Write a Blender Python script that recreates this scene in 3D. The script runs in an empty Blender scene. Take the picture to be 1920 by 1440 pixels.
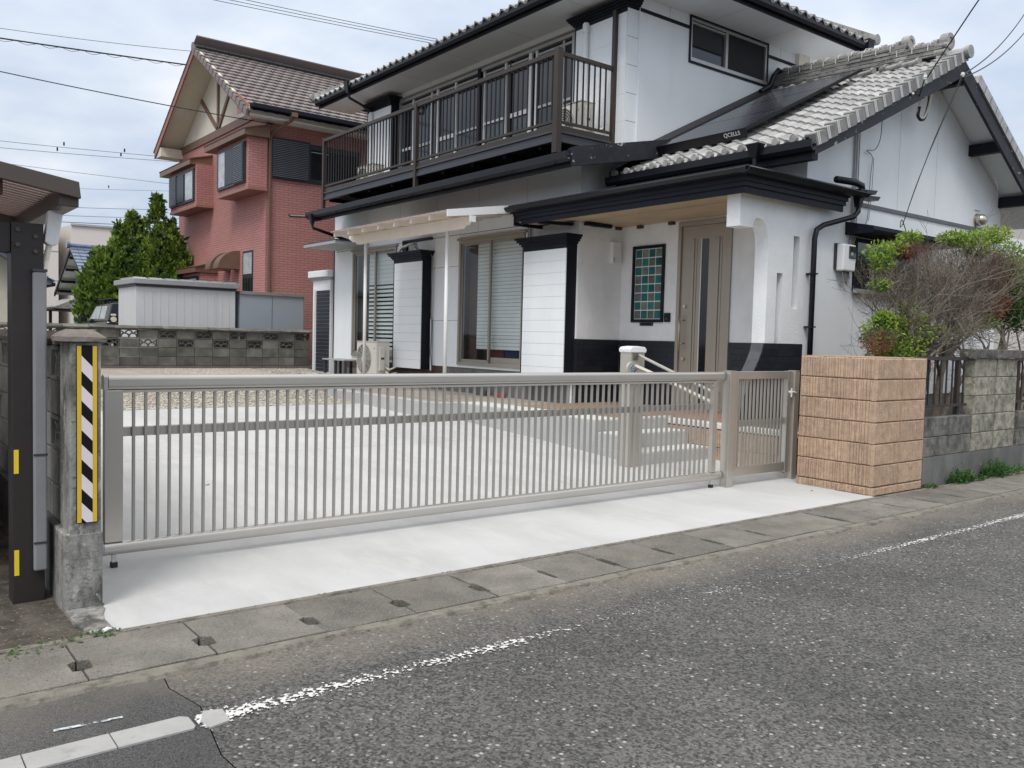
import bpy, math, random
from mathutils import Matrix, Vector, noise
R = math.radians
random.seed(7)
sc = bpy.context.scene
COL = sc.collection

# ------------------------------------------------------------------ camera
def make_camera():
    f, pitch, roll, yaw = 1609.2, 0.052181, 0.024966, 0.661045
    fw = Vector((math.sin(yaw)*math.cos(pitch), math.cos(yaw)*math.cos(pitch), -math.sin(pitch)))
    r = Vector((math.cos(yaw), -math.sin(yaw), 0)); u = r.cross(fw)
    r2 = r*math.cos(roll) + u*math.sin(roll); u2 = u*math.cos(roll) - r*math.sin(roll)
    cd = bpy.data.cameras.new('camera'); cam = bpy.data.objects.new('camera', cd); COL.objects.link(cam)
    cd.sensor_width = 36; cd.lens = f/1920*36; cd.clip_start = .05; cd.clip_end = 2000
    m = Matrix((r2, u2, -fw)).transposed().to_4x4(); m.translation = (0, 0, 1.5)
    cam.matrix_world = m; sc.camera = cam
make_camera()

# ------------------------------------------------------------------ world: overcast sky, thin clouds over a pale blue
SUN_EL, SUN_AZ = R(56), R(236)      # azimuth clockwise from +Y
w = bpy.data.worlds.new('World'); sc.world = w; w.use_nodes = True
nt = w.node_tree; N = nt.nodes; L = nt.links
bg = N['Background']
sky = N.new('ShaderNodeTexSky'); sky.sky_type = 'NISHITA'; sky.sun_disc = False
sky.sun_elevation = SUN_EL; sky.sun_rotation = SUN_AZ; sky.air_density = 1.2; sky.dust_density = 2.0
skm = N.new('ShaderNodeVectorMath'); skm.operation = 'SCALE'; skm.inputs['Scale'].default_value = .075
L.new(sky.outputs[0], skm.inputs[0])
tc = N.new('ShaderNodeTexCoord')
sep = N.new('ShaderNodeSeparateXYZ'); L.new(tc.outputs['Generated'], sep.inputs[0])
# project the direction onto a cloud layer so that the clouds flatten towards the horizon
zc = N.new('ShaderNodeMath'); zc.operation = 'ADD'; zc.inputs[1].default_value = .22
za = N.new('ShaderNodeMath'); za.operation = 'ABSOLUTE'; L.new(sep.outputs['Z'], za.inputs[0]); L.new(za.outputs[0], zc.inputs[0])
dv = N.new('ShaderNodeVectorMath'); dv.operation = 'DIVIDE'; L.new(tc.outputs['Generated'], dv.inputs[0])
cz = N.new('ShaderNodeCombineXYZ')
for i in range(3): L.new(zc.outputs[0], cz.inputs[i])
L.new(cz.outputs[0], dv.inputs[1])
nz = N.new('ShaderNodeTexNoise'); nz.inputs['Scale'].default_value = 2.1; nz.inputs['Detail'].default_value = 6; nz.inputs['Roughness'].default_value = .5
L.new(dv.outputs[0], nz.inputs['Vector'])
cr = N.new('ShaderNodeValToRGB'); cr.color_ramp.elements[0].position = .40; cr.color_ramp.elements[0].color = (.465, .535, .655, 1)
cr.color_ramp.elements[1].position = .68; cr.color_ramp.elements[1].color = (.72, .745, .80, 1)
e = cr.color_ramp.elements.new(.53); e.color = (.57, .625, .71, 1)
L.new(nz.outputs['Fac'], cr.inputs[0])
# overcast: somewhat brighter towards the zenith than at the horizon
gm = N.new('ShaderNodeMath'); gm.operation = 'MULTIPLY_ADD'; gm.inputs[1].default_value = .55; gm.inputs[2].default_value = .82
gc = N.new('ShaderNodeClamp'); L.new(sep.outputs['Z'], gc.inputs[0]); L.new(gc.outputs[0], gm.inputs[0])
sc2 = N.new('ShaderNodeVectorMath'); sc2.operation = 'SCALE'; L.new(cr.outputs[0], sc2.inputs[0]); L.new(gm.outputs[0], sc2.inputs['Scale'])
mx = N.new('ShaderNodeMix'); mx.data_type = 'RGBA'; mx.inputs[0].default_value = .88
# added: sky whitened overhead, above the view, to neutralise the bluish light
wf = N.new('ShaderNodeMapRange'); wf.inputs[1].default_value = .38; wf.inputs[2].default_value = .85; wf.inputs[3].default_value = 0; wf.inputs[4].default_value = .8; L.new(sep.outputs['Z'], wf.inputs[0])
wm_ = N.new('ShaderNodeMix'); wm_.data_type = 'RGBA'; L.new(wf.outputs[0], wm_.inputs[0]); L.new(sc2.outputs[0], wm_.inputs[6]); wm_.inputs[7].default_value = (1.12, 1.06, 1.0, 1)
L.new(skm.outputs[0], mx.inputs[6]); L.new(wm_.outputs[2], mx.inputs[7]); L.new(mx.outputs[2], bg.inputs['Color'])
bg.inputs['Strength'].default_value = 1.0

sd = bpy.data.lights.new('sun', 'SUN'); sd.energy = 1.5; sd.angle = R(22); sd.color = (1, .97, .92)
so = bpy.data.objects.new('sun', sd); COL.objects.link(so)
dirv = Vector((math.sin(SUN_AZ)*math.cos(SUN_EL), math.cos(SUN_AZ)*math.cos(SUN_EL), math.sin(SUN_EL)))
so.rotation_euler = dirv.to_track_quat('Z', 'Y').to_euler(); so.location = (0, 0, 30)
sc.view_settings.view_transform = 'Standard'; sc.view_settings.look = 'None'
sc.view_settings.exposure = .56; sc.view_settings.gamma = 1; sc.view_settings.use_curve_mapping = False

# ------------------------------------------------------------------ geometry collector
class G:
    def __init__(s): s.v = []; s.f = []
    def add(s, vs, fs):
        o = len(s.v); s.v += [tuple(p) for p in vs]; s.f += [tuple(i+o for i in q) for q in fs]; return s
    def box(s, x0, x1, y0, y1, z0, z1):
        if x0 > x1: x0, x1 = x1, x0
        if y0 > y1: y0, y1 = y1, y0
        if z0 > z1: z0, z1 = z1, z0
        return s.add([(x0,y0,z0),(x1,y0,z0),(x1,y1,z0),(x0,y1,z0),(x0,y0,z1),(x1,y0,z1),(x1,y1,z1),(x0,y1,z1)],
                     [(3,2,1,0),(4,5,6,7),(0,1,5,4),(1,2,6,5),(2,3,7,6),(3,0,4,7)])
    def prism(s, poly, axis, a0, a1):
        """poly: 2-D points; axis 'x' -> (y,z), 'y' -> (x,z), 'z' -> (x,y)"""
        if a0 > a1: a0, a1 = a1, a0
        def P(p, a): return {'x': (a, p[0], p[1]), 'y': (p[0], a, p[1]), 'z': (p[0], p[1], a)}[axis]
        ar = sum(poly[i][0]*poly[(i+1) % len(poly)][1]-poly[(i+1) % len(poly)][0]*poly[i][1] for i in range(len(poly)))
        if (ar < 0) != (axis == 'y'): poly = poly[::-1]
        n = len(poly)
        return s.add([P(p, a0) for p in poly]+[P(p, a1) for p in poly],
                     [tuple(range(n))[::-1], tuple(range(n, 2*n))]+[(i, (i+1) % n, n+(i+1) % n, n+i) for i in range(n)])
    def tube(s, pts, r, n=8, cap=True):
        pts = [Vector(p) for p in pts]; rr = r if isinstance(r, (list, tuple)) else [r]*len(pts)
        up = Vector((0, 0, 1)); d0 = (pts[1]-pts[0]).normalized()
        if abs(d0.z) > .95: up = Vector((0, 1, 0))
        vs = []
        for i, p in enumerate(pts):
            a = pts[max(i-1, 0)]; b = pts[min(i+1, len(pts)-1)]; d = (b-a)
            if d.length < 1e-9: d = d0
            d.normalize(); e1 = up.cross(d)
            if e1.length < 1e-3: e1 = Vector((1, 0, 0)).cross(d)
            e1.normalize(); e2 = d.cross(e1)
            for k in range(n):
                t = 2*math.pi*k/n; vs.append(p+(e1*math.cos(t)+e2*math.sin(t))*rr[i])
        fs = [(i*n+k, i*n+(k+1) % n, (i+1)*n+(k+1) % n, (i+1)*n+k) for i in range(len(pts)-1) for k in range(n)]
        if cap: fs += [tuple(range(n))[::-1], tuple((len(pts)-1)*n+k for k in range(n))]
        return s.add(vs, fs)
    def disc(s, c, axis, r, a0, a1, n=20, a=0., b=2*math.pi):
        full = abs(b-a-2*math.pi) < 1e-6
        pts = [(math.cos(a+(b-a)*k/(n if full else n-1))*r, math.sin(a+(b-a)*k/(n if full else n-1))*r) for k in range(n)]
        cc = {'x': (c[1], c[2]), 'y': (c[0], c[2]), 'z': (c[0], c[1])}[axis]
        return s.prism([(cc[0]+p[0], cc[1]+p[1]) for p in pts], axis, a0, a1)
    def ring(s, c, axis, r0, r1, a0, a1, n=20, a=0., b=2*math.pi):
        cc = {'x': (c[1], c[2]), 'y': (c[0], c[2]), 'z': (c[0], c[1])}[axis]
        def P(u, v, t): return {'x': (t, u, v), 'y': (u, t, v), 'z': (u, v, t)}[axis]
        vs = []
        for k in range(n+1):
            t = a+(b-a)*k/n
            for rr, q in ((r0, a0), (r1, a0), (r1, a1), (r0, a1)):
                vs.append(P(cc[0]+math.cos(t)*rr, cc[1]+math.sin(t)*rr, q))
        fs = [(k*4+j, (k+1)*4+j, (k+1)*4+(j+1) % 4, k*4+(j+1) % 4) for k in range(n) for j in range(4)]
        if abs(b-a-2*math.pi) > 1e-6: fs += [(0, 1, 2, 3), (n*4+3, n*4+2, n*4+1, n*4)]
        return s.add(vs, fs)

def mesh(g, name, mat, smooth=False):
    me = bpy.data.meshes.new(name); me.from_pydata(g.v, [], g.f); me.materials.append(mat)
    if smooth:
        me.polygons.foreach_set('use_smooth', [True]*len(me.polygons))
    me.update(); return me

def fixn(me):
    import bmesh
    bm = bmesh.new(); bm.from_mesh(me); bmesh.ops.recalc_face_normals(bm, faces=bm.faces); bm.to_mesh(me); bm.free()

def build(g, name, mat, parent=None, smooth=False, bevel=0, kind=None, label=None, cat=None, group=None, autosmooth=None):
    me = g if isinstance(g, bpy.types.Mesh) else mesh(g, name, mat, smooth)
    o = bpy.data.objects.new(name, me); COL.objects.link(o)
    if parent is not None:
        o.parent = parent; o.matrix_parent_inverse = WM[parent.name].inverted(); WM[o.name] = Matrix.Identity(4)
    else: WM[o.name] = Matrix.Identity(4)
    if bevel:
        b = o.modifiers.new('bevel', 'BEVEL'); b.width = bevel; b.segments = 2; b.limit_method = 'ANGLE'; b.angle_limit = R(40)
    if kind: o['kind'] = kind
    if label: o['label'] = label
    if cat: o['category'] = cat
    if group: o['group'] = group
    return o
WM = {}
def thing(name, label, cat, loc=(0, 0, 0), group=None, kind=None):
    o = bpy.data.objects.new(name, None); COL.objects.link(o); o.location = loc; o.empty_display_size = .2
    WM[o.name] = Matrix.Translation(loc)
    if label: o['label'] = label
    if cat: o['category'] = cat
    if group: o['group'] = group
    if kind: o['kind'] = kind
    return o
def piece(me, name, mw, parent, **kw):
    """a piece that shares its mesh: mw is its world matrix"""
    o = bpy.data.objects.new(name, me); COL.objects.link(o)
    o.parent = parent; o.matrix_parent_inverse = WM[parent.name].inverted(); o.matrix_basis = mw
    WM[o.name] = mw
    for k, v in kw.items(): o[k] = v
    return o
def TM(x, y, z): return Matrix.Translation((x, y, z))
def copy_tree(o, loc, **props):
    """copy of a thing built in local coordinates, with its parts and their sub-parts"""
    c = o.copy(); COL.objects.link(c); c.location = loc
    for k, v in props.items(): c[k] = v
    def rec(a, b):
        for ch in [q for q in list(COL.objects) if q.parent == a]:
            d = ch.copy(); COL.objects.link(d); d.parent = b; rec(ch, d)
    rec(o, c); return c

# ------------------------------------------------------------------ materials
def _n(nt, t, **kw):
    n = nt.nodes.new(t)
    for k, v in kw.items(): n.inputs[k].default_value = v
    return n
def mixc(nt, fac, a, b, blend='MIX'):
    m = nt.nodes.new('ShaderNodeMix'); m.data_type = 'RGBA'; m.blend_type = blend
    for s_, v in ((0, fac), (6, a), (7, b)):
        if hasattr(v, 'is_output'): nt.links.new(v, m.inputs[s_])
        elif s_ == 0: m.inputs[0].default_value = v
        else: m.inputs[s_].default_value = (*v, 1) if len(v) == 3 else v
    return m.outputs[2]
def ramp(nt, src, p0, p1, c0=(0, 0, 0, 1), c1=(1, 1, 1, 1)):
    r = nt.nodes.new('ShaderNodeValToRGB'); nt.links.new(src, r.inputs[0])
    r.color_ramp.elements[0].position = p0; r.color_ramp.elements[1].position = p1
    r.color_ramp.elements[0].color = c0; r.color_ramp.elements[1].color = c1
    return r.outputs[0]
def noi(nt, co, scale, detail=4, rough=.55, stretch=None):
    n = _n(nt, 'ShaderNodeTexNoise', Scale=scale, Detail=detail, Roughness=rough)
    if stretch:
        mp = nt.nodes.new('ShaderNodeMapping'); mp.inputs['Scale'].default_value = stretch
        nt.links.new(co, mp.inputs[0]); nt.links.new(mp.outputs[0], n.inputs['Vector'])
    else: nt.links.new(co, n.inputs['Vector'])
    return n.outputs['Fac']
def newmat(name):
    m = bpy.data.materials.new(name); m.use_nodes = True; nt = m.node_tree
    return m, nt, nt.nodes['Principled BSDF'], nt.nodes.new('ShaderNodeTexCoord')
def M(name, col, rough=.6, metal=0, var=.12, vs=3., rnd=0., bump=0., bs=80., stains=(), spec=None, coat=0, hue=None):
    """stains: list of (colour, noise scale, ramp low, ramp high, amount, stretch)"""
    m, nt, b, tc = newmat(name); co = tc.outputs['Object']; lk = nt.links
    c = nt.nodes.new('ShaderNodeRGB'); c.outputs[0].default_value = (*col, 1); out = c.outputs[0]
    if rnd:
        oi = nt.nodes.new('ShaderNodeObjectInfo')
        v = nt.nodes.new('ShaderNodeMapRange'); lk.new(oi.outputs['Random'], v.inputs[0]); v.inputs[3].default_value = 1-rnd; v.inputs[4].default_value = 1+rnd
        h = nt.nodes.new('ShaderNodeHueSaturation'); lk.new(v.outputs[0], h.inputs['Value']); lk.new(out, h.inputs['Color']); out = h.outputs[0]
        ad = nt.nodes.new('ShaderNodeVectorMath'); ad.operation = 'MULTIPLY_ADD'; lk.new(oi.outputs['Random'], ad.inputs[0]); ad.inputs[1].default_value = (37, 53, 29); lk.new(co, ad.inputs[2]); co = ad.outputs[0]
    if var:
        n1 = noi(nt, co, vs, 5, .6)
        mr = nt.nodes.new('ShaderNodeMapRange'); lk.new(n1, mr.inputs[0]); mr.inputs[1].default_value = .3; mr.inputs[2].default_value = .7
        mr.inputs[3].default_value = 1-var; mr.inputs[4].default_value = 1+var
        h = nt.nodes.new('ShaderNodeHueSaturation'); lk.new(mr.outputs[0], h.inputs['Value']); lk.new(out, h.inputs['Color']); out = h.outputs[0]
    for (sc_, s_, lo, hi, am, st) in stains:
        f = ramp(nt, noi(nt, co, s_, 6, .65, st), lo, hi)
        mu = nt.nodes.new('ShaderNodeMath'); mu.operation = 'MULTIPLY'; lk.new(f, mu.inputs[0]); mu.inputs[1].default_value = am
        out = mixc(nt, mu.outputs[0], out, sc_)
    lk.new(out, b.inputs['Base Color']); b.inputs['Roughness'].default_value = rough; b.inputs['Metallic'].default_value = metal
    if spec is not None: b.inputs['Specular IOR Level'].default_value = spec
    if coat: b.inputs['Coat Weight'].default_value = coat
    if bump:
        bn = _n(nt, 'ShaderNodeBump', Strength=min(1, bump), Distance=.004 if bump <= 1 else .004*bump)
        lk.new(noi(nt, co, bs, 5, .6), bn.inputs['Height']); lk.new(bn.outputs[0], b.inputs['Normal'])
    return m

def grime(dark=(.06,.06,.05)): return [(dark, 1.6, .45, .75, .6, (1, 1, .35)), (dark, 7, .5, .8, .45, None)]
m_gate = M('champagne_aluminium', (.50,.48,.445), .26, .65, .03, 2, bump=.05, bs=300)
m_bar = M('champagne_bar', (.36,.345,.315), .42, .45, .03, 2)
m_gate2 = M('champagne_aluminium_satin', (.48,.45,.405), .40, .45, .03, 2)
m_rubber = M('black_rubber', (.015,.015,.015), .7, var=0)
m_clear = M('clear_plastic_leg', (.55,.57,.57), .25, .2, 0)
m_white = M('white_siding_paint', (.79,.82,.84), .55, 0, .035, .8, bump=.25, bs=90, stains=[((.50,.53,.55), 1.1, .5, .85, .35, (1,1,.25))])
m_stucco = M('rough_white_stucco', (.78,.80,.81), .8, 0, .05, 3, bump=1.6, bs=42, stains=[((.45,.47,.47), 1.5, .55, .9, .4, (1,1,.3))])
m_soff = M('white_soffit_board', (.76,.78,.79), .7, 0, .04, 1)
m_black = M('black_painted_trim', (.008,.010,.017), .5, 0, .2, 4, spec=.22)
m_blackworn = M('worn_black_barge_paint', (.022,.024,.030), .55, 0, .25, 5, spec=.25, stains=[((.40,.41,.41), 8, .635, .66, .85, (1,1,1.8))], bump=.5, bs=40)
m_gutter = M('black_gutter_plastic', (.010,.011,.016), .3, 0, .1, 2, spec=.3)
m_dkroof = M('dark_metal_roof', (.016,.018,.024), .45, 0, .15, 2)
m_darktile = M('black_brick_tile', (.012,.014,.022), .45, 0, .25, 12, rnd=.25, bump=.6, bs=70)
m_bronze = M('dark_bronze_aluminium', (.045,.034,.028), .42, .1, .05, 2, spec=.35)
m_bronzedk = M('black_bronze_baluster', (.016,.012,.011), .45, 0, .05, 2, spec=.3)
m_alu = M('silver_window_frame', (.46,.46,.45), .4, .5, .04, 2)
m_beigealu = M('beige_window_frame', (.30,.275,.24), .45, .3, .05, 2)
m_cream = M('cream_terrace_paint', (.78,.72,.63), .5, 0, .05, 3, stains=[((.45,.38,.30), 6, .62, .85, .4, None)])
m_wood_soff = M('tan_wood_soffit', (.44,.34,.22), .5, 0, .12, 2, stains=[((.25,.15,.07), 3, .45, .8, .4, (1,.1,1))])
m_door = M('champagne_door', (.36,.32,.27), .42, .35, .03, 2)
m_doordark = M('door_dark_glass', (.012,.014,.017), .08, 0, 0)
m_brass = M('satin_metal', (.55,.52,.46), .3, .9, 0)
m_ac = M('ivory_appliance_plastic', (.62,.60,.54), .45, 0, .05, 3, stains=[((.35,.33,.28), 5, .6, .85, .4, None)])
m_acdark = M('appliance_grille_shadow', (.07,.068,.06), .6, var=0)
m_white2 = M('white_plastic', (.75,.76,.76), .4, 0, .03, 2)
m_grey = M('grey_plastic', (.33,.345,.36), .5, 0, .04, 2)
m_louvre = M('louvre_slat_paint', (.14,.155,.18), .4, var=.1)
m_dkgrey = M('dark_grey_plastic', (.04,.042,.05), .45, var=.1)
m_kawara = M('silver_grey_roof_tile', (.36,.36,.355), .42, .1, .14, 6, rnd=.20, stains=[((.12,.12,.11), 9, .50, .72, .7, None), ((.52,.44,.28), 4, .62, .82, .35, None)], bump=.3, bs=60)
m_verge = M('grey_verge_tile', (.20,.198,.19), .5, .05, .2, 8, rnd=.15, stains=[((.12,.12,.11), 7, .5, .7, .6, None)])
m_kawara2 = M('grey_ridge_tile', (.29,.285,.27), .5, .1, .2, 8, rnd=.25, stains=[((.05,.05,.045), 7, .5, .7, .7, None)], bump=.4, bs=60)
m_under = M('dark_roof_underlay', (.018,.018,.02), .8, var=.1)
m_wire = M('white_tie_wire', (.7,.7,.68), .5, var=0)
m_cable = M('black_cable', (.02,.02,.022), .6, var=0)
m_cablegrey = M('grey_cable', (.18,.185,.19), .6, var=0)
m_solar = M('solar_cell_glass', (.010,.012,.020), .14, 0, .1, 8, spec=.24)
m_solarf = M('black_solar_frame', (.010,.010,.012), .35, .3, 0)
m_soline = M('silver_cell_busbar', (.34,.35,.37), .3, .5, 0)
m_split = M('split_face_block', (.45,.32,.225), .85, 0, .2, 14, rnd=.09, bump=2.2, bs=75, stains=[((.66,.54,.43), 70, .57, .66, .75, None), ((.20,.13,.085), 60, .57, .67, .7, None), ((.30,.20,.14), 3, .5, .8, .4, None)])
m_mortar = M('brown_mortar', (.22,.13,.085), .9, bump=.6, bs=80)
m_block = M('weathered_concrete_block', (.14,.137,.12), .9, 0, .25, 4, rnd=.34, bump=1.2, bs=60, stains=[((.035,.035,.03), 2.4, .42, .68, .75, None), ((.26,.25,.21), 5, .60, .78, .5, None), ((.05,.065,.03), 3.4, .58, .78, .4, None)])
m_blockmid = M('grey_boundary_block', (.33,.325,.285), .9, 0, .22, 5, rnd=.2, bump=1.2, bs=60, stains=[((.07,.07,.06), 3, .48, .72, .7, (1,1,.5)), ((.33,.32,.28), 6, .6, .78, .5, None)])
m_blocklight = M('pale_mossy_concrete_block', (.34,.325,.26), .9, 0, .2, 6, rnd=.14, bump=1.6, bs=60, stains=[((.06,.06,.048), 11, .44, .68, .85, None), ((.05,.05,.04), 2.6, .52, .72, .65, None), ((.04,.04,.03), 40, .57, .66, .6, None)])
m_blockdark = M('dark_stained_concrete_block', (.19,.185,.165), .9, 0, .2, 6, rnd=.2, bump=1.2, bs=60, stains=[((.03,.03,.026), 6.5, .40, .66, .85, None), ((.03,.03,.025), 30, .52, .66, .6, None), ((.34,.33,.28), 9, .60, .70, .6, None)])
m_oldconc = M('old_stained_concrete', (.27,.265,.25), .92, 0, .2, 4, bump=1.5, bs=55, stains=[((.05,.05,.045), 5, .46, .60, .88, (1,1,.45)), ((.42,.41,.39), 16, .57, .64, .8, (1,1,.6)), ((.06,.06,.055), 34, .56, .66, .7, None)])
m_cap = M('rough_capstone', (.20,.175,.155), .9, 0, .25, 8, bump=2.2, bs=40, stains=[((.07,.075,.05), 6, .5, .7, .6, None)])
m_foot = M('concrete_footing', (.15,.152,.145), .9, 0, .18, 4, bump=.8, bs=60, stains=[((.05,.055,.045), 2.5, .45, .7, .6, (1,1,.4))])
m_conc = M('new_pale_concrete', (.50,.508,.506), .75, 0, .06, 1.1, bump=1.0, bs=110, stains=[((.36,.36,.355), 1.6, .42, .72, .55, (1,.35,1)), ((.55,.55,.54), 5, .50, .68, .6, (1,.3,1)), ((.36,.36,.35), 34, .72, .76, .35, None)])
m_concstep = M('cast_concrete_step', (.42,.43,.42), .85, 0, .08, 3, bump=.6, bs=90, stains=[((.30,.31,.30), 2.5, .5, .8, .5, None)])
m_conctop = M('pale_cement_edge', (.62,.61,.58), .85, 0, .07, 4, bump=.5, bs=90)
m_tilefl = M('terracotta_porch_tile', (.33,.20,.12), .6, 0, .12, 5, rnd=.08, stains=[((.45,.36,.27), 3, .5, .8, .5, None)])
m_lid = M('weathered_gutter_lid', (.185,.175,.155), .95, 0, .25, 4, rnd=.20, bump=2.6, bs=85, stains=[((.075,.072,.065), 3.2, .44, .70, .55, None), ((.36,.34,.30), 95, .54, .64, .55, None), ((.04,.038,.034), 75, .56, .66, .65, None), ((.22,.20,.15), 2.5, .5, .75, .5, None), ((.09,.11,.05), 2.0, .60, .80, .3, None)])
m_strip = M('sandy_mortar_strip', (.20,.185,.155), .95, 0, .2, 7, bump=2.2, bs=45, stains=[((.09,.085,.075), 11, .50, .62, .8, None)])
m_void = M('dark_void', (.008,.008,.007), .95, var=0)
m_redside = None
m_kickplate = M('brown_wood_base', (.07,.04,.028), .7, var=.2, vs=8)
m_rbrown = M('redbrown_trim_paint', (.29,.135,.105), .55, var=.08)
m_bayroof = M('brown_bay_roof', (.16,.09,.06), .5, var=.1)
m_plaster = M('cream_gable_plaster', (.66,.62,.53), .8, var=.05)
m_shut = M('navy_louvre_shutter', (.022,.026,.036), .45, var=.1)
m_redtile = M('mauve_flat_roof_tile', (.20,.172,.168), .6, 0, .12, 5, rnd=.14, stains=[((.10,.085,.08), 5, .52, .75, .55, None)])
m_bluetile = M('blue_grey_glazed_tile', (.14,.18,.26), .22, .1, .2, 5, rnd=.2)
m_shed = M('pale_sheet_metal', (.60,.61,.62), .5, .1, .03, 1, stains=[((.42,.42,.42), 2, .5, .8, .45, (3,3,.15))])
m_shed2 = M('blue_grey_sheet_metal', (.33,.37,.41), .5, .1, .03, 1)
m_shedroof = M('galvanised_edge', (.42,.43,.45), .35, .6, .05, 2)
m_bigw = M('far_beige_facade', (.60,.56,.53), .8, var=.03, vs=.3)
m_smallw = M('cream_yellow_facade', (.55,.54,.44), .8, var=.05)
m_post = M('dark_brown_steel_post', (.026,.020,.019), .5, .1, .12, 6)
m_cpbeam = M('taupe_carport_beam', (.085,.068,.058), .45, .2, .06, 3)
m_pad = M('grey_foam_pad', (.23,.235,.25), .85, 0, .06, 6, bump=.5, bs=100)
m_yel = M('yellow_reflective_tape', (.82,.62,.02), .4, var=.04)
m_panyel = M('yellow_panel_border', (.62,.42,.03), .5, var=.06)
m_panblk = M('black_stripe', (.008,.007,.010), .6, var=.1, spec=.15)
m_panwht = M('pinkish_white_stripe', (.70,.63,.66), .5, var=.04)
m_bark = M('grey_brown_bark', (.17,.145,.115), .9, 0, .3, 20, bump=1.5, bs=60)
m_twig = M('dry_grey_twig', (.19,.16,.13), .9, 0, .3, 3)
m_twig2 = M('red_brown_dry_twig', (.13,.06,.045), .9, 0, .3, 3)
m_iron = M('brown_painted_iron', (.035,.026,.022), .55, var=.2, vs=12)
def sheetmat():
    m, nt, b, tc = newmat('hazy_polycarbonate'); b.inputs['Base Color'].default_value = (.55, .50, .48, 1); b.inputs['Roughness'].default_value = .3
    t = nt.nodes.new('ShaderNodeBsdfTranslucent'); t.inputs[0].default_value = (.62, .56, .54, 1); ms = nt.nodes.new('ShaderNodeMixShader'); ms.inputs[0].default_value = .7
    nt.links.new(b.outputs[0], ms.inputs[1]); nt.links.new(t.outputs[0], ms.inputs[2]); nt.links.new(ms.outputs[0], nt.nodes['Material Output'].inputs['Surface']); return m
m_carport_sheet = sheetmat()
m_soil = M('brown_bare_soil', (.115,.095,.07), .95, 0, .3, 6, bump=2, bs=30, stains=[((.06,.08,.03), 3, .55, .75, .5, None), ((.30,.28,.25), 60, .66, .72, .6, None)])
m_dirtyconc = M('dirty_concrete_ground', (.10,.088,.07), .95, 0, .3, 5, bump=2.5, bs=45, stains=[((.035,.03,.024), 3.5, .42, .60, .8, None), ((.20,.165,.13), 6, .55, .70, .7, None), ((.34,.30,.25), 55, .60, .66, .7, None), ((.02,.018,.014), 48, .58, .66, .6, None), ((.05,.075,.02), 3, .62, .8, .5, None)])
m_yard = M('pale_worn_yard', (.33,.29,.25), .95, 0, .15, 2, bump=1, bs=40, stains=[((.5,.46,.40), 1.3, .5, .7, .6, None)])
m_stone = M('pale_gravel_stone', (.42,.39,.34), .85, 0, .35, 25)
m_car = M('dark_navy_car_paint', (.010,.013,.025), .25, 0, 0, coat=.5)
m_tyre = M('tyre_rubber', (.015,.015,.015), .8, var=0)
m_blind = M('white_blind_fabric', (.78,.80,.80), .8, var=.04)
m_tarp = M('silver_tarpaulin', (.22,.23,.24), .4, .2, .3, 8, bump=2, bs=10)

def leafmat(name, c1, c2, rough=.5, sc_=1.4, trans=.25):
    m, nt, b, tc = newmat(name); co = tc.outputs['Object']
    f = ramp(nt, noi(nt, co, sc_, 3), .38, .62); o = mixc(nt, f, c1, c2)
    f2 = noi(nt, co, 23, 2); h = nt.nodes.new('ShaderNodeHueSaturation')
    mr = nt.nodes.new('ShaderNodeMapRange'); nt.links.new(f2, mr.inputs[0]); mr.inputs[1].default_value = .3; mr.inputs[2].default_value = .7; mr.inputs[3].default_value = .6; mr.inputs[4].default_value = 1.4
    nt.links.new(mr.outputs[0], h.inputs['Value']); nt.links.new(o, h.inputs['Color'])
    nt.links.new(h.outputs[0], b.inputs['Base Color']); b.inputs['Roughness'].default_value = rough
    tr = nt.nodes.new('ShaderNodeBsdfTranslucent'); nt.links.new(h.outputs[0], tr.inputs['Color'])
    ms = nt.nodes.new('ShaderNodeMixShader'); ms.inputs[0].default_value = trans
    nt.links.new(b.outputs[0], ms.inputs[1]); nt.links.new(tr.outputs[0], ms.inputs[2])
    nt.links.new(ms.outputs[0], nt.nodes['Material Output'].inputs['Surface']); return m
m_conifer = leafmat('juniper_foliage', (.085,.15,.025), (.17,.26,.045))
m_conifer_tip = leafmat('bright_juniper_tips', (.24,.36,.05), (.33,.45,.08))
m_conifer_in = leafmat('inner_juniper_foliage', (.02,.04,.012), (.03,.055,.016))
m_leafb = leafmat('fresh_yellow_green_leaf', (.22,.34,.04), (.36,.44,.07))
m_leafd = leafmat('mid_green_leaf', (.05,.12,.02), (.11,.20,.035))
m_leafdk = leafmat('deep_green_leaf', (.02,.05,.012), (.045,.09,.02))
m_leafr = leafmat('rusty_dead_leaf', (.26,.085,.03), (.14,.055,.03))
m_weed = leafmat('weed_leaf', (.05,.14,.025), (.10,.22,.05))

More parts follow.
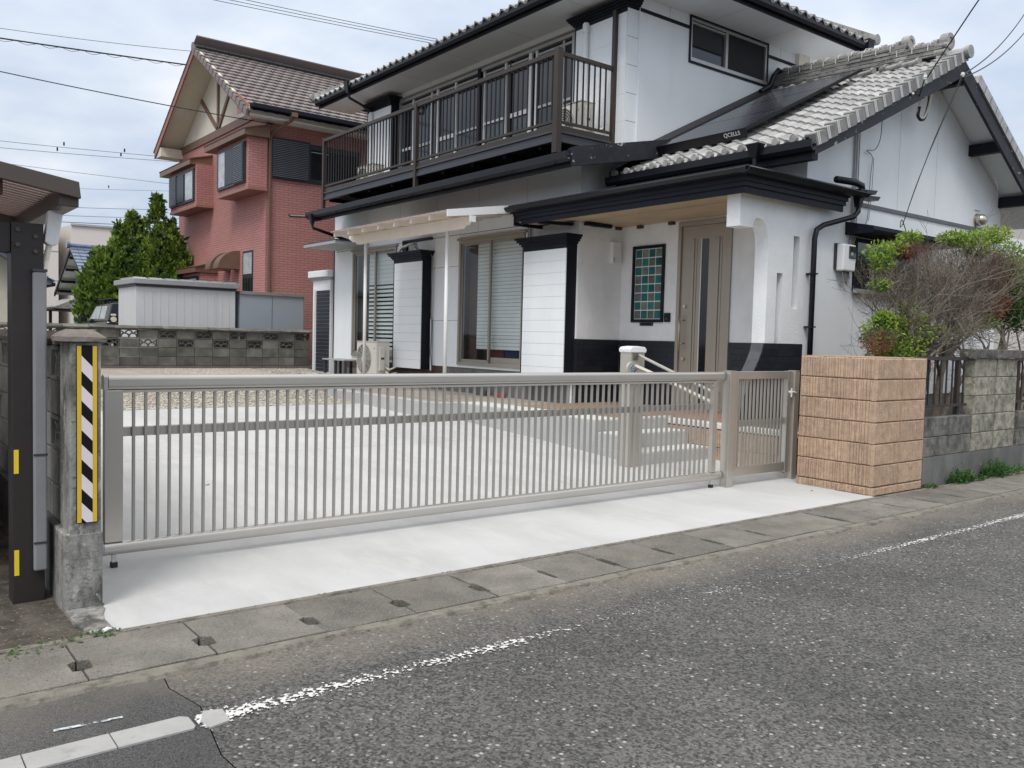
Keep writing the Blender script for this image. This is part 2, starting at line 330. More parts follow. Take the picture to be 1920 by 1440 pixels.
def brickmat(name, c1, c2, mort, bw, bh, ms=.006, bump=.6, off=.5, rough=.75, big=None):
    m, nt, b, tc = newmat(name); lk = nt.links
    s = nt.nodes.new('ShaderNodeSeparateXYZ'); lk.new(tc.outputs['Object'], s.inputs[0])
    a = nt.nodes.new('ShaderNodeMath'); lk.new(s.outputs[0], a.inputs[0]); lk.new(s.outputs[1], a.inputs[1])
    c = nt.nodes.new('ShaderNodeCombineXYZ'); lk.new(a.outputs[0], c.inputs[0]); lk.new(s.outputs[2], c.inputs[1])
    br = nt.nodes.new('ShaderNodeTexBrick'); lk.new(c.outputs[0], br.inputs['Vector']); br.offset = off
    br.inputs['Color1'].default_value = (*c1, 1); br.inputs['Color2'].default_value = (*c2, 1); br.inputs['Mortar'].default_value = (*mort, 1)
    br.inputs['Scale'].default_value = 1; br.inputs['Mortar Size'].default_value = ms; br.inputs['Brick Width'].default_value = bw; br.inputs['Row Height'].default_value = bh
    br.inputs['Mortar Smooth'].default_value = .3
    n = noi(nt, tc.outputs['Object'], .7, 4); h = nt.nodes.new('ShaderNodeHueSaturation')
    mr = nt.nodes.new('ShaderNodeMapRange'); lk.new(n, mr.inputs[0]); mr.inputs[1].default_value = .3; mr.inputs[2].default_value = .7; mr.inputs[3].default_value = .9; mr.inputs[4].default_value = 1.08
    lk.new(mr.outputs[0], h.inputs['Value']); lk.new(br.outputs['Color'], h.inputs['Color'])
    lk.new(h.outputs[0], b.inputs['Base Color']); b.inputs['Roughness'].default_value = rough
    bn = _n(nt, 'ShaderNodeBump', Strength=bump, Distance=.01); bn.invert = True
    lk.new(br.outputs['Fac'], bn.inputs['Height']); lk.new(bn.outputs[0], b.inputs['Normal'])
    return m
m_redside = brickmat('salmon_brick_siding', (.43,.195,.175), (.46,.215,.195), (.20,.09,.08), .24, .066, .006)

def glassmat(name, tint=(.55,.6,.6), op=.35, col=(.01,.012,.014)):
    m, nt, b, tc = newmat(name); lk = nt.links
    b.inputs['Base Color'].default_value = (*col, 1); b.inputs['Roughness'].default_value = .03
    t = nt.nodes.new('ShaderNodeBsdfTransparent'); t.inputs[0].default_value = (*tint, 1)
    g = nt.nodes.new('ShaderNodeBsdfGlossy'); g.inputs['Roughness'].default_value = .02
    fr = nt.nodes.new('ShaderNodeFresnel'); fr.inputs[0].default_value = 1.5
    s1 = nt.nodes.new('ShaderNodeMixShader'); s1.inputs[0].default_value = op; lk.new(t.outputs[0], s1.inputs[1]); lk.new(b.outputs[0], s1.inputs[2])
    s2 = nt.nodes.new('ShaderNodeMixShader'); ge = nt.nodes.new('ShaderNodeNewGeometry'); iv = nt.nodes.new('ShaderNodeMath'); iv.operation = 'SUBTRACT'; iv.inputs[0].default_value = 1; lk.new(ge.outputs['Backfacing'], iv.inputs[1])
    fm = nt.nodes.new('ShaderNodeMath'); fm.operation = 'MULTIPLY'; lk.new(fr.outputs[0], fm.inputs[0]); lk.new(iv.outputs[0], fm.inputs[1]); lk.new(fm.outputs[0], s2.inputs[0]); lk.new(s1.outputs[0], s2.inputs[1]); lk.new(g.outputs[0], s2.inputs[2])
    lk.new(s2.outputs[0], nt.nodes['Material Output'].inputs['Surface']); return m
m_glass = glassmat('window_glass', (.93,.95,.95), .03)
m_glassdk = M('dark_reflective_glass', (.018,.021,.026), .05, 0, .3, 1.5, coat=.3)
m_glasspale = M('frosted_pale_glass', (.40,.44,.46), .25, 0, .3, 4)

def asphalt(name, base, light, dens, sc_, bump, stain):
    m, nt, b, tc = newmat(name); lk = nt.links; co = tc.outputs['Object']
    v = _n(nt, 'ShaderNodeTexVoronoi', Scale=sc_); lk.new(co, v.inputs['Vector'])
    v2 = _n(nt, 'ShaderNodeTexVoronoi', Scale=sc_*1.9); lk.new(co, v2.inputs['Vector'])
    sp = nt.nodes.new('ShaderNodeSeparateColor'); lk.new(v.outputs['Color'], sp.inputs[0])
    sp2 = nt.nodes.new('ShaderNodeSeparateColor'); lk.new(v2.outputs['Color'], sp2.inputs[0])
    # stones: cell random over a threshold, and near the cell centre
    near = nt.nodes.new('ShaderNodeMath'); near.operation = 'LESS_THAN'; lk.new(v.outputs['Distance'], near.inputs[0]); near.inputs[1].default_value = .38
    hi = ramp(nt, sp.outputs[0], 1-dens, 1-dens+.04)
    mu = nt.nodes.new('ShaderNodeMath'); mu.operation = 'MULTIPLY'; lk.new(near.outputs[0], mu.inputs[0]); lk.new(hi, mu.inputs[1])
    lowv = ramp(nt, sp2.outputs[1], .0, 1., (base[0]*.35, base[1]*.35, base[2]*.36, 1), (base[0]*1.75, base[1]*1.75, base[2]*1.72, 1))
    c = mixc(nt, ramp(nt, noi(nt, co, .9, 5, .6), .35, .7), lowv, (1, 1, 1), 'MULTIPLY')
    big = nt.nodes.new('ShaderNodeMapRange'); lk.new(noi(nt, co, .8, 5, .6), big.inputs[0]); big.inputs[1].default_value = .3; big.inputs[2].default_value = .7; big.inputs[3].default_value = .72; big.inputs[4].default_value = 1.28
    h = nt.nodes.new('ShaderNodeHueSaturation'); lk.new(big.outputs[0], h.inputs['Value']); lk.new(lowv, h.inputs['Color'])
    lc = ramp(nt, sp.outputs[1], 0, 1, (*[x*.55 for x in light], 1), (*[x*1.15 for x in light], 1))
    c = mixc(nt, mu.outputs[0], h.outputs[0], lc)
    # sandy dust gathering at the kerb side (y > 3.2)
    if stain:
        s = nt.nodes.new('ShaderNodeSeparateXYZ'); lk.new(co, s.inputs[0])
        ny = nt.nodes.new('ShaderNodeMath'); ny.operation = 'MULTIPLY_ADD'; lk.new(noi(nt, co, 1.7, 5, .65), ny.inputs[0]); ny.inputs[1].default_value = .9; lk.new(s.outputs[1], ny.inputs[2])
        f = ramp(nt, ny.outputs[0], 0, 1); r_ = nt.nodes[-1] if False else None
        mr = nt.nodes.new('ShaderNodeMapRange'); lk.new(ny.outputs[0], mr.inputs[0]); mr.inputs[1].default_value = 3.85; mr.inputs[2].default_value = 4.45; mr.inputs[3].default_value = 0; mr.inputs[4].default_value = .62
        c = mixc(nt, mr.outputs[0], c, stain)
    lk.new(c, b.inputs['Base Color']); b.inputs['Roughness'].default_value = .85
    bn = _n(nt, 'ShaderNodeBump', Strength=bump, Distance=.004)
    sb = nt.nodes.new('ShaderNodeMath'); sb.operation = 'SUBTRACT'; sb.inputs[0].default_value = 1; lk.new(v2.outputs['Distance'], sb.inputs[1])
    lk.new(sb.outputs[0], bn.inputs['Height']); lk.new(bn.outputs[0], b.inputs['Normal'])
    return m
m_road = asphalt('coarse_worn_asphalt', (.076,.075,.073), (.34,.335,.32), .10, 46, 1.0, (.23,.20,.16))
m_road2 = asphalt('finer_dark_asphalt', (.066,.066,.067), (.16,.16,.16), .05, 130, .7, (.20,.18,.15))

def paintmat(name, col, wear):
    """wear(nt, co) -> coverage 0..1; bare spots let the road show"""
    m, nt, b, tc = newmat(name); co = tc.outputs['Object']
    b.inputs['Base Color'].default_value = (*col, 1); b.inputs['Roughness'].default_value = .7
    t = nt.nodes.new('ShaderNodeBsdfTransparent'); ms = nt.nodes.new('ShaderNodeMixShader')
    nt.links.new(wear(nt, co), ms.inputs[0]); nt.links.new(t.outputs[0], ms.inputs[1]); nt.links.new(b.outputs[0], ms.inputs[2])
    nt.links.new(ms.outputs[0], nt.nodes['Material Output'].inputs['Surface']); return m
def wear_line(nt, co):
    lk = nt.links
    n = noi(nt, co, 52, 3, .55); n2 = noi(nt, co, 2.2, 2)
    s = nt.nodes.new('ShaderNodeSeparateXYZ'); lk.new(co, s.inputs[0])
    # how much paint is left along the line: much at the left end, little in the middle, more to the right
    cv = nt.nodes.new('ShaderNodeFloatCurve'); c = cv.mapping.curves[0]
    mr = nt.nodes.new('ShaderNodeMapRange'); lk.new(s.outputs[0], mr.inputs[0]); mr.inputs[1].default_value = 1; mr.inputs[2].default_value = 14
    lk.new(mr.outputs[0], cv.inputs['Value'])
    pts = [(0, .55), (.03, .50), (.06, .465), (.10, .485), (.135, .44), (.17, .39), (.26, .355), (.34, .37), (.40, .425), (.48, .465), (.6, .49), (1, .52)]
    while len(c.points) < len(pts): c.points.new(.5, .5)
    for p, q in zip(c.points, pts): p.location = q
    cv.mapping.update()
    # across the line: fade at both edges
    ay = nt.nodes.new('ShaderNodeMath'); ay.operation = 'SUBTRACT'; lk.new(s.outputs[1], ay.inputs[0]); ay.inputs[1].default_value = 3.31
    ab = nt.nodes.new('ShaderNodeMath'); ab.operation = 'ABSOLUTE'; lk.new(ay.outputs[0], ab.inputs[0])
    ed = nt.nodes.new('ShaderNodeMapRange'); lk.new(ab.outputs[0], ed.inputs[0]); ed.inputs[1].default_value = .018; ed.inputs[2].default_value = .06; ed.inputs[3].default_value = 0; ed.inputs[4].default_value = .16
    sm = nt.nodes.new('ShaderNodeMath'); sm.operation = 'SUBTRACT'; lk.new(cv.outputs[0], sm.inputs[0]); lk.new(ed.outputs[0], sm.inputs[1])
    sm2 = nt.nodes.new('ShaderNodeMath'); sm2.operation = 'MULTIPLY_ADD'; lk.new(n2, sm2.inputs[0]); sm2.inputs[1].default_value = .25; 
    sm3 = nt.nodes.new('ShaderNodeMath'); sm3.operation = 'SUBTRACT'; lk.new(sm.outputs[0], sm3.inputs[0]); sm3.inputs[1].default_value = .125
    lk.new(sm3.outputs[0], sm2.inputs[2])
    g = nt.nodes.new('ShaderNodeMath'); g.operation = 'LESS_THAN'; lk.new(n, g.inputs[0]); lk.new(sm2.outputs[0], g.inputs[1])
    return g.outputs[0]
m_line = paintmat('worn_white_road_paint', (.62,.62,.61), wear_line)
m_line2 = M('old_solid_white_paint', (.36,.36,.355), .8, 0, .08, 5, bump=.5, bs=80, stains=[((.20,.20,.20), 14, .55, .75, .6, None)])
m_chalk = paintmat('faint_chalk', (.55,.62,.66), lambda nt, co: ramp(nt, noi(nt, co, 40, 4), .42, .62))
# ------------------------------------------------------------------ ground
PROF = [(4.4, 0), (6.3, 0), (7.05, .035), (9, .15), (11.5, .27), (13.3, .33), (16, .46), (19.9, .66), (24, .70)]
def zg(y):
    if y <= PROF[0][0]: return PROF[0][1]
    for (a, b), (c, d) in zip(PROF, PROF[1:]):
        if y <= c: return b+(d-b)*(y-a)/(c-a)
    return PROF[-1][1]
def sheet(name, x0, x1, ys, dz, mat, kind='structure', nx=1, parent=None):
    g = G()
    for j, y in enumerate(ys):
        for i in range(nx+1): g.v.append((x0+(x1-x0)*i/nx, y, zg(y)+dz))
    n = nx+1
    for j in range(len(ys)-1):
        for i in range(nx): g.f.append((j*n+i, j*n+i+1, (j+1)*n+i+1, (j+1)*n+i))
    return build(g, name, mat, parent, kind=kind)
g = G(); g.v = [(-400, -400, -.09), (400, -400, -.09), (400, 4.6, -.09), (-400, 4.6, -.09)]; g.f = [(0, 1, 2, 3)]
build(g, 'ground', m_dirtyconc, kind='structure')
ys = [4.4, 6.3, 7.05, 8, 9, 10, 11.5, 13.3, 16, 19.9, 24, 400]
sheet('terrain', -400, 400, ys, -.03, m_soil)
# road: coarse asphalt from the patch joint on, finer asphalt to the left of it
g = G(); xs = [1.10, 1.07, 1.12, 1.09, 1.05, 1.07, 1.03, 1.06, 1.0]; yy = [3.95, 3.7, 3.45, 3.25, 3.0, 2.7, 2.3, 1.5, -8]
n = len(xs); g.v = [(x+.003, y, -.02) for x, y in zip(xs, yy)]+[(120, y, -.02) for y in yy]
g.f = [(i+1, n+i+1, n+i, i) for i in range(n-1)]
build(g, 'road', m_road, kind='structure')
g = G(); g.v = [(x-.002, y, -.0195) for x, y in zip(xs, yy)]+[(-80, y, -.018) for y in yy]
g.f = [(n+i+1, i+1, i, n+i) for i in range(n-1)]
build(g, 'road_patch', m_road2, kind='structure')
g = G(); g.v = [(-80, -8, -.05), (120, -8, -.05), (120, 4.0, -.05), (-80, 4.0, -.05)]; g.f = [(0, 1, 2, 3)]
build(g, 'road_bed', m_void, kind='structure')
# road markings
g = G(); g.v = [(1.06, 3.235, -.014), (40, 3.235, -.014), (40, 3.385, -.014), (1.06, 3.385, -.014)]; g.f = [(0, 1, 2, 3)]
build(g, 'worn_lane_line', m_line, kind='structure')
mk = thing('lane_line', None, None, (0, 3.3, -.02), kind='structure')
for i, (a, b) in enumerate([(-6, -.35), (-.345, .05), (.055, .47), (.475, .76), (.765, 1.045)]):
    g = G(); r = .012 if i == 4 else 0
    g.prism([(a, 3.25), (b-r, 3.25), (b, 3.27), (b, 3.36), (b-r*2, 3.385), (a, 3.385)], 'z', -.019, -.0115); build(g, 'line_strip', m_line2, mk)
g = G(); g.prism([(1.085, 3.225), (1.17, 3.245), (1.18, 3.36), (1.11, 3.385), (1.075, 3.3)], 'z', -.02, -.0125); build(g, 'line_strip', m_line2, mk)
g = G(); g.v = [(.62, 3.475, -.0135), (.82, 3.60, -.0135), (.815, 3.615, -.0135), (.612, 3.49, -.0135)]; g.v = [(.60, 3.52, -.0135), (.84, 3.50, -.0135), (.842, 3.516, -.0135), (.602, 3.54, -.0135)]; g.f = [(0, 1, 2, 3)]
build(g, 'chalk_mark', m_chalk, kind='structure')

# ------------------------------------------------------------------ roadside drain gutter with its lids
dg = thing('drain_gutter', None, None, (0, 4.2, 0), kind='structure')
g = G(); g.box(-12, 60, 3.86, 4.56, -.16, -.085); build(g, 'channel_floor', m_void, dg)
def rough_strip(y0, y1, z, name, x0, x1, seed, amp, mat):
    g = G(); rnd = random.Random(seed); x = x0; P = []
    while x < x1:
        e = noise.noise(Vector((x*2.3, seed, 0)))*amp+noise.noise(Vector((x*11, seed, 3)))*amp*.35
        P.append((x, e)); x += .05 if x < 14 else .6
    for i, (x, e) in enumerate(P): g.v += [(x, y0+e, -.022), (x, y0+e+.01, z), (x, y1, z), (x, y1, -.09)]
    for i in range(len(P)-1):
        o = i*4; g.f += [(o, o+4, o+5, o+1), (o+1, o+5, o+6, o+2), (o+2, o+6, o+7, o+3)]
    return build(g, name, mat, dg)
rough_strip(3.84, 3.925, -.004, 'roadside_strip', -3, 30, 5, .05, m_strip)
rough_strip(4.47, 4.52, .002, 'house_side_strip', -3, 30, 9, .006, m_strip)
def lid_mesh(nm, s0, s1, y0, y1, dep, z=0.):
    """a gutter lid .54 long; half of a hand hole notched into each short edge"""
    L_ = .541; g = G(); h = random.Random(nm)
    P = [(0, 3.937), (.18, 3.934), (.37, 3.939), (L_, 3.937), (L_, y0), (L_-s1, y0+.015), (L_-s1*1.1, y1-.02), (L_, y1), (L_, 4.462), (.2, 4.465), (0, 4.46), (0, y1), (s0, y1-.02), (s0*.9, y0+.012), (0, y0)]
    n_ = len(P); g.v = [(x, y, z) for x, y in P]+[(x, y, -.09) for x, y in P]
    g.f = [tuple(range(n_))]+[(i+n_, (i+1) % n_+n_, (i+1) % n_, i) for i in range(n_)]
    me = mesh(g, nm, m_lid); return me
lids = [lid_mesh('lid_a', .045, .035, 4.06, 4.20, 0), lid_mesh('lid_b', .024, .020, 4.04, 4.25, 0), lid_mesh('lid_c', .018, .016, 4.02, 4.28, 0)]
rr = random.Random(3)
for k in range(-8, 40):
    x = .816+k*.5475
    me = lids[0] if k < 4 else (lids[1] if k < 9 else lids[2])
    mw = TM(x, 0, 0) @ Matrix.Rotation(rr.uniform(-.004, .004), 4, 'Z')
    mw.translation.z += rr.uniform(-.003, .002)
    o = piece(me, 'gutter_lid', mw, dg)
    b = o.modifiers.new('bevel', 'BEVEL'); b.width = .004; b.segments = 2; b.limit_method = 'ANGLE'

# ------------------------------------------------------------------ driveway slab
drive = thing('driveway', None, None, (4.5, 6, 0), kind='structure')
def slab(name, poly_x0, x1, ys, mat, th=.05):
    g = G()
    for y in ys: g.v += [(poly_x0, y, zg(y)), (x1, y, zg(y)), (poly_x0, y, zg(y)-th), (x1, y, zg(y)-th)]
    n_ = len(ys)
    for j in range(n_-1):
        o = j*4; g.f += [(o, o+1, o+5, o+4), (o+2, o, o+4, o+6), (o+1, o+3, o+7, o+5)]
    g.f += [(0, 2, 3, 1), ((n_-1)*4, (n_-1)*4+1, (n_-1)*4+3, (n_-1)*4+2)]
    return build(g, name, mat, drive)
slab('concrete_slab', 1.10, 8.9, [4.98, 5.6, 6.3, 7.05, 8, 9, 9.24], m_conc)
slab('concrete_slab', 1.10, 8.9, [9.247, 10, 11.5, 13.25], m_conc)
g = G(); P = [(1.03, 4.525), (1.10, 4.523), (8.2, 4.523), (8.2, 4.98), (1.10, 4.98), (1.09, 4.93), (1.055, 4.84), (1.035, 4.74), (1.03, 4.62)]
P = [(1.06, 4.523), (8.2, 4.523), (8.2, 4.979), (1.09, 4.979), (1.085, 4.90), (1.055, 4.80), (1.04, 4.70), (1.045, 4.60)]
g.prism(P, 'z', -.05, .0); build(g, 'apron_slab', m_conc, drive)
g = G(); g.prism([(.90, 4.955), (1.075, 4.955), (1.085, 4.90), (1.055, 4.80), (1.04, 4.70), (1.045, 4.60), (1.04, 4.535), (.99, 4.51), (.93, 4.53), (.90, 4.7)], 'z', -.06, .012)
build(g, 'old_concrete_toe', m_oldconc, kind='structure', bevel=.01)
sheet('carport_ground', -30, .92, [4.4, 4.5, 6.3, 7.05, 9, 11.5, 14, 20], -.012, m_dirtyconc)
g = G(); g.v = [(-12, 4.51, .002), (.93, 4.51, .002), (.93, 4.7, -.008), (-12, 4.7, -.008)]; g.f = [(0, 1, 2, 3)]
build(g, 'dirt_verge', m_dirtyconc, kind='structure')
sheet('worn_yard', 1.08, 7.6, [16.6, 18, 19.85], .004, m_yard)
# gravel: a sandy bed and thousands of stones
sheet('gravel_bed', 1.09, 9.0, [13.26, 14, 15, 16, 17, 18, 19, 19.85], -.006, M('gravel_bed_sand', (.27,.25,.21), .95, 0, .3, 30, bump=3, bs=40, stains=[((.50,.47,.42), 45, .5, .62, .8, None)]))
g = G(); rr = random.Random(11)
oc = [(1,0,0),(0,1,0),(-1,0,0),(0,-1,0),(0,0,1),(0,0,-1)]; of = [(0,1,4),(1,2,4),(2,3,4),(3,0,4),(1,0,5),(2,1,5),(3,2,5),(0,3,5)]
for k in range(26000):
    y = 13.25+rr.random()**1.35*6.5; x = 1.15+rr.random()*7.8
    if y > 16.4 and x < 5.6+rr.uniform(-.7, .7): continue
    if x > 6.93 and y < 14.0: continue
    s = rr.uniform(.010, .024); a = rr.random()*6.3; ca, sa = math.cos(a), math.sin(a); sx, sy, sz = s*rr.uniform(.7, 1.4), s*rr.uniform(.7, 1.2), s*rr.uniform(.4, .8)
    z = zg(y)+sz*.3
    g.add([(x+(p[0]*sx*ca-p[1]*sy*sa), y+(p[0]*sx*sa+p[1]*sy*ca), z+p[2]*sz) for p in oc], of)
build(g, 'gravel', m_stone, kind='stuff', label='loose pale gravel spread behind the concrete driveway', cat='gravel')

# ------------------------------------------------------------------ house terrace: kerb, porch platform, steps
ter = thing('house_terrace', None, None, (7.45, 8, 0), kind='structure')
g = G(); g.box(7.57, 9.2, 8.0, 18.6, .2, .485); g.box(7.12, 7.6, 10.95, 18.6, .2, .485); build(g, 'terrace_floor', m_yard, ter)
g = G(); g.box(7.0, 7.12, 10.83, 14.6, -.0, .515); build(g, 'kerb_block', m_concstep, ter, bevel=.012)
g = G(); g.box(7.121, 7.45, 10.83, 10.95, 0, .515); build(g, 'kerb_block', m_concstep, ter, bevel=.012)
g = G(); g.box(7.451, 7.60, 7.83, 10.952, -.05, .505); build(g, 'platform_side_wall', m_concstep, ter, bevel=.012)
g = G(); g.box(7.46, 7.90, 7.84, 10.9, .5055, .512); build(g, 'platform_edge_render', m_conctop, ter)
g = G(); g.box(7.601, 8.85, 7.81, 8.05, -.05, .5045); build(g, 'platform_front_wall', m_concstep, ter, bevel=.012)
rr = random.Random(4)
tile_me = None
g = G(); g.box(0, .294, 0, .294, -.02, 0); tile_me = mesh(g, 'floor_tile', m_tilefl)
for i in range(8):
    for j in range(8):
        x, y = 7.91+i*.298, 7.95+j*.298
        if x+.29 > 10.05 or y+.29 > 10.08: continue
        o = piece(tile_me, 'floor_tile', TM(x, y, .521+rr.uniform(-.0008, .0008)), ter)
g = G(); g.box(7.90, 10.05, 7.84, 10.08, .3, .512); build(g, 'tile_bed', m_conctop, ter)
for i in range(4):
    for j in range(5):
        x, y = 8.86+i*.298, 6.72+j*.298
        if y+.29 < 7.95: piece(tile_me, 'floor_tile', TM(x, y, .521+rr.uniform(-.0008, .0008)), ter)
g = G(); g.box(8.86, 10.05, 6.7, 7.9, .3, .5); build(g, 'tile_bed', m_conctop, ter)
for k, (y0, z1) in enumerate(((7.06, .185), (7.435, .36))):
    g = G(); g.box(7.455, 8.748, y0, 7.81, -.05 if k == 0 else .17, z1); build(g, 'step', m_concstep, ter, bevel=.015)
    g = G(); g.box(7.47, 8.74, y0+.012, y0+.36, z1+.0005, z1+.004); build(g, 'step_tread', m_conctop, ter)
g = G(); g.box(8.74, 8.86, 5.80, 7.8, .425, .495); build(g, 'cheek_capping', m_conctop, ter, bevel=.01)

# ------------------------------------------------------------------ ribbed split-face blocks
def rib_block(nm, u, h, seed, right=False):
    """block face u wide (along +x local), h high, front towards -y local, with uneven vertical ribs"""
    r_ = random.Random(seed); g = G(); x = 0; prof = [(0, .012)]
    while x < u-.03:
        wdt = r_.choice((.012, .018, .026, .034)); dep = r_.uniform(.0, .006)
        if x+wdt > u-.02: break
        prof += [(x+.002, -dep), (x+wdt-.002, -dep-.001), (x+wdt, .006), (x+wdt+.003, .006)]; x += wdt+.003
    prof.append((u, .012))
    n_ = len(prof); hs = [0, .008, h*.5, h-.008, h]
    for j, z in enumerate(hs):
        for (px, py) in prof:
            off = .010 if j in (0, 4) else 0
            g.v.append((px, min(py+off+r_.uniform(-.0012, .0012), .014), z))
    for j in range(4):
        for i in range(n_-1): g.f.append((j*n_+i, j*n_+i+1, (j+1)*n_+i+1, (j+1)*n_+i))
    o = len(g.v); g.v += [(0, .06, 0), (u, .06, 0), (u, .06, h), (0, .06, h)]
    g.f += [(0, o, o+1, n_-1)+tuple(range(n_-2, 0, -1)), (4*n_, )+tuple(range(4*n_+1, 5*n_))+(o+2, o+3), (0, n_, 2*n_, 3*n_, 4*n_, o+3, o), (n_-1, o+1, o+2, 5*n_-1, 4*n_-1, 3*n_-1, 2*n_-1)]
    return mesh(g, nm, m_split)
ribL = [rib_block('split_block', .285, .2115, s) for s in range(4)]
ribS = [rib_block('split_block', .285, .082, s) for s in range(10, 12)]
ribR = [rib_block('split_block', .505, .2115, s) for s in range(20, 23)]
ribRS = [rib_block('split_block', .505, .082, s) for s in range(30, 32)]
ribB = [rib_block('split_block', .385, .2155, s) for s in range(50, 53)]
pil = thing('split_block_gate_pillar', 'new tan pillar of ribbed split-face blocks right of the small gate', 'pillar', (8.7, 5, 0))
g = G(); g.box(8.232, 9.225, 4.582, 5.44, -.05, 1.395); build(g, 'pillar_core', m_mortar, pil)
zs = [(-.006, 0)]+[(.088+.2195*i, 1) for i in range(6)]
rr = random.Random(8)
RZm = Matrix.Rotation(R(-90), 4, 'Z')
for z, t in zs:
    for i in range(3):   # left face looks towards -x
        me = rr.choice(ribL if t else ribS)
        piece(me, 'split_block', TM(8.22, 5.445-i*.2895, z) @ RZm, pil)
    for i in range(2):
        me = rr.choice(ribR if t else ribRS)
        piece(me, 'split_block', TM(8.222+i*.509, 4.567, z), pil)
        piece(me, 'split_block', TM(9.238-i*.509, 5.453, z) @ Matrix.Rotation(math.pi, 4, 'Z'), pil)
g = G(); g.box(8.228, 9.232, 4.574, 5.448, 1.3965, 1.4075); build(g, 'pillar_top', m_split, pil)
chk = thing('split_block_side_wall', 'low tan split-block wall beside the porch steps seen through the small gate', 'wall', (8.8, 7, 0))
g = G(); g.box(8.765, 8.84, 5.82, 8.2, -.05, .424); build(g, 'wall_core', m_mortar, chk)
for j, z in enumerate((-.03, .19)):
    for i in range(6): piece(rr.choice(ribB), 'split_block', TM(8.75, 8.19-i*.3895-(.0 if j else .0), z) @ RZm, chk)
    # (left end runs on behind the steps)

# ------------------------------------------------------------------ garden bed behind the pillar
g = G(); g.box(8.87, 16.5, 4.72, 6.66, -.05, .42); g.box(8.87, 10.05, 5.5, 6.66, .42, .43)
build(g, 'garden_bed', m_soil, kind='structure')

# ------------------------------------------------------------------ gates
sg = thing('sliding_gate', 'long champagne aluminium driveway gate of thin upright bars', 'gate', (4.3, 5.75, 0))
def octo(w_, h_, c):   # rounded rail profile (y,z)
    P = []
    for (sx, sy, a0) in ((1, 1, 0), (-1, 1, 90), (-1, -1, 180), (1, -1, 270)):
        for k in range(5): t = R(a0+k*22.5); P.append((sx*(w_-c)+math.cos(t)*c, sy*(h_-c)+math.sin(t)*c))
    return P
def octo_old(w_, h_, c):
    return [(-w_+c, -h_), (w_-c, -h_), (w_, -h_+c), (w_, h_-c), (w_-c, h_), (-w_+c, h_), (-w_, h_-c), (-w_, -h_+c)]
g = G(); g.prism([(5.747+a, 1.168+b) for a, b in octo(.036, .046, .026)], 'x', 1.285, 7.262); build(g, 'top_rail', m_gate, sg)
g = G(); g.box(1.37, 7.10, 5.725, 5.769, 1.104, 1.121); build(g, 'top_rail_groove', m_gate2, sg)
g = G(); g.prism([(5.747+a, .122+b) for a, b in octo(.036, .040, .028)], 'x', 1.262, 7.262); build(g, 'bottom_rail', m_gate, sg)
g = G(); g.prism([(5.715, 1.125), (5.712, 1.205), (5.747, 1.222), (5.782, 1.205), (5.782, 1.125)], 'x', 1.255, 1.284); build(g, 'rail_end_cap', m_gate2, sg, bevel=.004)
g = G(); g.prism([(5.747+a, .122+b) for a, b in octo(.037, .041, .028)], 'x', 1.248, 1.261); build(g, 'rail_end_cap', m_grey, sg)
g = G(); g.box(1.262, 1.372, 5.722, 5.774, .163, 1.121); build(g, 'end_stile', m_gate, sg, bevel=.004)
g = G(); g.box(7.105, 7.175, 5.722, 5.774, .163, 1.121); build(g, 'end_stile', m_gate, sg, bevel=.004)
g = G(); g.box(1.372, 7.105, 5.762, 5.790, .825, .885); build(g, 'middle_rail', m_gate, sg, bevel=.003)
g = G(); g.box(0, .0165, -.010, .010, .158, 1.106); barm = mesh(g, 'bar', m_bar)
nb = 77
for i in range(nb): piece(barm, 'bar', TM(1.437+i*.0733-.008, 5.744, 0), sg)
for x in (1.322, 7.135):
    g = G(); g.box(x-.012, x+.012, 5.735, 5.759, .03, .085); f = build(g, 'support_leg', m_clear, sg)
    g = G(); g.box(x-.02, x+.02, 5.727, 5.767, 0, .034); build(g, 'rubber_foot', m_rubber, f, bevel=.004)
    g = G(); g.box(x-.0125, x+.0125, 5.7345, 5.7595, .0335, .0345)
g = G(); g.tube([(7.085, 5.735, 1.075), (7.085, 5.70, 1.075)], .006, 8); build(g, 'bolt', m_brass, sg)

gp = thing('gate_post', 'square champagne aluminium post between the long gate and the small gate', 'gate post', (7.33, 5.7, 0), 'square gate posts')
g = G(); g.box(7.28, 7.375, 5.652, 5.752, 0, 1.222); build(g, 'post_shaft', m_gate, gp, bevel=.004)
g = G(); g.box(7.278, 7.377, 5.650, 5.754, 1.2222, 1.2265); build(g, 'post_cap', m_gate2, gp)
gp = thing('gate_post', 'champagne aluminium post standing against the tan block pillar', 'gate post', (8.47, 5.7, 0), 'square gate posts')
g = G(); g.box(8.425, 8.515, 5.655, 5.745, 0, 1.222); build(g, 'post_shaft', m_gate2, gp, bevel=.004)
g = G(); g.box(8.423, 8.517, 5.653, 5.747, 1.2222, 1.2265); build(g, 'post_cap', m_gate2, gp)
wg = thing('small_gate', 'narrow swing gate of thin bars with a lever latch', 'gate', (7.9, 5.72, 0))
g = G(); g.box(7.465, 8.33, 5.685, 5.735, 1.135, 1.218); build(g, 'top_rail', m_gate, wg, bevel=.003)
g = G(); g.box(7.465, 8.33, 5.685, 5.735, .10, .20); build(g, 'bottom_rail', m_gate, wg, bevel=.003)
g = G(); g.box(7.385, 7.464, 5.683, 5.737, .10, 1.218); build(g, 'stile', m_gate, wg, bevel=.003)
g = G(); g.box(8.331, 8.413, 5.680, 5.740, .08, 1.220); build(g, 'stile', m_gate, wg, bevel=.003)
g = G(); g.box(7.465, 8.33, 5.740, 5.76, .62, .69); build(g, 'middle_rail', m_gate2, wg)
g = G(); g.box(0, .018, -.010, .010, .199, 1.136); barm = mesh(g, 'bar', m_bar)
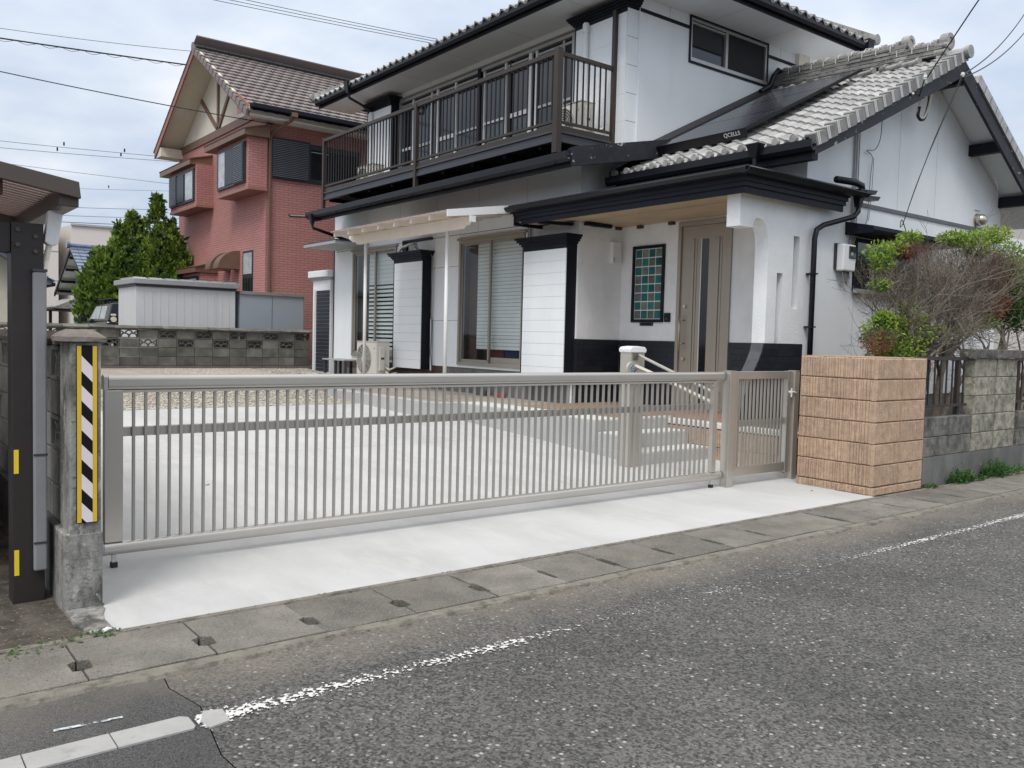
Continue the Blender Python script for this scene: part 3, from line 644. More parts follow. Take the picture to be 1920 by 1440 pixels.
for i in range(13): piece(barm, 'bar', TM(7.500+i*.0635, 5.71, 0), wg)
g = G(); g.tube([(8.372, 5.68, .985), (8.372, 5.655, .985)], .016, 10); g.tube([(8.362, 5.652, .985), (8.40, 5.650, .985), (8.452, 5.650, .978)], [.011, .012, .009], 8); g.tube([(8.368, 5.655, .93), (8.368, 5.655, 1.03)], .010, 8)
build(g, 'lever_latch', m_white2, wg)

# lifting column of the up-and-over drive gate, with two arms reaching to the gate
lp = thing('gate_lift_column', 'champagne gate lifting column with two slanting arms beside the porch steps', 'gate column', (7.35, 7.1, 0))
g = G(); g.box(7.20, 7.445, 7.03, 7.20, 0.03, 1.40); build(g, 'column_body', m_gate2, lp, bevel=.012)
for x in (7.255, 7.32, 7.385):
    g = G(); g.box(x, x+.012, 7.018, 7.0295, .04, 1.10); build(g, 'column_rib', m_gate, lp)
g = G(); g.prism([(7.19, 1.38), (7.455, 1.38), (7.46, 1.42), (7.43, 1.445), (7.32, 1.455), (7.215, 1.445), (7.185, 1.42)], 'y', 7.02, 7.21); build(g, 'column_cap', m_white2, lp, bevel=.008)
for i in range(5):
    g = G(); g.box(7.235, 7.32, 7.020, 7.0296, 1.30+i*.016, 1.306+i*.016); build(g, 'vent_slot', m_acdark, lp)
g = G(); g.disc((7.195, 7.02, 1.19), 'y', .085, 6.985, 7.02, 24); cov = build(g, 'spring_cover', m_gate2, lp, bevel=.005)
rr = random.Random(2); cols = [M('emblem_blue', (.05,.22,.45), .5), M('emblem_black', (.02,.02,.025), .5), M('emblem_yellow', (.55,.48,.12), .5)]
for (x, z, r_, c) in ((7.175, 1.20, .016, 0), (7.20, 1.225, .014, 0), (7.185, 1.17, .013, 0), (7.215, 1.195, .012, 0), (7.225, 1.155, .013, 1), (7.205, 1.14, .010, 1), (7.238, 1.175, .009, 1), (7.16, 1.225, .008, 2), (7.19, 1.235, .007, 2)):
    g = G(); g.disc((x, 0, z), 'y', r_, 6.982, 6.9848, 7); build(g, 'emblem_petal', cols[c], cov)
g = G(); g.tube([(7.33, 7.01, 1.345), (7.29, 5.83, .972)], .018, 8); build(g, 'upper_arm', m_gate2, lp)
g = G(); g.tube([(7.25, 7.00, 1.225), (7.28, 6.75, 1.145), (7.26, 5.83, .868)], .024, 4); build(g, 'lower_arm', m_gate2, lp)
g = G(); g.box(7.26, 7.30, 5.792, 5.84, .84, .99); build(g, 'arm_bracket', m_gate2, lp)

# ------------------------------------------------------------------ left block wall with pillar and hazard panel
def open_block(nm, Lw, H, T, mat):
    """pierced screen block with a fan pattern; local x 0..Lw, z 0..H, y 0..T"""
    g = G(); e = .022
    g.box(0, Lw, 0, T, 0, e); g.box(0, Lw, 0, T, H-e, H); g.box(0, e, 0, T, e, H-e); g.box(Lw-e, Lw, 0, T, e, H-e)
    h = H-2*e; r1 = h*.95
    q = h*.62; a_, b_ = T*.15, T*.85
    for c in (Lw*.29, Lw*.71): g.ring((c, 0, e), 'y', q-.018, q, a_, b_, 9, 0, math.pi)
    g.ring((Lw*.5, 0, e+h*.42), 'y', q*.95-.018, q*.95, a_, b_, 9, 0.0, math.pi)
    for c, s0, s1 in ((e, 0, math.pi/2), (Lw-e, math.pi/2, math.pi)): g.ring((c, 0, e+h*.42), 'y', q*.8-.018, q*.8, a_, b_, 5, s0, s1)
    return mesh(g, nm, mat)
def cblock(nm, Lw, H, T, mat, ch=.006):
    g = G()
    g.v = [(ch, 0, ch), (Lw-ch, 0, ch), (Lw-ch, 0, H-ch), (ch, 0, H-ch), (0, ch, 0), (Lw, ch, 0), (Lw, ch, H), (0, ch, H), (0, T-ch, 0), (Lw, T-ch, 0), (Lw, T-ch, H), (0, T-ch, H), (ch, T, ch), (Lw-ch, T, ch), (Lw-ch, T, H-ch), (ch, T, H-ch)]
    g.f = [(0, 1, 2, 3)]+[(a, b, b+4, a+4) for a, b in ()]
    for o in (0, 4, 8):
        for k in range(4): g.f.append((o+k, o+4+k, o+4+(k+1) % 4, o+(k+1) % 4))
    g.f.append((15, 14, 13, 12))
    return mesh(g, nm, mat)
T_ = .12
blk = cblock('concrete_block', .392, .193, T_, m_blockmid); blkh = cblock('concrete_block', .192, .193, T_, m_block); opn = open_block('pierced_block', .392, .193, T_, m_blockmid)
lw_ = thing('left_boundary_wall', 'old stained concrete block wall running back from the hazard-striped pillar', 'wall', (1.0, 12, 0))
g = G(); g.box(.905, 1.085, 4.985, 19.8, -.1, .40); build(g, 'footing', m_foot, lw_)
g = G(); g.box(.955, 1.06, 5.0, 19.8, .40, .402); build(g, 'mortar_bed', m_void, lw_)
RZ = Matrix.Rotation(R(90), 4, 'Z')
stuffg = G()
for j in range(5):
    for i in range(37):
        y = 5.215+i*.4
        if y+.392 > 19.8: continue
        z = .405+j*.2
        op = (j in (2, 4)) and (i % 3 == (0 if j == 2 else 2) or (i == 0))
        if i == 0 and j not in (4, 2): op = False
        if y > 15:   # too far down the wall to pick apart
            stuffg.box(.945, 1.065, y, y+.392, z, z+.193); continue
        piece(opn if op else blk, 'pierced_block' if op else 'concrete_block', TM(1.065, y, z) @ RZ, lw_)
build(stuffg, 'far_blocks', m_block, lw_, kind='stuff')
for i in range(36):   # rounded coping stones
    y = 5.2+i*.405; g = G()
    g.prism([(.90, 1.405), (1.11, 1.405), (1.11, 1.435), (1.06, 1.475), (.95, 1.475), (.90, 1.435)], 'y', y, y+.398)
    if i == 0: cop = mesh(g, 'coping_stone', m_cap); cy = y
    piece(cop, 'coping_stone', TM(0, y-cy, random.Random(i).uniform(-.006, .006)), lw_)
pl = build(G().prism([(.925, 4.96), (1.078, 4.96), (1.078, 5.21), (.925, 5.21)], 'z', -.06, 1.43), 'pillar_shaft', m_oldconc, lw_, bevel=.008)
g = G(); g.prism([(.897, 4.98), (.92, 4.957), (1.086, 4.957), (1.088, 5.22), (.897, 5.22)], 'z', -.06, .412); build(g, 'pillar_base', m_oldconc, lw_, bevel=.01)
g = G(); r_ = random.Random(6); z0 = 1.431
ring0 = [(.880, 4.94), (.99, 4.935), (1.10, 4.94), (1.105, 5.08), (1.10, 5.23), (.99, 5.235), (.885, 5.23), (.878, 5.08)]
for k, (s_, dz) in enumerate(((1, 0), (1.02, .022), (.86, .040), (.50, .062))):
    for i, (x, y) in enumerate(ring0):
        j_ = r_.uniform(-.008, .008) if k else 0
        g.v.append((.99+(x-.99)*s_+j_, 5.085+(y-5.085)*s_+j_, z0+dz+j_*.6))
n_ = 8
g.f = [tuple(range(n_))[::-1]]+[(k*n_+i, k*n_+(i+1) % n_, (k+1)*n_+(i+1) % n_, (k+1)*n_+i) for k in range(3) for i in range(n_)]+[tuple(3*n_+i for i in range(n_))]
build(g, 'pillar_capstone', m_cap, lw_)
hz = thing('hazard_panel', 'tall yellow panel with black diagonal stripes on the left pillar', 'hazard panel', (1.0, 4.95, .94))
x0, x1, z0, z1 = .955, 1.058, .466, 1.412
g = G(); g.box(x0, x1, 4.9500, 4.9565, z0, z1); build(g, 'backing_plate', m_panblk, hz)
for a, b in ((x0+.003, x0+.024), (x1-.024, x1-.003)):
    g = G(); g.box(a, b, 4.9480, 4.9499, z0+.004, z1-.003); build(g, 'yellow_border', m_panyel, hz)
a, b = x0+.0245, x1-.0245; wd = b-a; per = .156; dk = .074
def clip(poly, zlo, zhi):
    for lim, sg_ in ((zlo, 1), (zhi, -1)):
        out = []
        for i in range(len(poly)):
            p, q = poly[i], poly[(i+1) % len(poly)]; ip, iq = (p[1]-lim)*sg_ >= 0, (q[1]-lim)*sg_ >= 0
            if ip: out.append(p)
            if ip != iq: t = (lim-p[1])/(q[1]-p[1]); out.append((p[0]+(q[0]-p[0])*t, lim))
        poly = out
        if len(poly) < 3: return None
    return poly
z = z1+.02
while z > z0-.1:
    for (t, h_, mt, nm) in ((z, dk, m_panblk, 'black_stripe'), (z-dk, per-dk, m_panwht, 'white_stripe')):
        P = clip([(a, t), (a, t-h_), (b, t-h_-.060), (b, t-.060)], z0+.004, z1-.003)
        if P: g = G(); g.prism(P, 'y', 4.9482, 4.9499); build(g, nm, mt, hz)
    z -= per

# ------------------------------------------------------------------ carport on the left
cp = thing('carport', 'dark brown carport post with a sloping roof edge at far left', 'carport', (.8, 5.36, 0))
g = G(); g.box(.705, .86, 5.285, 5.435, -.02, 2.06); build(g, 'post', m_post, cp, bevel=.004)
for (x, z) in ((.735, 2.02), (.735, 1.94), (.82, 1.99), (.82, 1.91)):
    g = G(); g.disc((x, 0, z), 'y', .012, 5.274, 5.286, 6); build(g, 'bolt', m_cpbeam, cp)
def cz(x): return 2.287-.16*(x-1.04)
# front beam, side gutter, rafters, ribbed sheet
g = G(); g.prism([(-3, cz(-3)-.03), (.99, cz(.99)-.02), (1.0, cz(1.0)-.105), (-3, cz(-3)-.11)], 'y', 5.05, 5.09); build(g, 'front_beam', m_cpbeam, cp, bevel=.003)
g = G(); g.box(.90, .997, 5.092, 10.5, 2.145, 2.26); build(g, 'side_gutter', m_cpbeam, cp, bevel=.006)
for x in (.60, -.5): build(G().box(x, x+.05, 5.14, 5.9, cz(x)-.175, cz(x)-.09), 'rafter_end', m_kickplate, cp)
g = G(); g.prism([(-3, cz(-3)-.075), (.895, cz(.895)-.075), (.895, cz(.895)-.068), (-3, cz(-3)-.068)], 'y', 5.092, 10.5)
for k in range(60): y = 5.12+k*.09; g.prism([(-3, cz(-3)-.085), (.893, cz(.893)-.085), (.893, cz(.893)-.0755), (-3, cz(-3)-.0755)], 'y', y, y+.018)
build(g, 'ribbed_roof_sheet', m_carport_sheet, cp)
for y in (6.5, 8.0, 9.5): build(G().prism([(-3, cz(-3)-.16), (.893, cz(.893)-.16), (.893, cz(.893)-.09), (-3, cz(-3)-.09)], 'y', y, y+.05), 'cross_purlin', m_cpbeam, cp)
g = G(); g.box(-3, .702, 5.30, 5.42, 1.90, 2.055); build(g, 'cross_beam', m_post, cp)
g = G(); g.prism([(.865, 1.965), (.895, 1.945), (.93, 1.955), (.955, 2.125), (.885, 2.14)], 'y', 5.28, 5.36); build(g, 'downpipe_hopper', m_white2, cp, bevel=.008)
g = G(); g.tube([(.893, 5.32, 1.955), (.875, 5.33, 1.86), (.85, 5.28, 1.70)], .016, 10); build(g, 'downpipe', m_cream, cp)
g = G(); g.box(.802, .868, 5.245, 5.283, .165, 1.80); build(g, 'foam_pad', m_pad, cp, bevel=.01)
g = G(); g.box(.799, .871, 5.243, 5.285, 1.8005, 1.815); g.box(.800, .870, 5.2425, 5.2445, .80, .812); g.box(.800, .870, 5.2425, 5.2445, .315, .327); build(g, 'pad_strap', m_dkgrey, cp)
for (zz0, zz1) in ((.705, .835), (.145, .285)):
    g = G(); g.box(.712, .735, 5.2825, 5.2845, zz0, zz1); build(g, 'yellow_reflector', m_yel, cp)
# what stands under the carport
g = G(); g.box(-4, .60, 9.9, 10.0, 0, 1.9); o = build(g, 'carport_back_screen', m_kickplate); o['label'] = 'dark brown screen closing the back of the carport'; o['category'] = 'screen'
tp = thing('covered_scooter', 'silver cover over a scooter parked in the dark carport', 'covered scooter', (.45, 6.7, 0))
g = G(); g.v = [(.1,6.3,.12),(.66,6.3,.10),(.70,7.5,.12),(.1,7.5,.1),(.18,6.35,.55),(.60,6.38,.62),(.62,7.4,.70),(.2,7.4,.75),(.33,6.6,.80),(.5,6.6,.82),(.52,7.2,.88),(.34,7.2,.86)]
g.f = [(0,1,5,4),(1,2,6,5),(2,3,7,6),(3,0,4,7),(4,5,9,8),(5,6,10,9),(6,7,11,10),(7,4,8,11),(8,9,10,11),(3,2,1,0)]
build(g, 'cover', m_tarp, tp)
for y in (6.5, 7.35): g = G(); g.ring((.42, y, .20), 'x', .10, .20, .37, .47, 16); build(g, 'wheel', m_tyre, tp)
g = G(); g.box(-.6, .66, 7.6, 7.66, 0, 1.15); o = build(g, 'storage_board', m_kickplate); o['label'] = 'dark board standing behind the carport post'; o['category'] = 'board'
g = G(); g.tube([(-.6, 7.55, 1.19), (.70, 7.55, 1.19)], .028, 10); o = build(g, 'curtain_pole', m_white2); o['label'] = 'pale round pole lying on the dark board under the carport'; o['category'] = 'pole'
g = G(); g.box(.885, .90, 6.0, 6.4, 0, .10); g.box(.80, .90, 5.75, 5.95, -.0, .11); o = build(g, 'red_brick', M('old_red_brick', (.12,.035,.03), .9, 0, .2, 9)); o['label'] = 'old red brick lying behind the carport post'; o['category'] = 'brick'
# ------------------------------------------------------------------ back block wall
bw = thing('back_boundary_wall', 'stained concrete block wall with fan-pierced blocks closing the back of the yard', 'wall', (6, 19.95, .6))
g = G(); g.box(1.07, 9.4, 19.88, 20.04, .3, .715); build(g, 'footing', m_foot, bw)
Tb = .12; blk2 = cblock('concrete_block', .392, .193, Tb, m_block); opn2 = open_block('pierced_block', .392, .193, Tb, m_block)
for j in range(4):
    for i in range(21):
        x = 1.10+i*.4
        if x+.392 > 9.45: continue
        z = .72+j*.2
        op = (j == 3 and i % 2 == 1) or (j == 2 and i % 2 == 0 and i > 0)
        piece(opn2 if op else blk2, 'pierced_block' if op else 'concrete_block', TM(x, 19.9, z), bw)
for i in range(17):
    x = 1.08+i*.5; g = G(); r_ = random.Random(i)
    g.prism([(19.84, 1.515), (20.09, 1.515), (20.10, 1.545), (19.99, 1.595), (19.93, 1.595), (19.82, 1.545)], 'x', x, x+.492)
    for k in range(len(g.v)): g.v[k] = (g.v[k][0], g.v[k][1]+r_.uniform(-.012, .012), g.v[k][2]+r_.uniform(-.008, .008))
    build(g, 'coping_stone', m_block, bw)

# ------------------------------------------------------------------ sheds behind the wall
s1 = thing('garden_shed', 'large pale sheet-metal shed behind the back wall', 'shed', (6.2, 21.5, .7))
g = G(); g.box(5.28, 7.58, 20.9, 22.5, .6, 2.50); build(g, 'shed_wall', m_shed, s1)
for k in range(12):
    g = G(); g.box(5.45+k*.18, 5.456+k*.18, 20.893, 20.899, .6, 2.49); build(g, 'panel_rib', m_shed, s1)
g = G(); g.box(5.75, 7.579, 20.84, 20.893, .6, 1.50); build(g, 'shade_board', m_under, s1)  # added dark board, stands in for the shade behind the pierced blocks
g = G(); g.box(5.19, 7.66, 20.8, 22.6, 2.56, 2.68); build(g, 'shed_roof', m_shedroof, s1, bevel=.012)
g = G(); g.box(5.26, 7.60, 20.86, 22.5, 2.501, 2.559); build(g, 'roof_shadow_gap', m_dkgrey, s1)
for k in range(7):
    g = G(); g.prism([(20.82, 2.681), (20.9, 2.715), (22.05, 2.72), (22.05, 2.681)], 'x', 5.22+k*.35, 5.49+k*.35); build(g, 'roof_corrugation', m_shedroof, s1)
s2 = thing('garden_shed', 'smaller blue-grey sheet-metal shed behind the back wall', 'shed', (8.5, 21.5, .7))
g = G(); g.box(7.70, 9.36, 20.9, 21.9, .6, 2.44); build(g, 'shed_wall', m_shed2, s2)
g = G(); g.box(7.70, 9.36, 20.84, 20.893, .6, 1.50); build(g, 'shade_board', m_under, s2)  # same added board here, its dark colour acts as shade in the openings
g = G(); g.box(7.685, 9.375, 20.86, 21.95, 2.44, 2.52); build(g, 'shed_roof', M('brown_edge_trim', (.24,.21,.19), .5), s2, bevel=.006)
g = G(); g.box(9.362, 9.378, 20.885, 20.94, .6, 2.438); build(g, 'corner_post', m_beigealu, s2)
g = G(); g.box(8.52, 8.527, 20.893, 20.899, .6, 2.43); build(g, 'door_joint', m_dkgrey, s2)
s3 = thing('storage_unit', 'white storage unit with dark shutter beside the house corner', 'storage unit', (9.1, 18.9, .6))
g = G(); g.box(9.04, 10.4, 18.68, 19.62, .55, 2.80); build(g, 'unit_body', m_white2, s3)
g = G(); g.box(8.94, 10.4, 18.64, 19.72, 2.86, 3.02); build(g, 'unit_roof', m_white2, s3, bevel=.015)
g = G(); g.box(9.0, 10.4, 18.66, 19.66, 2.801, 2.86); build(g, 'roof_gap', m_grey, s3)
sl = G(); sl.box(0, .008, 0, .72, 0, .082); slm = mesh(sl, 'shutter_slat', m_shut)
for i in range(22): piece(slm, 'shutter_slat', TM(9.031, 18.70, .62+i*.088), s3)
g = G(); g.box(9.0, 9.04, 19.44, 19.52, .55, 2.60); build(g, 'frame_post', m_white2, s3)

# ------------------------------------------------------------------ salmon brick house
def quad_prism(g, p, q, th):   # p,q lower/upper edges (each two points) of a roof plane, thickness downwards
    a, b = p; c, d = q; up = [a, b, d, c]; n_ = len(g.v)
    g.v += [tuple(v) for v in up]+[(v[0], v[1], v[2]-th) for v in up]
    g.f += [(0+n_, 1+n_, 2+n_, 3+n_), (7+n_, 6+n_, 5+n_, 4+n_)]+[(i+n_, n_+4+i, n_+4+(i+1) % 4, n_+(i+1) % 4) for i in range(4)]
rh = thing('salmon_brick_house', 'two-storey salmon brick house with brown gabled roof behind the back wall', 'house', (8.85, 22.2, .7))
X0, Y0, Y1, XE = 8.85, 22.2, 29.7, 17.5
RY, RZt = 25.93, 9.82   # ridge
def rz(y): return RZt-.607*abs(y-RY)
g = G(); g.box(X0, XE, Y0, Y1, .3, 7.30); build(g, 'brick_wall', m_redside, rh)
g = G(); g.prism([(Y0+.02, 7.301), (Y1-.02, 7.301), (Y1-.02, rz(Y1)-.17), (RY, rz(RY)-.17), (Y0+.02, rz(Y0)-.17)], 'x', X0+.02, X0+.12); build(g, 'gable_plaster', m_plaster, rh)
g = G(); g.box(X0-.04, X0+.05, Y0-.02, Y1+.02, 7.28, 7.50); build(g, 'gable_band', m_bayroof, rh)
def strut(y0, z0, y1, z1, w_):
    g = G(); dy, dz = y1-y0, z1-z0; l = math.hypot(dy, dz); ny, nz_ = -dz/l*w_/2, dy/l*w_/2
    g.prism([(y0+ny, z0+nz_), (y1+ny, z1+nz_), (y1-ny, z1-nz_), (y0-ny, z0-nz_)], 'x', X0-.03, X0+.019); build(g, 'gable_strut', m_bayroof, rh)
strut(25.93, 7.5, 25.93, 9.35, .12); strut(25.93, 7.5, 27.45, 8.65, .12); strut(25.93, 7.5, 24.6, 8.75, .12)
XB = 8.15; EY0, EY1 = 21.55, 29.9
for (ya, yb) in ((EY0, RY), (EY1, RY)):
    g = G(); quad_prism(g, ((XB, ya, rz(ya)-.05), (XE+.4, ya, rz(ya)-.05)), ((XB, yb, rz(yb)-.05), (XE+.4, yb, rz(yb)-.05)), .10); o = build(g, 'roof_deck', m_plaster, rh); fixn(o.data)
    g = G(); g.prism([(ya, rz(ya)-.04), (yb, rz(yb)-.04), (yb, rz(yb)-.26), (ya, rz(ya)-.28)], 'x', XB-.04, XB-.001); build(g, 'bargeboard', m_rbrown, rh)
g = G(); g.prism([(21.50, 7.16), (21.50, 7.25), (21.9, 7.49), (22.32, 7.72), (22.32, 7.14), (22.19, 7.14)], 'x', XB-.055, XB-.041); build(g, 'barge_foot', m_rbrown, rh)
g = G(); g.box(XB, X0+.02, 29.3, 29.9, 7.14, 7.42); build(g, 'boxed_eave', m_plaster, rh)
g = G(); g.box(XB, XE+.4, 21.56, 22.2, 7.06, 7.12); build(g, 'eave_soffit', m_soff, rh)
g = G(); g.box(XB+.02, XE+.4, 21.50, 21.60, 7.12, 7.29); build(g, 'eave_fascia', m_black, rh)
g = G(); g.box(XB+.02, XE+.4, 21.40, 21.497, 7.17, 7.30); build(g, 'eave_gutter', m_black, rh, bevel=.02)
# flat roof tiles, a little proud of each other
tg = G(); tl, tw = .30, .292
th_ = math.atan(.607)
tg.v = [(0,0,0),(tw,0,0),(tw,tl,0),(0,tl,0),(0,0,.035),(tw*.12,0,.045),(tw*.5,0,.030),(tw*.88,0,.045),(tw,0,.035),(tw,tl,.012),(tw*.88,tl,.02),(tw*.5,tl,.006),(tw*.12,tl,.02),(0,tl,.012)]
tg.f = [(0,1,8,7,6,5,4),(4,5,12,13),(5,6,11,12),(6,7,10,11),(7,8,9,10),(1,2,9,8),(3,0,4,13),(2,3,13,12,11,10,9)]
tme = mesh(tg, 'roof_tile', m_redtile)
fl_y = (RY-EY0)/math.cos(th_); nrow = int(fl_y/.285); cnt = 0; sg_ = G()
rt = thing('tiled_slope', None, None, (XB, 21.5, 7), None); rt.parent = rh; rt.matrix_parent_inverse = WM[rh.name].inverted()
rowpitch = fl_y/nrow
for j in range(nrow):
    for i in range(28):
        x = XB-.06+i*.296+(.148 if j % 2 else 0); s_ = j*rowpitch
        y = EY0-.08+s_*math.cos(th_); z = rz(EY0)-.05-.08*.607+s_*math.sin(th_)+.012
        if x+.29 > 16.3: continue
        if x > 12.9 or cnt >= 290:
            mw = TM(x, y, z) @ Matrix.Rotation(th_-.05, 4, 'X'); sg_.add([tuple(mw @ Vector(v)) for v in tg.v], tg.f); continue
        piece(tme, 'roof_tile', TM(x, y, z) @ Matrix.Rotation(th_-.05, 4, 'X'), rt); cnt += 1
build(sg_, 'more_roof_tiles', m_redtile, rt, kind='stuff')
g = G()
for j in range(nrow):
    s_ = j*rowpitch; y = EY1+.06-s_*math.cos(th_); z = rz(EY1)-.05-.04+s_*math.sin(th_)
    g.prism([(y, z), (y-.30*math.cos(th_), z+.30*math.sin(th_)), (y-.30*math.cos(th_), z+.30*math.sin(th_)+.03), (y, z+.045)], 'x', XB-.06, 16.4)
build(g, 'rear_roof_tiles', m_redtile, rh, kind='stuff')
vg = G(); vg.box(-.03, .03, 0, .25, -.10, .05); vme = mesh(vg, 'verge_tile', m_redtile)
for j in range(nrow):
    s_ = j*rowpitch; y = EY0-.06+s_*math.cos(th_); z = rz(EY0)-.05-.03+s_*math.sin(th_)
    piece(vme, 'verge_tile', TM(XB-.08, y, z) @ Matrix.Rotation(th_-.08, 4, 'X'), rt)
rg = G(); rg.prism([(-.12, -.05), (.12, -.05), (.10, .04), (.05, .10), (-.05, .10), (-.10, .04)], 'x', 0, .33); rme = mesh(rg, 'ridge_tile', m_redtile)
for i in range(24): piece(rme, 'ridge_tile', TM(XB-.07+i*.345, RY, RZt-.03+(.02 if i % 2 else 0)) @ Matrix.Rotation(-.02, 4, 'Y'), rh)
g = G(); g.box(XB, 16.2, RY-.14, RY+.14, RZt-.14, RZt-.05); build(g, 'ridge_mortar', m_under, rh)
# windows of the gable side: boxed bays
def bay(y0, y1, z0, z1, roof_y0, roof_y1, shutter, depth=.5):
    b = thing('bay_window', None, None, (X0, y0, z0)); b.parent = rh; b.matrix_parent_inverse = WM[rh.name].inverted()
    xf = X0-depth
    g = G(); g.box(xf, X0-.001, y0, y1, z0-.12, z1+.12); build(g, 'bay_box', m_redside, b)
    g = G(); g.box(xf-.02, X0-.002, y0-.03, y1+.03, z0-.20, z0-.121); build(g, 'bay_base', m_rbrown, b)
    g = G(); g.prism([(xf-.18, z1+.10), (xf-.18, z1+.24), (X0-.003, z1+.42), (X0-.003, z1+.10)], 'y', roof_y0, roof_y1); build(g, 'bay_roof', m_bayroof, b)
    g = G(); g.prism([(xf-.185, z1+.241), (X0-.003, z1+.421), (X0-.003, z1+.45), (xf-.20, z1+.265)], 'y', roof_y0-.03, roof_y1+.03); build(g, 'bay_roof_sheet', m_bayroof, b)
    a, c = y0+.18, y1-.05
    g = G(); g.box(xf-.05, xf-.001, a, c, z0, z1); build(g, 'window_frame', m_shut, b)
    n1 = a+(c-a)*.36; n2 = a+(c-a)*.68
    if shutter == 'near': sh, p1, p2 = (a+.04, n1), (n1, n2), (n2, c-.04)
    else: sh, p1, p2 = (n2, c-.02), (n1, n2), (a+.04, n1)
    g = G(); g.box(xf-.075, xf-.051, sh[0], sh[1], z0+.02, z1-.02); build(g, 'shutter_frame', m_shut, b)
    lg = G(); lg.prism([(0, 0), (-.022, .008), (-.022, .022), (0, .04)], 'y', sh[0]+.04, sh[1]-.04); lm = mesh(lg, 'louvre', m_louvre)
    k = 0; z = z0+.05
    while z < z1-.08: piece(lm, 'louvre', TM(xf-.0755, 0, z), b); z += .048
    g = G(); g.box(xf-.066, xf-.051, p1[0]+.05, p1[1]-.02, z0+.07, z1-.07); build(g, 'pane', m_shut, b)
    g = G(); g.box(xf-.056, xf-.051, p2[0]+.05, p2[1]-.10, z0+.07, z1-.07); build(g, 'pale_pane', m_glasspale, b)
bay(22.12, 24.45, 5.44, 6.50, 21.95, 25.1, 'near'); bay(26.3, 28.9, 5.42, 6.38, 26.4, 29.5, 'far')
bay(25.9, 28.6, 2.4, 3.15, 25.85, 28.9, 'far')
g = G(); g.box(X0-.02, X0-.001, 23.05, 23.80, 2.60, 3.76); wf = build(g, 'slim_window', m_shut, rh)
g = G(); g.box(X0-.03, X0-.021, 23.10, 23.72, 3.12, 3.70); build(g, 'pane', m_glasspale, wf)
g = G(); g.box(X0-.03, X0-.021, 23.10, 23.72, 2.62, 3.0); build(g, 'pane', m_glassdk, wf)
for y in (23.1, 23.3, 23.5, 23.7): g = G(); g.box(X0-.05, X0-.038, y, y+.02, 2.60, 3.02); build(g, 'window_bar', m_shut, wf)
for y0 in (24.05, 24.75):   # two quarter-round hoods
    g = G(); n_ = 10; P = [(X0-.003, 3.28)]+[(X0-.003-.62*math.sin(math.pi/2*k/n_), 3.28+.52*math.cos(math.pi/2*k/n_)) for k in range(n_+1)]
    g.prism(P, 'y', y0, y0+.42); h = build(g, 'vent_hood', m_bayroof, rh)
g = G(); g.box(8.93, 10.05, 22.12, 22.198, 5.62, 6.69); sf = build(g, 'side_shutter', m_shut, rh)
lg = G(); lg.prism([(0, 0), (-.022, .008), (-.022, .022), (0, .04)], 'x', 9.0, 10.0); lg.v = [(v[1], v[0], v[2]) for v in lg.v] if False else lg.v
lg = G(); lg.box(9.0, 10.0, -.024, 0, 0, .018); lm = mesh(lg, 'louvre', m_louvre)
for k in range(21): piece(lm, 'louvre', TM(0, 22.119, 5.67+k*.047), sf)
g = G(); g.box(10.051, 11.6, 22.15, 22.198, 5.62, 6.66); sw = build(g, 'side_window', m_shut, rh)
g = G(); g.box(10.10, 11.5, 22.14, 22.149, 5.74, 6.52); build(g, 'pane', m_glassdk, sw)
g = G(); g.box(10.10, 10.6, 22.132, 22.139, 6.44, 6.46); build(g, 'curtain_rail', m_alu, sw)
g = G(); g.tube([(9.28, 21.45, 7.17), (9.25, 21.52, 7.04), (8.95, 22.08, 6.75), (8.93, 22.13, 6.6), (8.93, 22.13, .7)], .045, 8); build(g, 'downpipe', m_bayroof, rh)
g = G(); g.box(9.2, 9.36, 21.36, 21.50, 7.11, 7.22); build(g, 'gutter_outlet', m_bayroof, rh)

# ------------------------------------------------------------------ far houses
fb = thing('far_building', 'tall plain beige building far behind the carport', 'building', (10, 60, 1))
g = G(); g.prism([(7, 60), (10.45, 59.3), (10.45, 80), (7, 80)], 'z', .5, 7.95); g.prism([(11.15, 59.2), (40, 54.5), (40, 80), (10.5, 80), (10.5, 66)], 'z', .5, 7.9); build(g, 'facade', m_bigw, fb)
g = G(); g.prism([(11.10, 59.1), (40, 54.4), (40, 54.5), (11.15, 59.2)], 'z', 7.86, 7.98); g.prism([(7, 59.9), (10.5, 59.2), (10.5, 59.3), (7, 60)], 'z', 7.9, 8.0); build(g, 'parapet_edge', m_grey, fb)
for z in (2.6, 4.4, 6.2):
    g = G(); g.prism([(7, 59.97), (10.46, 59.27), (10.46, 59.3), (7, 60)], 'z', z, z+.03); g.prism([(11.15, 59.17), (40, 54.47), (40, 54.5), (11.15, 59.2)], 'z', z, z+.03); build(g, 'floor_joint', m_grey, fb)
fh = thing('far_cream_house', 'small cream house with blue-grey tiled gable far behind the back wall', 'house', (8.2, 42, 1))
def slopeline(p, q, y0, y1, th, nm, mat, par):
    g = G(); quad_prism(g, ((p[0], y0, p[1]), (p[0], y1, p[1])), ((q[0], y0, q[1]), (q[0], y1, q[1])), th); o = build(g, nm, mat, par); fixn(o.data); return o
GX = 7.97
g = G(); g.prism([(39.7, .5), (45.0, .5), (45.0, 3.3), (42.3, 4.85), (39.7, 3.6)], 'x', GX+.6, 14); build(g, 'house_wall', m_smallw, fh)
for (ya, za, yb) in ((38.6, 3.05, 42.3), (46.0, 3.15, 42.3)):
    g = G(); quad_prism(g, ((GX, ya, za), (15, ya, za)), ((GX, yb, 5.08), (15, yb, 5.08)), .07); fixn(build(g, 'roof_slope', m_soff, fh).data)
    g = G(); g.prism([(ya, za+.01), (yb, 5.09), (yb, 4.93), (ya, za-.15)], 'x', GX-.06, GX-.001); build(g, 'bargeboard', m_black, fh)
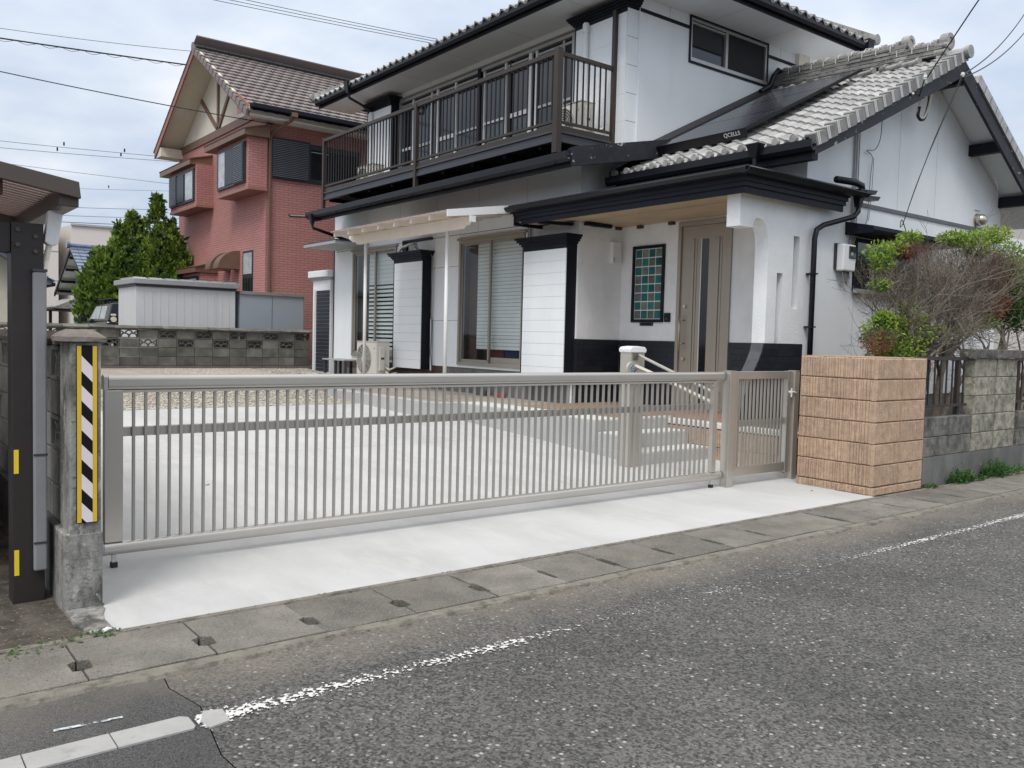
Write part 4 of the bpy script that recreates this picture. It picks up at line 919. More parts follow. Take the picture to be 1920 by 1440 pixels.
for (y, z) in ((45.4, 3.3), (44.6, 3.72), (43.6, 4.22), (42.7, 4.70), (40.4, 3.9)):
    build(G().box(GX, GX+.6, y-.07, y+.07, z-.12, z+.0), 'purlin_end', m_black, fh)
g = G(); sl2 = (5.08-3.05)/(42.3-38.6)
for k in range(13):
    ya = 38.55+k*.288; za = 3.05+(ya-38.6)*sl2
    for m_ in range(24): x = GX-.08+m_*.28; g.prism([(ya, za+.01), (ya, za+.075), (ya+.30, za+.30*sl2+.035), (ya+.30, za+.30*sl2)], 'x', x, x+.262)
build(g, 'roof_tiles', m_bluetile, fh, kind='stuff')
g = G(); g.tube([(GX-.1, 42.3, 5.16), (15, 42.3, 5.16)], .11, 8); g.disc((GX-.12, 42.3, 5.2), 'x', .17, GX-.2, GX-.08, 12); build(g, 'ridge_roll', m_bluetile, fh)
g = G(); g.prism([(7.2, 2.35), (7.2, 2.42), (8.1, 2.85), (9.2, 2.62), (9.2, 2.35)], 'y', 41.6, 45.2); build(g, 'porch_roof', m_kawara2, fh)
build(G().box(7.15, 9.25, 41.5, 45.3, 2.27, 2.345), 'porch_fascia', m_black, fh)
for (y, w_) in ((44.2, .5), (43.2, .35), (42.4, .45)):
    build(G().box(GX+.53, GX+.598, y-w_, y+w_*.6, .8, 2.2), 'dark_window', m_glassdk, fh)
for (x, y) in ((7.3, 44.9), (7.3, 43.6)): build(G().box(x, x+.12, y, y+.12, .6, 2.27), 'porch_post', m_bayroof, fh)
lh = thing('far_tiled_house', 'low cream house with blue-grey tiled roof seen behind the carport post', 'house', (4, 40, 1))
slopeline((6.62, 3.32), (3.0, 5.55), 38.6, 46, .14, 'roof_slope', m_bluetile, lh)
g = G()
for k in range(16):
    t0, t1 = k/16, (k+1)/16; xa, za = 6.65-3.6*t0, 3.34+2.22*t0; xb, zb = 6.65-3.6*t1, 3.34+2.22*t1
    for m_ in range(24): y = 38.5+m_*.3; g.prism([(xa, za+.07), (xb, zb+.02), (xb, zb), (xa, za)], 'y', y, y+.27)
build(g, 'roof_tiles', m_bluetile, lh, kind='stuff')
g = G(); g.prism([(6.2, .5), (6.2, 3.45), (3.0, 5.4), (-2, 5.4), (-2, .5)], 'y', 39.4, 46); build(g, 'house_wall', m_smallw, lh)
g = G(); g.box(6.55, 6.68, 38.5, 46, 3.16, 3.30); build(g, 'gutter', m_black, lh)

# ------------------------------------------------------------------ off-road car behind the wall
cr_ = thing('off_road_car', 'dark navy boxy car with roof rack parked behind the back wall', 'car', (6.4, 26.7, .72))
gz = .72
g = G(); g.prism([(25.25, gz+.45), (25.2, gz+.95), (25.22, gz+1.0), (28.3, gz+.98), (29.1, gz+.92), (29.15, gz+.45)], 'x', 5.62, 7.25); build(g, 'car_body', m_car, cr_, bevel=.05)
g = G(); g.v = [(5.64,25.22,gz+1.001),(7.23,25.22,gz+1.001),(7.23,27.75,gz+1.001),(5.64,27.75,gz+1.001),(5.76,25.30,gz+1.50),(7.11,25.30,gz+1.50),(7.11,27.20,gz+1.47),(5.76,27.20,gz+1.47)]
g.f = [(3,2,1,0),(4,5,6,7),(0,1,5,4),(1,2,6,5),(2,3,7,6),(3,0,4,7)]; build(g, 'cabin', m_car, cr_, bevel=.03)
def sidepane(ya, yb, z0=1.06, z1=1.42):
    def X(z): return 5.64+.12*(z-1.0)/.5-.012
    g = G(); yt = yb if yb < 27.2 else yb-.42; P = [(ya, z0), (yb, z0), (yt, z1), (ya+.02, z1)]
    g.v = [(X(z), y, gz+z) for y, z in P]+[(X(z)+.011, y, gz+z) for y, z in P]; g.f = [(0,1,2,3)[::-1],(4,5,6,7),(0,1,5,4),(1,2,6,5),(2,3,7,6),(3,0,4,7)]
    build(g, 'side_window', m_glasspale, cr_)
sidepane(25.62, 26.22); sidepane(26.32, 27.38)
g = G(); g.prism([(5.90, gz+1.08), (6.95, gz+1.08), (6.88, gz+1.42), (5.96, gz+1.42)], 'y', 25.22, 25.245); build(g, 'rear_window', m_glassdk, cr_)
g = G(); g.disc((5.79, 0, gz+1.05), 'y', .075, 25.185, 25.215, 16); build(g, 'round_sticker', M('cream_sticker', (.7,.66,.5), .5), cr_)
g = G(); g.box(5.72, 5.85, 25.19, 25.215, gz+1.15, gz+1.20); build(g, 'sticker', m_white2, cr_)
g = G()
for x in (5.80, 7.07): g.tube([(x, 25.4, gz+1.62), (x, 27.1, gz+1.60), (x+.02, 27.35, gz+1.52)], .022, 6)
for y in (25.4, 25.85, 26.3, 26.75, 27.1): g.tube([(5.80, y, gz+1.61), (7.07, y, gz+1.61)], .016, 6); g.box(5.79, 5.82, y-.02, y+.02, gz+1.49, gz+1.6)
build(g, 'roof_rack', m_black, cr_)
for (x, y) in ((5.60, 25.95), (7.05, 25.95), (5.60, 28.4), (7.05, 28.4)):
    g = G(); g.ring((x, y, gz+.33), 'x', .18, .34, x, x+.22, 20); wl = build(g, 'wheel', m_tyre, cr_); g = G(); g.disc((x, y, gz+.33), 'x', .17, x+.03, x+.1, 12); build(g, 'rim', m_alu, wl)
g = G(); g.box(5.42, 5.60, 27.5, 27.6, gz+.98, gz+1.12); build(g, 'wing_mirror', m_black, cr_)

# ------------------------------------------------------------------ power lines
def wire(pts, r, label, sag=.3, group=None, mat=None, n=5, name='power_line', cat='cable'):
    P = []; a, b = Vector(pts[0]), Vector(pts[-1])
    for k in range(25):
        t = k/24; p = a.lerp(b, t); p.z -= sag*4*t*(1-t)-(0); P.append(p)
    g = G(); g.tube(P, r, n); o = build(g, name, mat or m_cable); o['label'] = label; o['category'] = cat
    if group: o['group'] = group
    return o
def ext(p, q, a, b):   # line through p,q continued beyond both
    p, q = Vector(p), Vector(q); d = q-p; return [p-d*a, q+d*b]
wl_ = 'overhead wires crossing the sky'
wire(ext((5.58,44.65,15.23),(13.38,42.97,15.17),2,.3), .012, 'thin high wire, topmost left of the salmon house gable', .6, wl_)
o = wire(ext((3.47,27.78,9.77),(10.36,26.01,9.69),2,1), .022, 'thick black cable with a spiral hanger left of the salmon gable', .35, wl_)
a, b = ext((3.47,27.78,9.70),(10.36,26.01,9.62),2,1); g = G()
P = []
for k in range(261):
    t = k/260; p = a.lerp(b, t); p.z -= .36*4*t*(1-t)-.035+.035*math.cos(k*1.25); p.y += .03*math.sin(k*1.25); P.append(p)
g.tube(P, .006, 4); build(g, 'spiral_hanger', m_cable, None); bpy.data.objects['spiral_hanger'].parent = o
wire([(-6,26.5,8.9),(9.02,22.15,7.02)], .013, 'service wire running down to the corner of the salmon house', .25, wl_)
for p, q, r, lb in (((7.4,59.54,12.86),(16.03,57.82,12.97),.014,'upper of the two wires carrying small clamps'), ((7.4,59.54,12.46),(16.03,57.82,12.70),.014,'lower of the two wires carrying small clamps'),
    ((7.39,59.54,11.58),(16.95,57.56,11.28),.012,'single thin wire sloping below the clamped wires'), ((9.85,79.39,12.98),(22.2,76.86,13.82),.012,'faint distant wire with one clamp above the conifers'),
    ((15.65,88.63,12.98),(24.06,86.72,13.45),.02,'highest of the far wires just above the beige building'), ((15.65,88.63,12.21),(24.06,86.72,12.63),.02,'second of the far wires above the beige building'), ((15.65,88.63,11.62),(24.07,86.72,11.92),.03,'lowest thick far wire above the beige building')):
    wire(ext(p, q, 1.5, 1.5), r, lb, .4, wl_)
for ci, (x, y, z) in enumerate(((10.7,58.9,12.78),(14.0,58.2,12.78),(10.35,58.98,12.42),(13.8,58.25,12.5),(17.5,77.9,13.4))):
    g = G(); g.box(x-.04, x+.04, y-.04, y+.04, z-.16, z+.05); o = build(g, 'wire_clamp', m_cable); o['label'] = ['left clamp on the upper of the two clamped wires', 'right clamp on the upper of the two clamped wires', 'left clamp on the lower of the two clamped wires', 'right clamp on the lower of the two clamped wires', 'single clamp on the faint wire above the conifers'][ci]; o['category'] = 'clamp'; o['group'] = 'clamps on the distant wires'
for p, q, lb in (((11.47,33.07,14.03),(18.42,29.76,13.3),'lowest of three wires over the two-storey roof'), ((12.01,32.87,14.11),(18.63,29.63,13.37),'middle of three wires over the two-storey roof'), ((12.56,32.67,14.19),(18.68,29.6,13.46),'highest of three wires over the two-storey roof')):
    wire(ext(p, q, .6, .9), .012, lb, .1, wl_)

# ------------------------------------------------------------------ foliage helpers
def leaves(g, n, c, rad, size, rnd, shell=.55, flat=0., updir=None):
    for _ in range(n):
        while True:
            v = Vector((rnd.uniform(-1, 1), rnd.uniform(-1, 1), rnd.uniform(-1, 1)))
            if v.length < 1: break
        v = v.normalized()*(shell+(1-shell)*rnd.random()**.7) if rnd.random() < .75 else v
        p = Vector((c[0]+v.x*rad[0], c[1]+v.y*rad[1], c[2]+v.z*rad[2]))
        d = Vector((rnd.gauss(0, 1), rnd.gauss(0, 1), rnd.gauss(0, .7)+.3)) + v*.8
        if updir: d = Vector((rnd.gauss(0, .35), rnd.gauss(0, .35), 1)) + v*.5
        d.normalize(); s = d.cross(Vector((rnd.gauss(0, 1), rnd.gauss(0, 1), rnd.gauss(0, 1)))).normalized()
        l = size*rnd.uniform(.6, 1.3); w_ = l*(.32 if updir else .42)
        nrm = d.cross(s)*l*.12
        a, b, cc, dd = p, p+d*l*.5+s*w_*.5+nrm, p+d*l, p+d*l*.5-s*w_*.5+nrm
        o = len(g.v); g.v += [tuple(a), tuple(b), tuple(cc), tuple(dd)]; g.f.append((o, o+1, o+2, o+3))

# ------------------------------------------------------------------ conifers
def conifer(label, lobes, trunk, seed, dens):
    rnd = random.Random(seed); t = thing('conifer_tree', label, 'tree', trunk, 'junipers left of the salmon house')
    g = G(); g.tube([(trunk[0], trunk[1], .6), (trunk[0]+.05, trunk[1], 2.2), (trunk[0], trunk[1], 4.2)], [.16, .12, .05], 8); build(g, 'trunk', m_bark, t)
    go, gi, gtp = G(), G(), G()
    for (cx, cy, zt, zb, r) in lobes:    # flame-shaped lobes: top, bottom, widest radius
        h = zt-zb
        n_ = int(dens*r*h*330)
        for _ in range(n_):
            u = rnd.random()**.85; a = rnd.random()*6.283
            # flame profile
            pr = r*(math.sin(math.pi*min(1, (1-u)*.78+.16))**.8) if u < .6 else r*(1-u)/.4*.82
            if noise.noise(Vector((math.cos(a)*2.6+cy*7+cx*5, math.sin(a)*2.6, (zb+u*h)*2.8))) < -.24: continue
            pr = max(.03, pr)*(1+.42*noise.noise(Vector((math.cos(a)*2.2+cx*3, math.sin(a)*2.2, u*h*2.6))))
            ins = rnd.uniform(.82, 1.06); x, y, z = cx+math.cos(a)*pr*ins, cy+math.sin(a)*pr*ins, zb+u*h
            ts = rnd.uniform(.12, .20)
            # one tuft: a bundle of short upward scales
            tip = Vector((math.cos(a)*.45, math.sin(a)*.45, 1)).normalized()
            gg = gtp if (ins > .98 and rnd.random() < .6) else go
            for q in range(9):
                v = Vector((rnd.gauss(0, 1), rnd.gauss(0, 1), rnd.gauss(0, 1))).normalized()
                p = Vector((x, y, z))+v*ts*.32+tip*ts*rnd.uniform(-.2, .5)
                d = (tip+v*.55).normalized(); s = d.cross(Vector((rnd.gauss(0, 1), rnd.gauss(0, 1), rnd.gauss(0, 1)))).normalized()
                l = ts*rnd.uniform(.5, .85); w_ = l*.6; o = len(gg.v)
                gg.v += [tuple(p-s*w_*.35), tuple(p+d*l*.45+s*w_*.5), tuple(p+d*l), tuple(p+d*l*.45-s*w_*.6)]; gg.f.append((o, o+1, o+2, o+3))
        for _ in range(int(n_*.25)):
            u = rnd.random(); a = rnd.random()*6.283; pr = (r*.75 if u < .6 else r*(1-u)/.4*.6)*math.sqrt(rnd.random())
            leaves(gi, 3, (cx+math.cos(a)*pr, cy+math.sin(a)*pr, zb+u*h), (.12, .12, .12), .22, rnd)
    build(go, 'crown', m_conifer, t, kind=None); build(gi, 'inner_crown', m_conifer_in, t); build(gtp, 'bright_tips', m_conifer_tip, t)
conifer('flame-shaped dark green juniper left of the salmon house, taller right-hand crown', [(7.85,28.6,5.70,2.9,.46),(8.28,28.5,4.9,2.2,.48),(8.5,28.4,4.4,1.9,.4),(7.75,28.2,4.5,1.4,.62),(8.2,28.1,4.1,1.0,.55),(7.45,28.6,4.2,1.6,.45),(8.0,28.0,3.4,.8,.6),(7.6,28.2,3.9,2.2,.4)], (8.0, 28.6, .7), 3, 1.0)
conifer('bushy dark green juniper behind the parked dark car, lower left-hand crown', [(7.12,28.7,5.12,2.4,.48),(6.76,28.75,4.75,2.4,.28),(6.55,28.5,4.1,1.9,.62),(6.15,28.4,3.85,1.6,.62),(6.12,28.7,3.85,2.0,.42),(6.0,28.3,3.35,1.3,.5),(6.6,28.1,3.6,1.1,.62),(7.15,28.1,3.7,.9,.6),(5.75,28.5,3.0,1.55,.35),(7.35,28.8,4.9,2.5,.35)], (6.7, 28.6, .7), 5, 1.0)
# ------------------------------------------------------------------ the white house
H_ = thing('white_house', 'white two-storey house with black trim, grey tiled roofs and a long balcony', 'house', (9.1, 10.08, .5))
XF, YE, XD, YG, X2 = 9.1, 10.08, 10.05, 6.66, 10.3
def sub(name, loc=(9.1, 10, 1)):
    o = thing(name, None, None, loc); o.parent = H_; o.empty_display_size = .1; o.matrix_parent_inverse = WM[H_.name].inverted(); return o
class F_:
    """a wall plane: u runs along the wall, v up, n outwards. 'x': faces -x (u=y); 'y': faces -y (u=x)"""
    def __init__(s, ax, pos): s.ax, s.pos = ax, pos
    def b(s, g, u0, u1, v0, v1, n0, n1):
        if s.ax == 'x': g.box(s.pos-n1, s.pos-n0, u0, u1, v0, v1)
        else: g.box(u0, u1, s.pos-n1, s.pos-n0, v0, v1)
        return g
    def p(s, g, poly, n0, n1): return g.prism(poly, s.ax, s.pos-n1, s.pos-n0)
    def o(s, name, mat, par, u0, u1, v0, v1, n0, n1, **kw): return build(s.b(G(), u0, u1, v0, v1, n0, n1), name, mat, par, **kw)
def wall(F, name, mat, par, u0, u1, v0, v1, holes=(), th=.12):
    us = sorted({u0, u1, *[h[0] for h in holes], *[h[1] for h in holes]}); g = G()
    for a, b in zip(us, us[1:]):
        hs = sorted([(h[2], h[3]) for h in holes if h[0] <= a+1e-6 and h[1] >= b-1e-6]); z = v0
        for (p, q) in hs: 
            if p > z: F.b(g, a, b, z, p, -th, 0)
            z = q
        if z < v1: F.b(g, a, b, z, v1, -th, 0)
    return build(g, name, mat, par)
F1, FA, FD, FG = F_('x', XF), F_('y', YE), F_('x', XD), F_('y', YG)
F2, FE = F_('x', X2), F_('y', YE)
# --- ground floor, garden front
wall(F1, 'front_wall', m_white, H_, 10.2005, 18.6, .95, 4.34, [(11.42, 13.37, 1.0, 3.30), (15.70, 17.64, 1.04, 3.37)])
g = G(); g.box(9.12, 9.3, YE+.02, 18.55, .42, .948); build(g, 'foundation', m_foot, H_)
F1.o('sill_board', m_kickplate, H_, 13.9, 18.0, .80, .948, -.05, .003)
for (y0, y1, z) in ((13.42, 14.30, 2.84), (13.42, 14.30, 1.82)): F1.o('panel_joint', m_dkgrey, H_, y0, y1, z, z+.006, 0, .0015)
F1.o('panel_joint', m_dkgrey, H_, 10.6, 18.5, 3.42, 3.43, 0, .002)
for y in (11.25, 13.39, 14.28): F1.o('panel_joint', m_grey, H_, y, y+.006, .96, 3.42, 0, .0015)
for y in (11.4, 12.8, 14.2, 15.6, 17.0): F1.o('panel_joint', m_grey, H_, y, y+.006, 3.44, 4.2, 0, .0015)
F1.o('corner_trim', m_black, H_, 18.585, 18.62, .95, 3.55, -.02, .012)
F1.o('black_post', m_black, H_, 15.25, 15.42, 3.05, 3.42, 0, .05)
F1.o('black_lintel', m_black, H_, 14.33, 15.42, 3.405, 3.455, 0, .05)
g = G(); g.disc((XF, 11.04, 3.235), 'x', .055, XF-.008, XF-.001, 20); build(g, 'round_cover', m_soff, H_)
g = G(); g.tube([(XF-.03, 11.27, 3.45), (XF-.03, 11.27, 2.95)], .016, 8); g.tube([(XF-.03, 11.32, 3.45), (XF-.03, 11.32, 2.95)], .010, 8); build(g, 'conduit', m_grey, H_)
def room(F, u0, u1, v0, v1, d=.9):   # what is behind a window: a dim room
    g = G(); F.b(g, u0, u1, v0, v1, -d-.05, -d); F.b(g, u0, u1, v0-.05, v0, -d, -.13); F.b(g, u0, u1, v1, v1+.05, -d, -.13); F.b(g, u0-.05, u0, v0, v1, -d, -.13); F.b(g, u1, u1+.05, v0, v1, -d, -.13); return g
m_room = M('dim_room', (.07,.055,.045), .9, var=.2, vs=1)
def terrace_window(F, u0, u1, v0, v1, mull, kind, fm=m_beigealu):
    w_ = sub('terrace_window', (XF, u0, v0)); fw_ = .055
    g = G(); F.b(g, u0, u1, v1-fw_, v1, -.06, .035); F.b(g, u0, u1, v0, v0+fw_, -.06, .04); F.b(g, u0, u0+fw_, v0+fw_, v1-fw_, -.06, .035); F.b(g, u1-fw_, u1, v0+fw_, v1-fw_, -.06, .035)
    build(g, 'outer_frame', fm, w_, bevel=.003)
    F.o('top_strip', fm, w_, u0-.05, u1+.05, v1+.002, v1+.045, .0, .05)
    for i, (a, b, n) in enumerate(((mull-.03, u1-fw_, .0), (u0+fw_, mull+.03, -.035))):   # far sash outside, near sash inside
        s_ = .042; g = G(); z0, z1 = v0+fw_, v1-fw_
        F.b(g, a, b, z1-s_, z1, n-.022, n); F.b(g, a, b, z0, z0+s_*(1.3 if i == 0 else 2.6), n-.022, n); F.b(g, a, a+s_, z0+s_, z1-s_, n-.0215, n+.0); F.b(g, b-s_, b, z0+s_, z1-s_, n-.0215, n)
        sh = build(g, 'sash_frame', fm, w_)
        F.o('pane', m_glass, w_, a+s_-.004, b-s_+.004, z0+s_*(1.3 if i == 0 else 2.6)-.004, z1-s_+.004, n-.014, n-.008)
    g = room(F, u0, u1, v0, v1); build(g, 'room_wall', m_room, w_)
    # zebra or slatted blinds
    if kind == 'zebra':
        k = 0; z = v1-.08; a, b = u0+.08, u1-.55
        me = None
        while z > v0+.16:
            h = .052 if z < v1-.62 else .085
            F.o('blind_slat', m_blind, w_, a, b, z-h, z, -.115, -.112); z -= .088 if z < v1-.62 else .089
    else:
        z = v1-.08; a, b = u0+.06, u1-.42
        while z > v0+.36:
            F.o('blind_slat', m_blind, w_, a, b, z-.058, z, -.118, -.115); z -= .064
        F.o('blue_box', M('blue_storage_box', (.02,.07,.20), .5), w_, u0+.2, u0+.9, v0+.06, v0+.34, -.5, -.3)
        F.o('red_box', M('red_storage_box', (.25,.03,.03), .5), w_, u0+1.0, u0+1.4, v0+.06, v0+.30, -.55, -.35)
    F.o('curtain_edge', m_kickplate, w_, u1-.40 if kind != 'zebra' else u1-.52, u1-.13, v0+.06, v1-.06, -.16, -.14)
    return w_
terrace_window(F1, 11.42, 13.37, 1.0, 3.30, 12.44, 'slat'); terrace_window(F1, 15.70, 17.64, 1.04, 3.37, 16.65, 'zebra')
def shutter_box(F, u0, u1, v0, v1, depth, cap_l, cap_r, cap_z, name='shutter_box', nb=12, mat=m_white):
    s_ = sub(name, (F.pos, u0, v0))
    F.o('box_body', m_black, s_, u0-.0, u1, v0, v1+.14, 0, depth-.012)
    F.o('box_edge', m_black, s_, u1-.022, u1, v0, v1+.1, depth-.012, depth+.008)
    h = (v1-v0)/nb; 
    for k in range(nb):
        F.o('box_board', mat, s_, u0+.004, u1-.024, v0+k*h+.003, v0+(k+1)*h, depth-.0115, depth+.004)
    for i, (dz, ov) in enumerate(((.0, .03), (.035, .055), (.07, .085), (.105, .11))):
        F.o('cap_moulding', m_black, s_, cap_l-ov, cap_r+ov, cap_z+dz, cap_z+dz+.034, -.01 if i else 0, depth+ov)
    F.o('cap_frieze', m_black, s_, u0-.001, u1+.001, v1+.001, cap_z-.001, 0, depth+.006)
    return s_
shutter_box(F1, 14.36, 15.44, .87, 2.975, .22, 14.36, 15.44, 3.045)
shutter_box(F1, 10.12, 11.2, .88, 2.94, .22, 10.12, 11.2, 3.02, nb=11)
g = G(); g.tube([(XF-.10, 15.42, 3.30), (XF-.16, 15.30, 3.36), (XF-.16, 15.05, 3.30), (XF-.10, 14.95, 3.16), (XF-.08, 14.95, 3.05)][::-1]+[], .03, 8)
g = G(); g.tube([(XF-.02, 14.95, 3.36), (XF-.10, 15.05, 3.35), (XF-.15, 15.25, 3.30), (XF-.15, 15.45, 3.18), (XF-.12, 15.5, 3.0), (XF-.10, 15.5, 1.5), (XF-.18, 15.45, 1.0)], .028, 10); build(g, 'pipe_lagging', m_cream, H_, smooth=True)
g = G(); g.tube([(XF-.03, 14.95, 3.30), (XF-.05, 14.7, 3.18), (XF-.05, 14.32, 3.17), (XF-.05, 14.25, 3.0), (XF-.05, 14.27, 2.0), (XF-.04, 14.25, 1.75), (XF-.06, 14.24, 1.2), (XF-.05, 14.2, .85)], .012, 8); build(g, 'wall_cable', m_cablegrey, H_, smooth=True)
g = G(); g.tube([(XF-.03, 14.29, 1.85), (XF-.03, 14.27, .85)], .02, 8); build(g, 'wall_conduit', m_soff, H_)
# --- porch recess
def dark_base(F, par, u0, u1, v0, v1, nm='black_brick', n=.018, bl=.30):
    rows = round((v1-v0)/.0855); h = (v1-v0)/rows; F.o('black_brick_bed', m_void, par, u0, u1, v0, v1, 0, n-.008)
    for k in range(rows):
        u = u0 - (bl/2 if k % 2 else 0)
        while u < u1-.01:
            a, b = max(u, u0), min(u+bl-.004, u1)
            if b-a > .02: F.o(nm, m_darktile, par, a, b, v0+k*h+.002, v0+(k+1)*h-.002, n-.0078, n)
            u += bl
wall(FA, 'porch_end_wall', m_stucco, H_, XF+.001, 10.3, .45, 4.5)
dark_base(FA, H_, XF-.0, XD-.02, .515, 1.53)
dark_base(F1, H_, 9.87 if False else YE-.0+.0, YE+.05, .515, 1.53)
wall(FD, 'door_wall', m_stucco, H_, 6.80, YE-.001, .45, 4.2, [(7.86, 8.86, .52, 3.33), (9.16, 9.78, 1.85, 3.0)], th=.14)
dark_base(FD, H_, 8.87, YE-.02, .515, 1.53); dark_base(FD, H_, 6.87, 7.85, .515, 1.53)
for (F, u) in ((FA, 9.40), (FA, 9.93), (FD, 9.66), (FD, 9.0)): F.o('soffit_bracket', m_kickplate, H_, u-.05, u+.05, 3.31, 3.352, 0, .06)
# glass-block window
gw = sub('glass_block_window', (XD, 9.16, 1.85))
g = G(); FD.b(g, 9.13, 9.81, 1.82, 1.868, -.02, .03); FD.b(g, 9.13, 9.81, 2.982, 3.03, -.02, .03); FD.b(g, 9.13, 9.178, 1.868, 2.982, -.02, .03); FD.b(g, 9.762, 9.81, 1.868, 2.982, -.02, .03); build(g, 'window_frame', m_black, gw)
FD.o('white_grout', m_white2, gw, 9.178, 9.762, 1.868, 2.982, -.05, .004)
gcol = [M('teal_glass_block', (.010,.13,.13), .12, 0, .35, 9, rnd=.35), M('grey_glass_block', (.13,.145,.13), .15, 0, .35, 9, rnd=.3)]
bw_, bh_ = (.584-.012)/4, (1.114-.012)/8
for i in range(4):
    for j in range(8):
        u = 9.178+.006+i*bw_; v = 1.868+.006+j*bh_
        FD.o('glass_block', gcol[(i+j+(1 if (j == 3 and i > 1) else 0)) % 2], gw, u+.008, u+bw_-.008, v+.008, v+bh_-.008, .0045, .014, bevel=.005)
FD.o('mail_slot', m_dkgrey, H_, 9.34, 9.62, 1.765, 1.815, 0, .015); FD.o('mail_flap', m_black, H_, 9.37, 9.59, 1.775, 1.805, .0151, .02)
ic = FD.o('intercom', m_black, H_, 8.985, 9.10, 1.825, 1.965, 0, .03, bevel=.006); FD.o('intercom_button', m_dkgrey, ic, 9.02, 9.07, 1.86, 1.89, .0301, .034)
g = G(); g.disc((XD-.031, 9.045, 1.935), 'x', .010, XD-.034, XD-.0301, 10); build(g, 'intercom_lens', m_glassdk, ic)
lm_ = FA.o('wall_lamp', m_white2, H_, 9.76, 9.94, 2.76, 3.10, 0, .09, bevel=.008)
FA.o('lamp_vent', m_grey, lm_, 9.78, 9.80, 2.79, 2.86, .0901, .093)
# door
dr = sub('front_door', (XD, 7.9, .55))
g = G(); FD.b(g, 7.86, 8.86, 3.262, 3.33, -.06, .03); FD.b(g, 7.86, 7.918, .52, 3.262, -.06, .03); FD.b(g, 8.80, 8.86, .52, 3.262, -.06, .03); FD.b(g, 7.918, 8.80, .52, .56, -.06, .04); build(g, 'door_frame', m_door, dr, bevel=.003)
FD.o('door_leaf', m_door, dr, 7.924, 8.795, .563, 3.255, -.045, -.002)
for (a, b, n) in ((8.545, 8.60, .022), (8.505, 8.543, .008), (8.60, 8.64, .006), (8.08, 8.135, .022), (8.135, 8.175, .008), (8.04, 8.079, .006)):
    FD.o('raised_panel', m_door, dr, a, b, .60, 3.06, -.0018, n, bevel=.006)
FD.o('door_glass_strip', m_doordark, dr, 8.286, 8.41, .60, 3.055, -.0018, .001); FD.o('glass_bead', m_cream, dr, 8.411, 8.424, .60, 3.055, -.0018, .009)
g = G(); g.tube([(XD-.075, 8.74, 1.38), (XD-.075, 8.74, 1.95)], .013, 10); g.tube([(XD-.075, 8.72, 1.5), (XD, 8.70, 1.5)], .009, 8); g.tube([(XD-.075, 8.72, 1.85), (XD, 8.70, 1.85)], .009, 8); build(g, 'door_handle', m_brass, dr, smooth=True)
for z in (2.06, 1.27):
    g = G(); g.disc((XD, 8.70, z), 'x', .026, XD-.03, XD-.0025, 14); build(g, 'door_lock', m_brass, dr)
for z in (.9, 2.42, 3.0): FD.o('door_hinge', m_bayroof, dr, 7.912, 7.930, z-.05, z+.07, -.0015, .012)
# --- wing wall with the arched edge and two slots
wg_ = sub('porch_wing_wall', (9.6, YG, .5)); TH = .20
def wp(name, mat, poly, n0=-TH, n1=0.): return build(G().prism(poly, 'y', YG-n1, YG-n0), name, mat, wg_)
arc = [(8.895, 2.955), (8.905, 3.035), (8.95, 3.075), (9.02, 3.085), (9.09, 3.07), (9.15, 3.02), (9.195, 2.94), (9.218, 2.85), (9.228, 2.72)]
# arch head: quads between the top line and the arch line
g = G(); g.prism([(8.635, 2.955), (8.895, 2.955), (8.895, 3.36), (8.635, 3.36)], 'y', YG, YG+TH)
for (a, b) in zip(arc, arc[1:]):
    if b[0] > a[0]+.004: g.prism([a, b, (b[0], 3.36), (a[0], 3.36)], 'y', YG, YG+TH)
X_ = lambda a, b, z0, z1: g.prism([(a, z0), (b, z0), (b, z1), (a, z1)], 'y', YG, YG+TH)
X_(9.228, 9.43, 1.531, 3.36); X_(9.43, 9.555, 2.432, 3.36); X_(9.555, 9.765, 1.531, 3.36); X_(9.765, 9.895, 2.933, 3.36); X_(9.765, 9.895, 1.531, 1.988); X_(9.895, 10.05, 1.531, 3.36)
build(g, 'wing_wall', m_stucco, wg_)
g = G(); g.box(9.431, 9.554, YG+.09, YG+.19, 1.56, 2.431); g.box(9.766, 9.894, YG+.09, YG+.19, 1.99, 2.932); build(g, 'slot_back', m_grey, wg_)
fl = [(9.228, 1.53), (9.20, 1.42), (9.14, 1.31), (9.055, 1.18), (8.96, 1.02), (8.87, .85), (8.82, .70), (8.80, .515)]
g = G(); g.prism(fl+[(10.05, .515), (10.05, 1.53)], 'y', YG+.012, YG+TH-.001); build(g, 'wing_foot', m_darktile, wg_)
for k in range(12):
    z0_, z1_ = .515+k*.0846, .515+(k+1)*.0846
    def fx(z):
        for (a, b) in zip(fl, fl[1:]):
            if b[1] <= z <= a[1]: return a[0]+(b[0]-a[0])*(z-a[1])/(b[1]-a[1])
        return 8.8
    xs_ = fx(min(z0_+.04, 1.52)); u = xs_
    first = .18 if k % 2 else .34
    while u < 10.045:
        e_ = min(u+(first if u == xs_ else .35), 10.05)
        if e_-u > .02: build(G().box(u+.002, e_-.002, YG-.004, YG+.011, z0_+.002, z1_-.002), 'black_brick', m_darktile, wg_)
        u = e_
g = G()
for (a, b) in zip(fl, fl[1:]): g.add([(a[0]-.006, YG+.014, a[1]), (b[0]-.006, YG+.014, b[1]), (b[0]-.006, YG+TH-.002, b[1]), (a[0]-.006, YG+TH-.002, a[1])], [(0, 1, 2, 3)])
build(g, 'curved_edge_brick', M('grey_edge_brick', (.075,.08,.09), .55, 0, .2, 9), wg_)
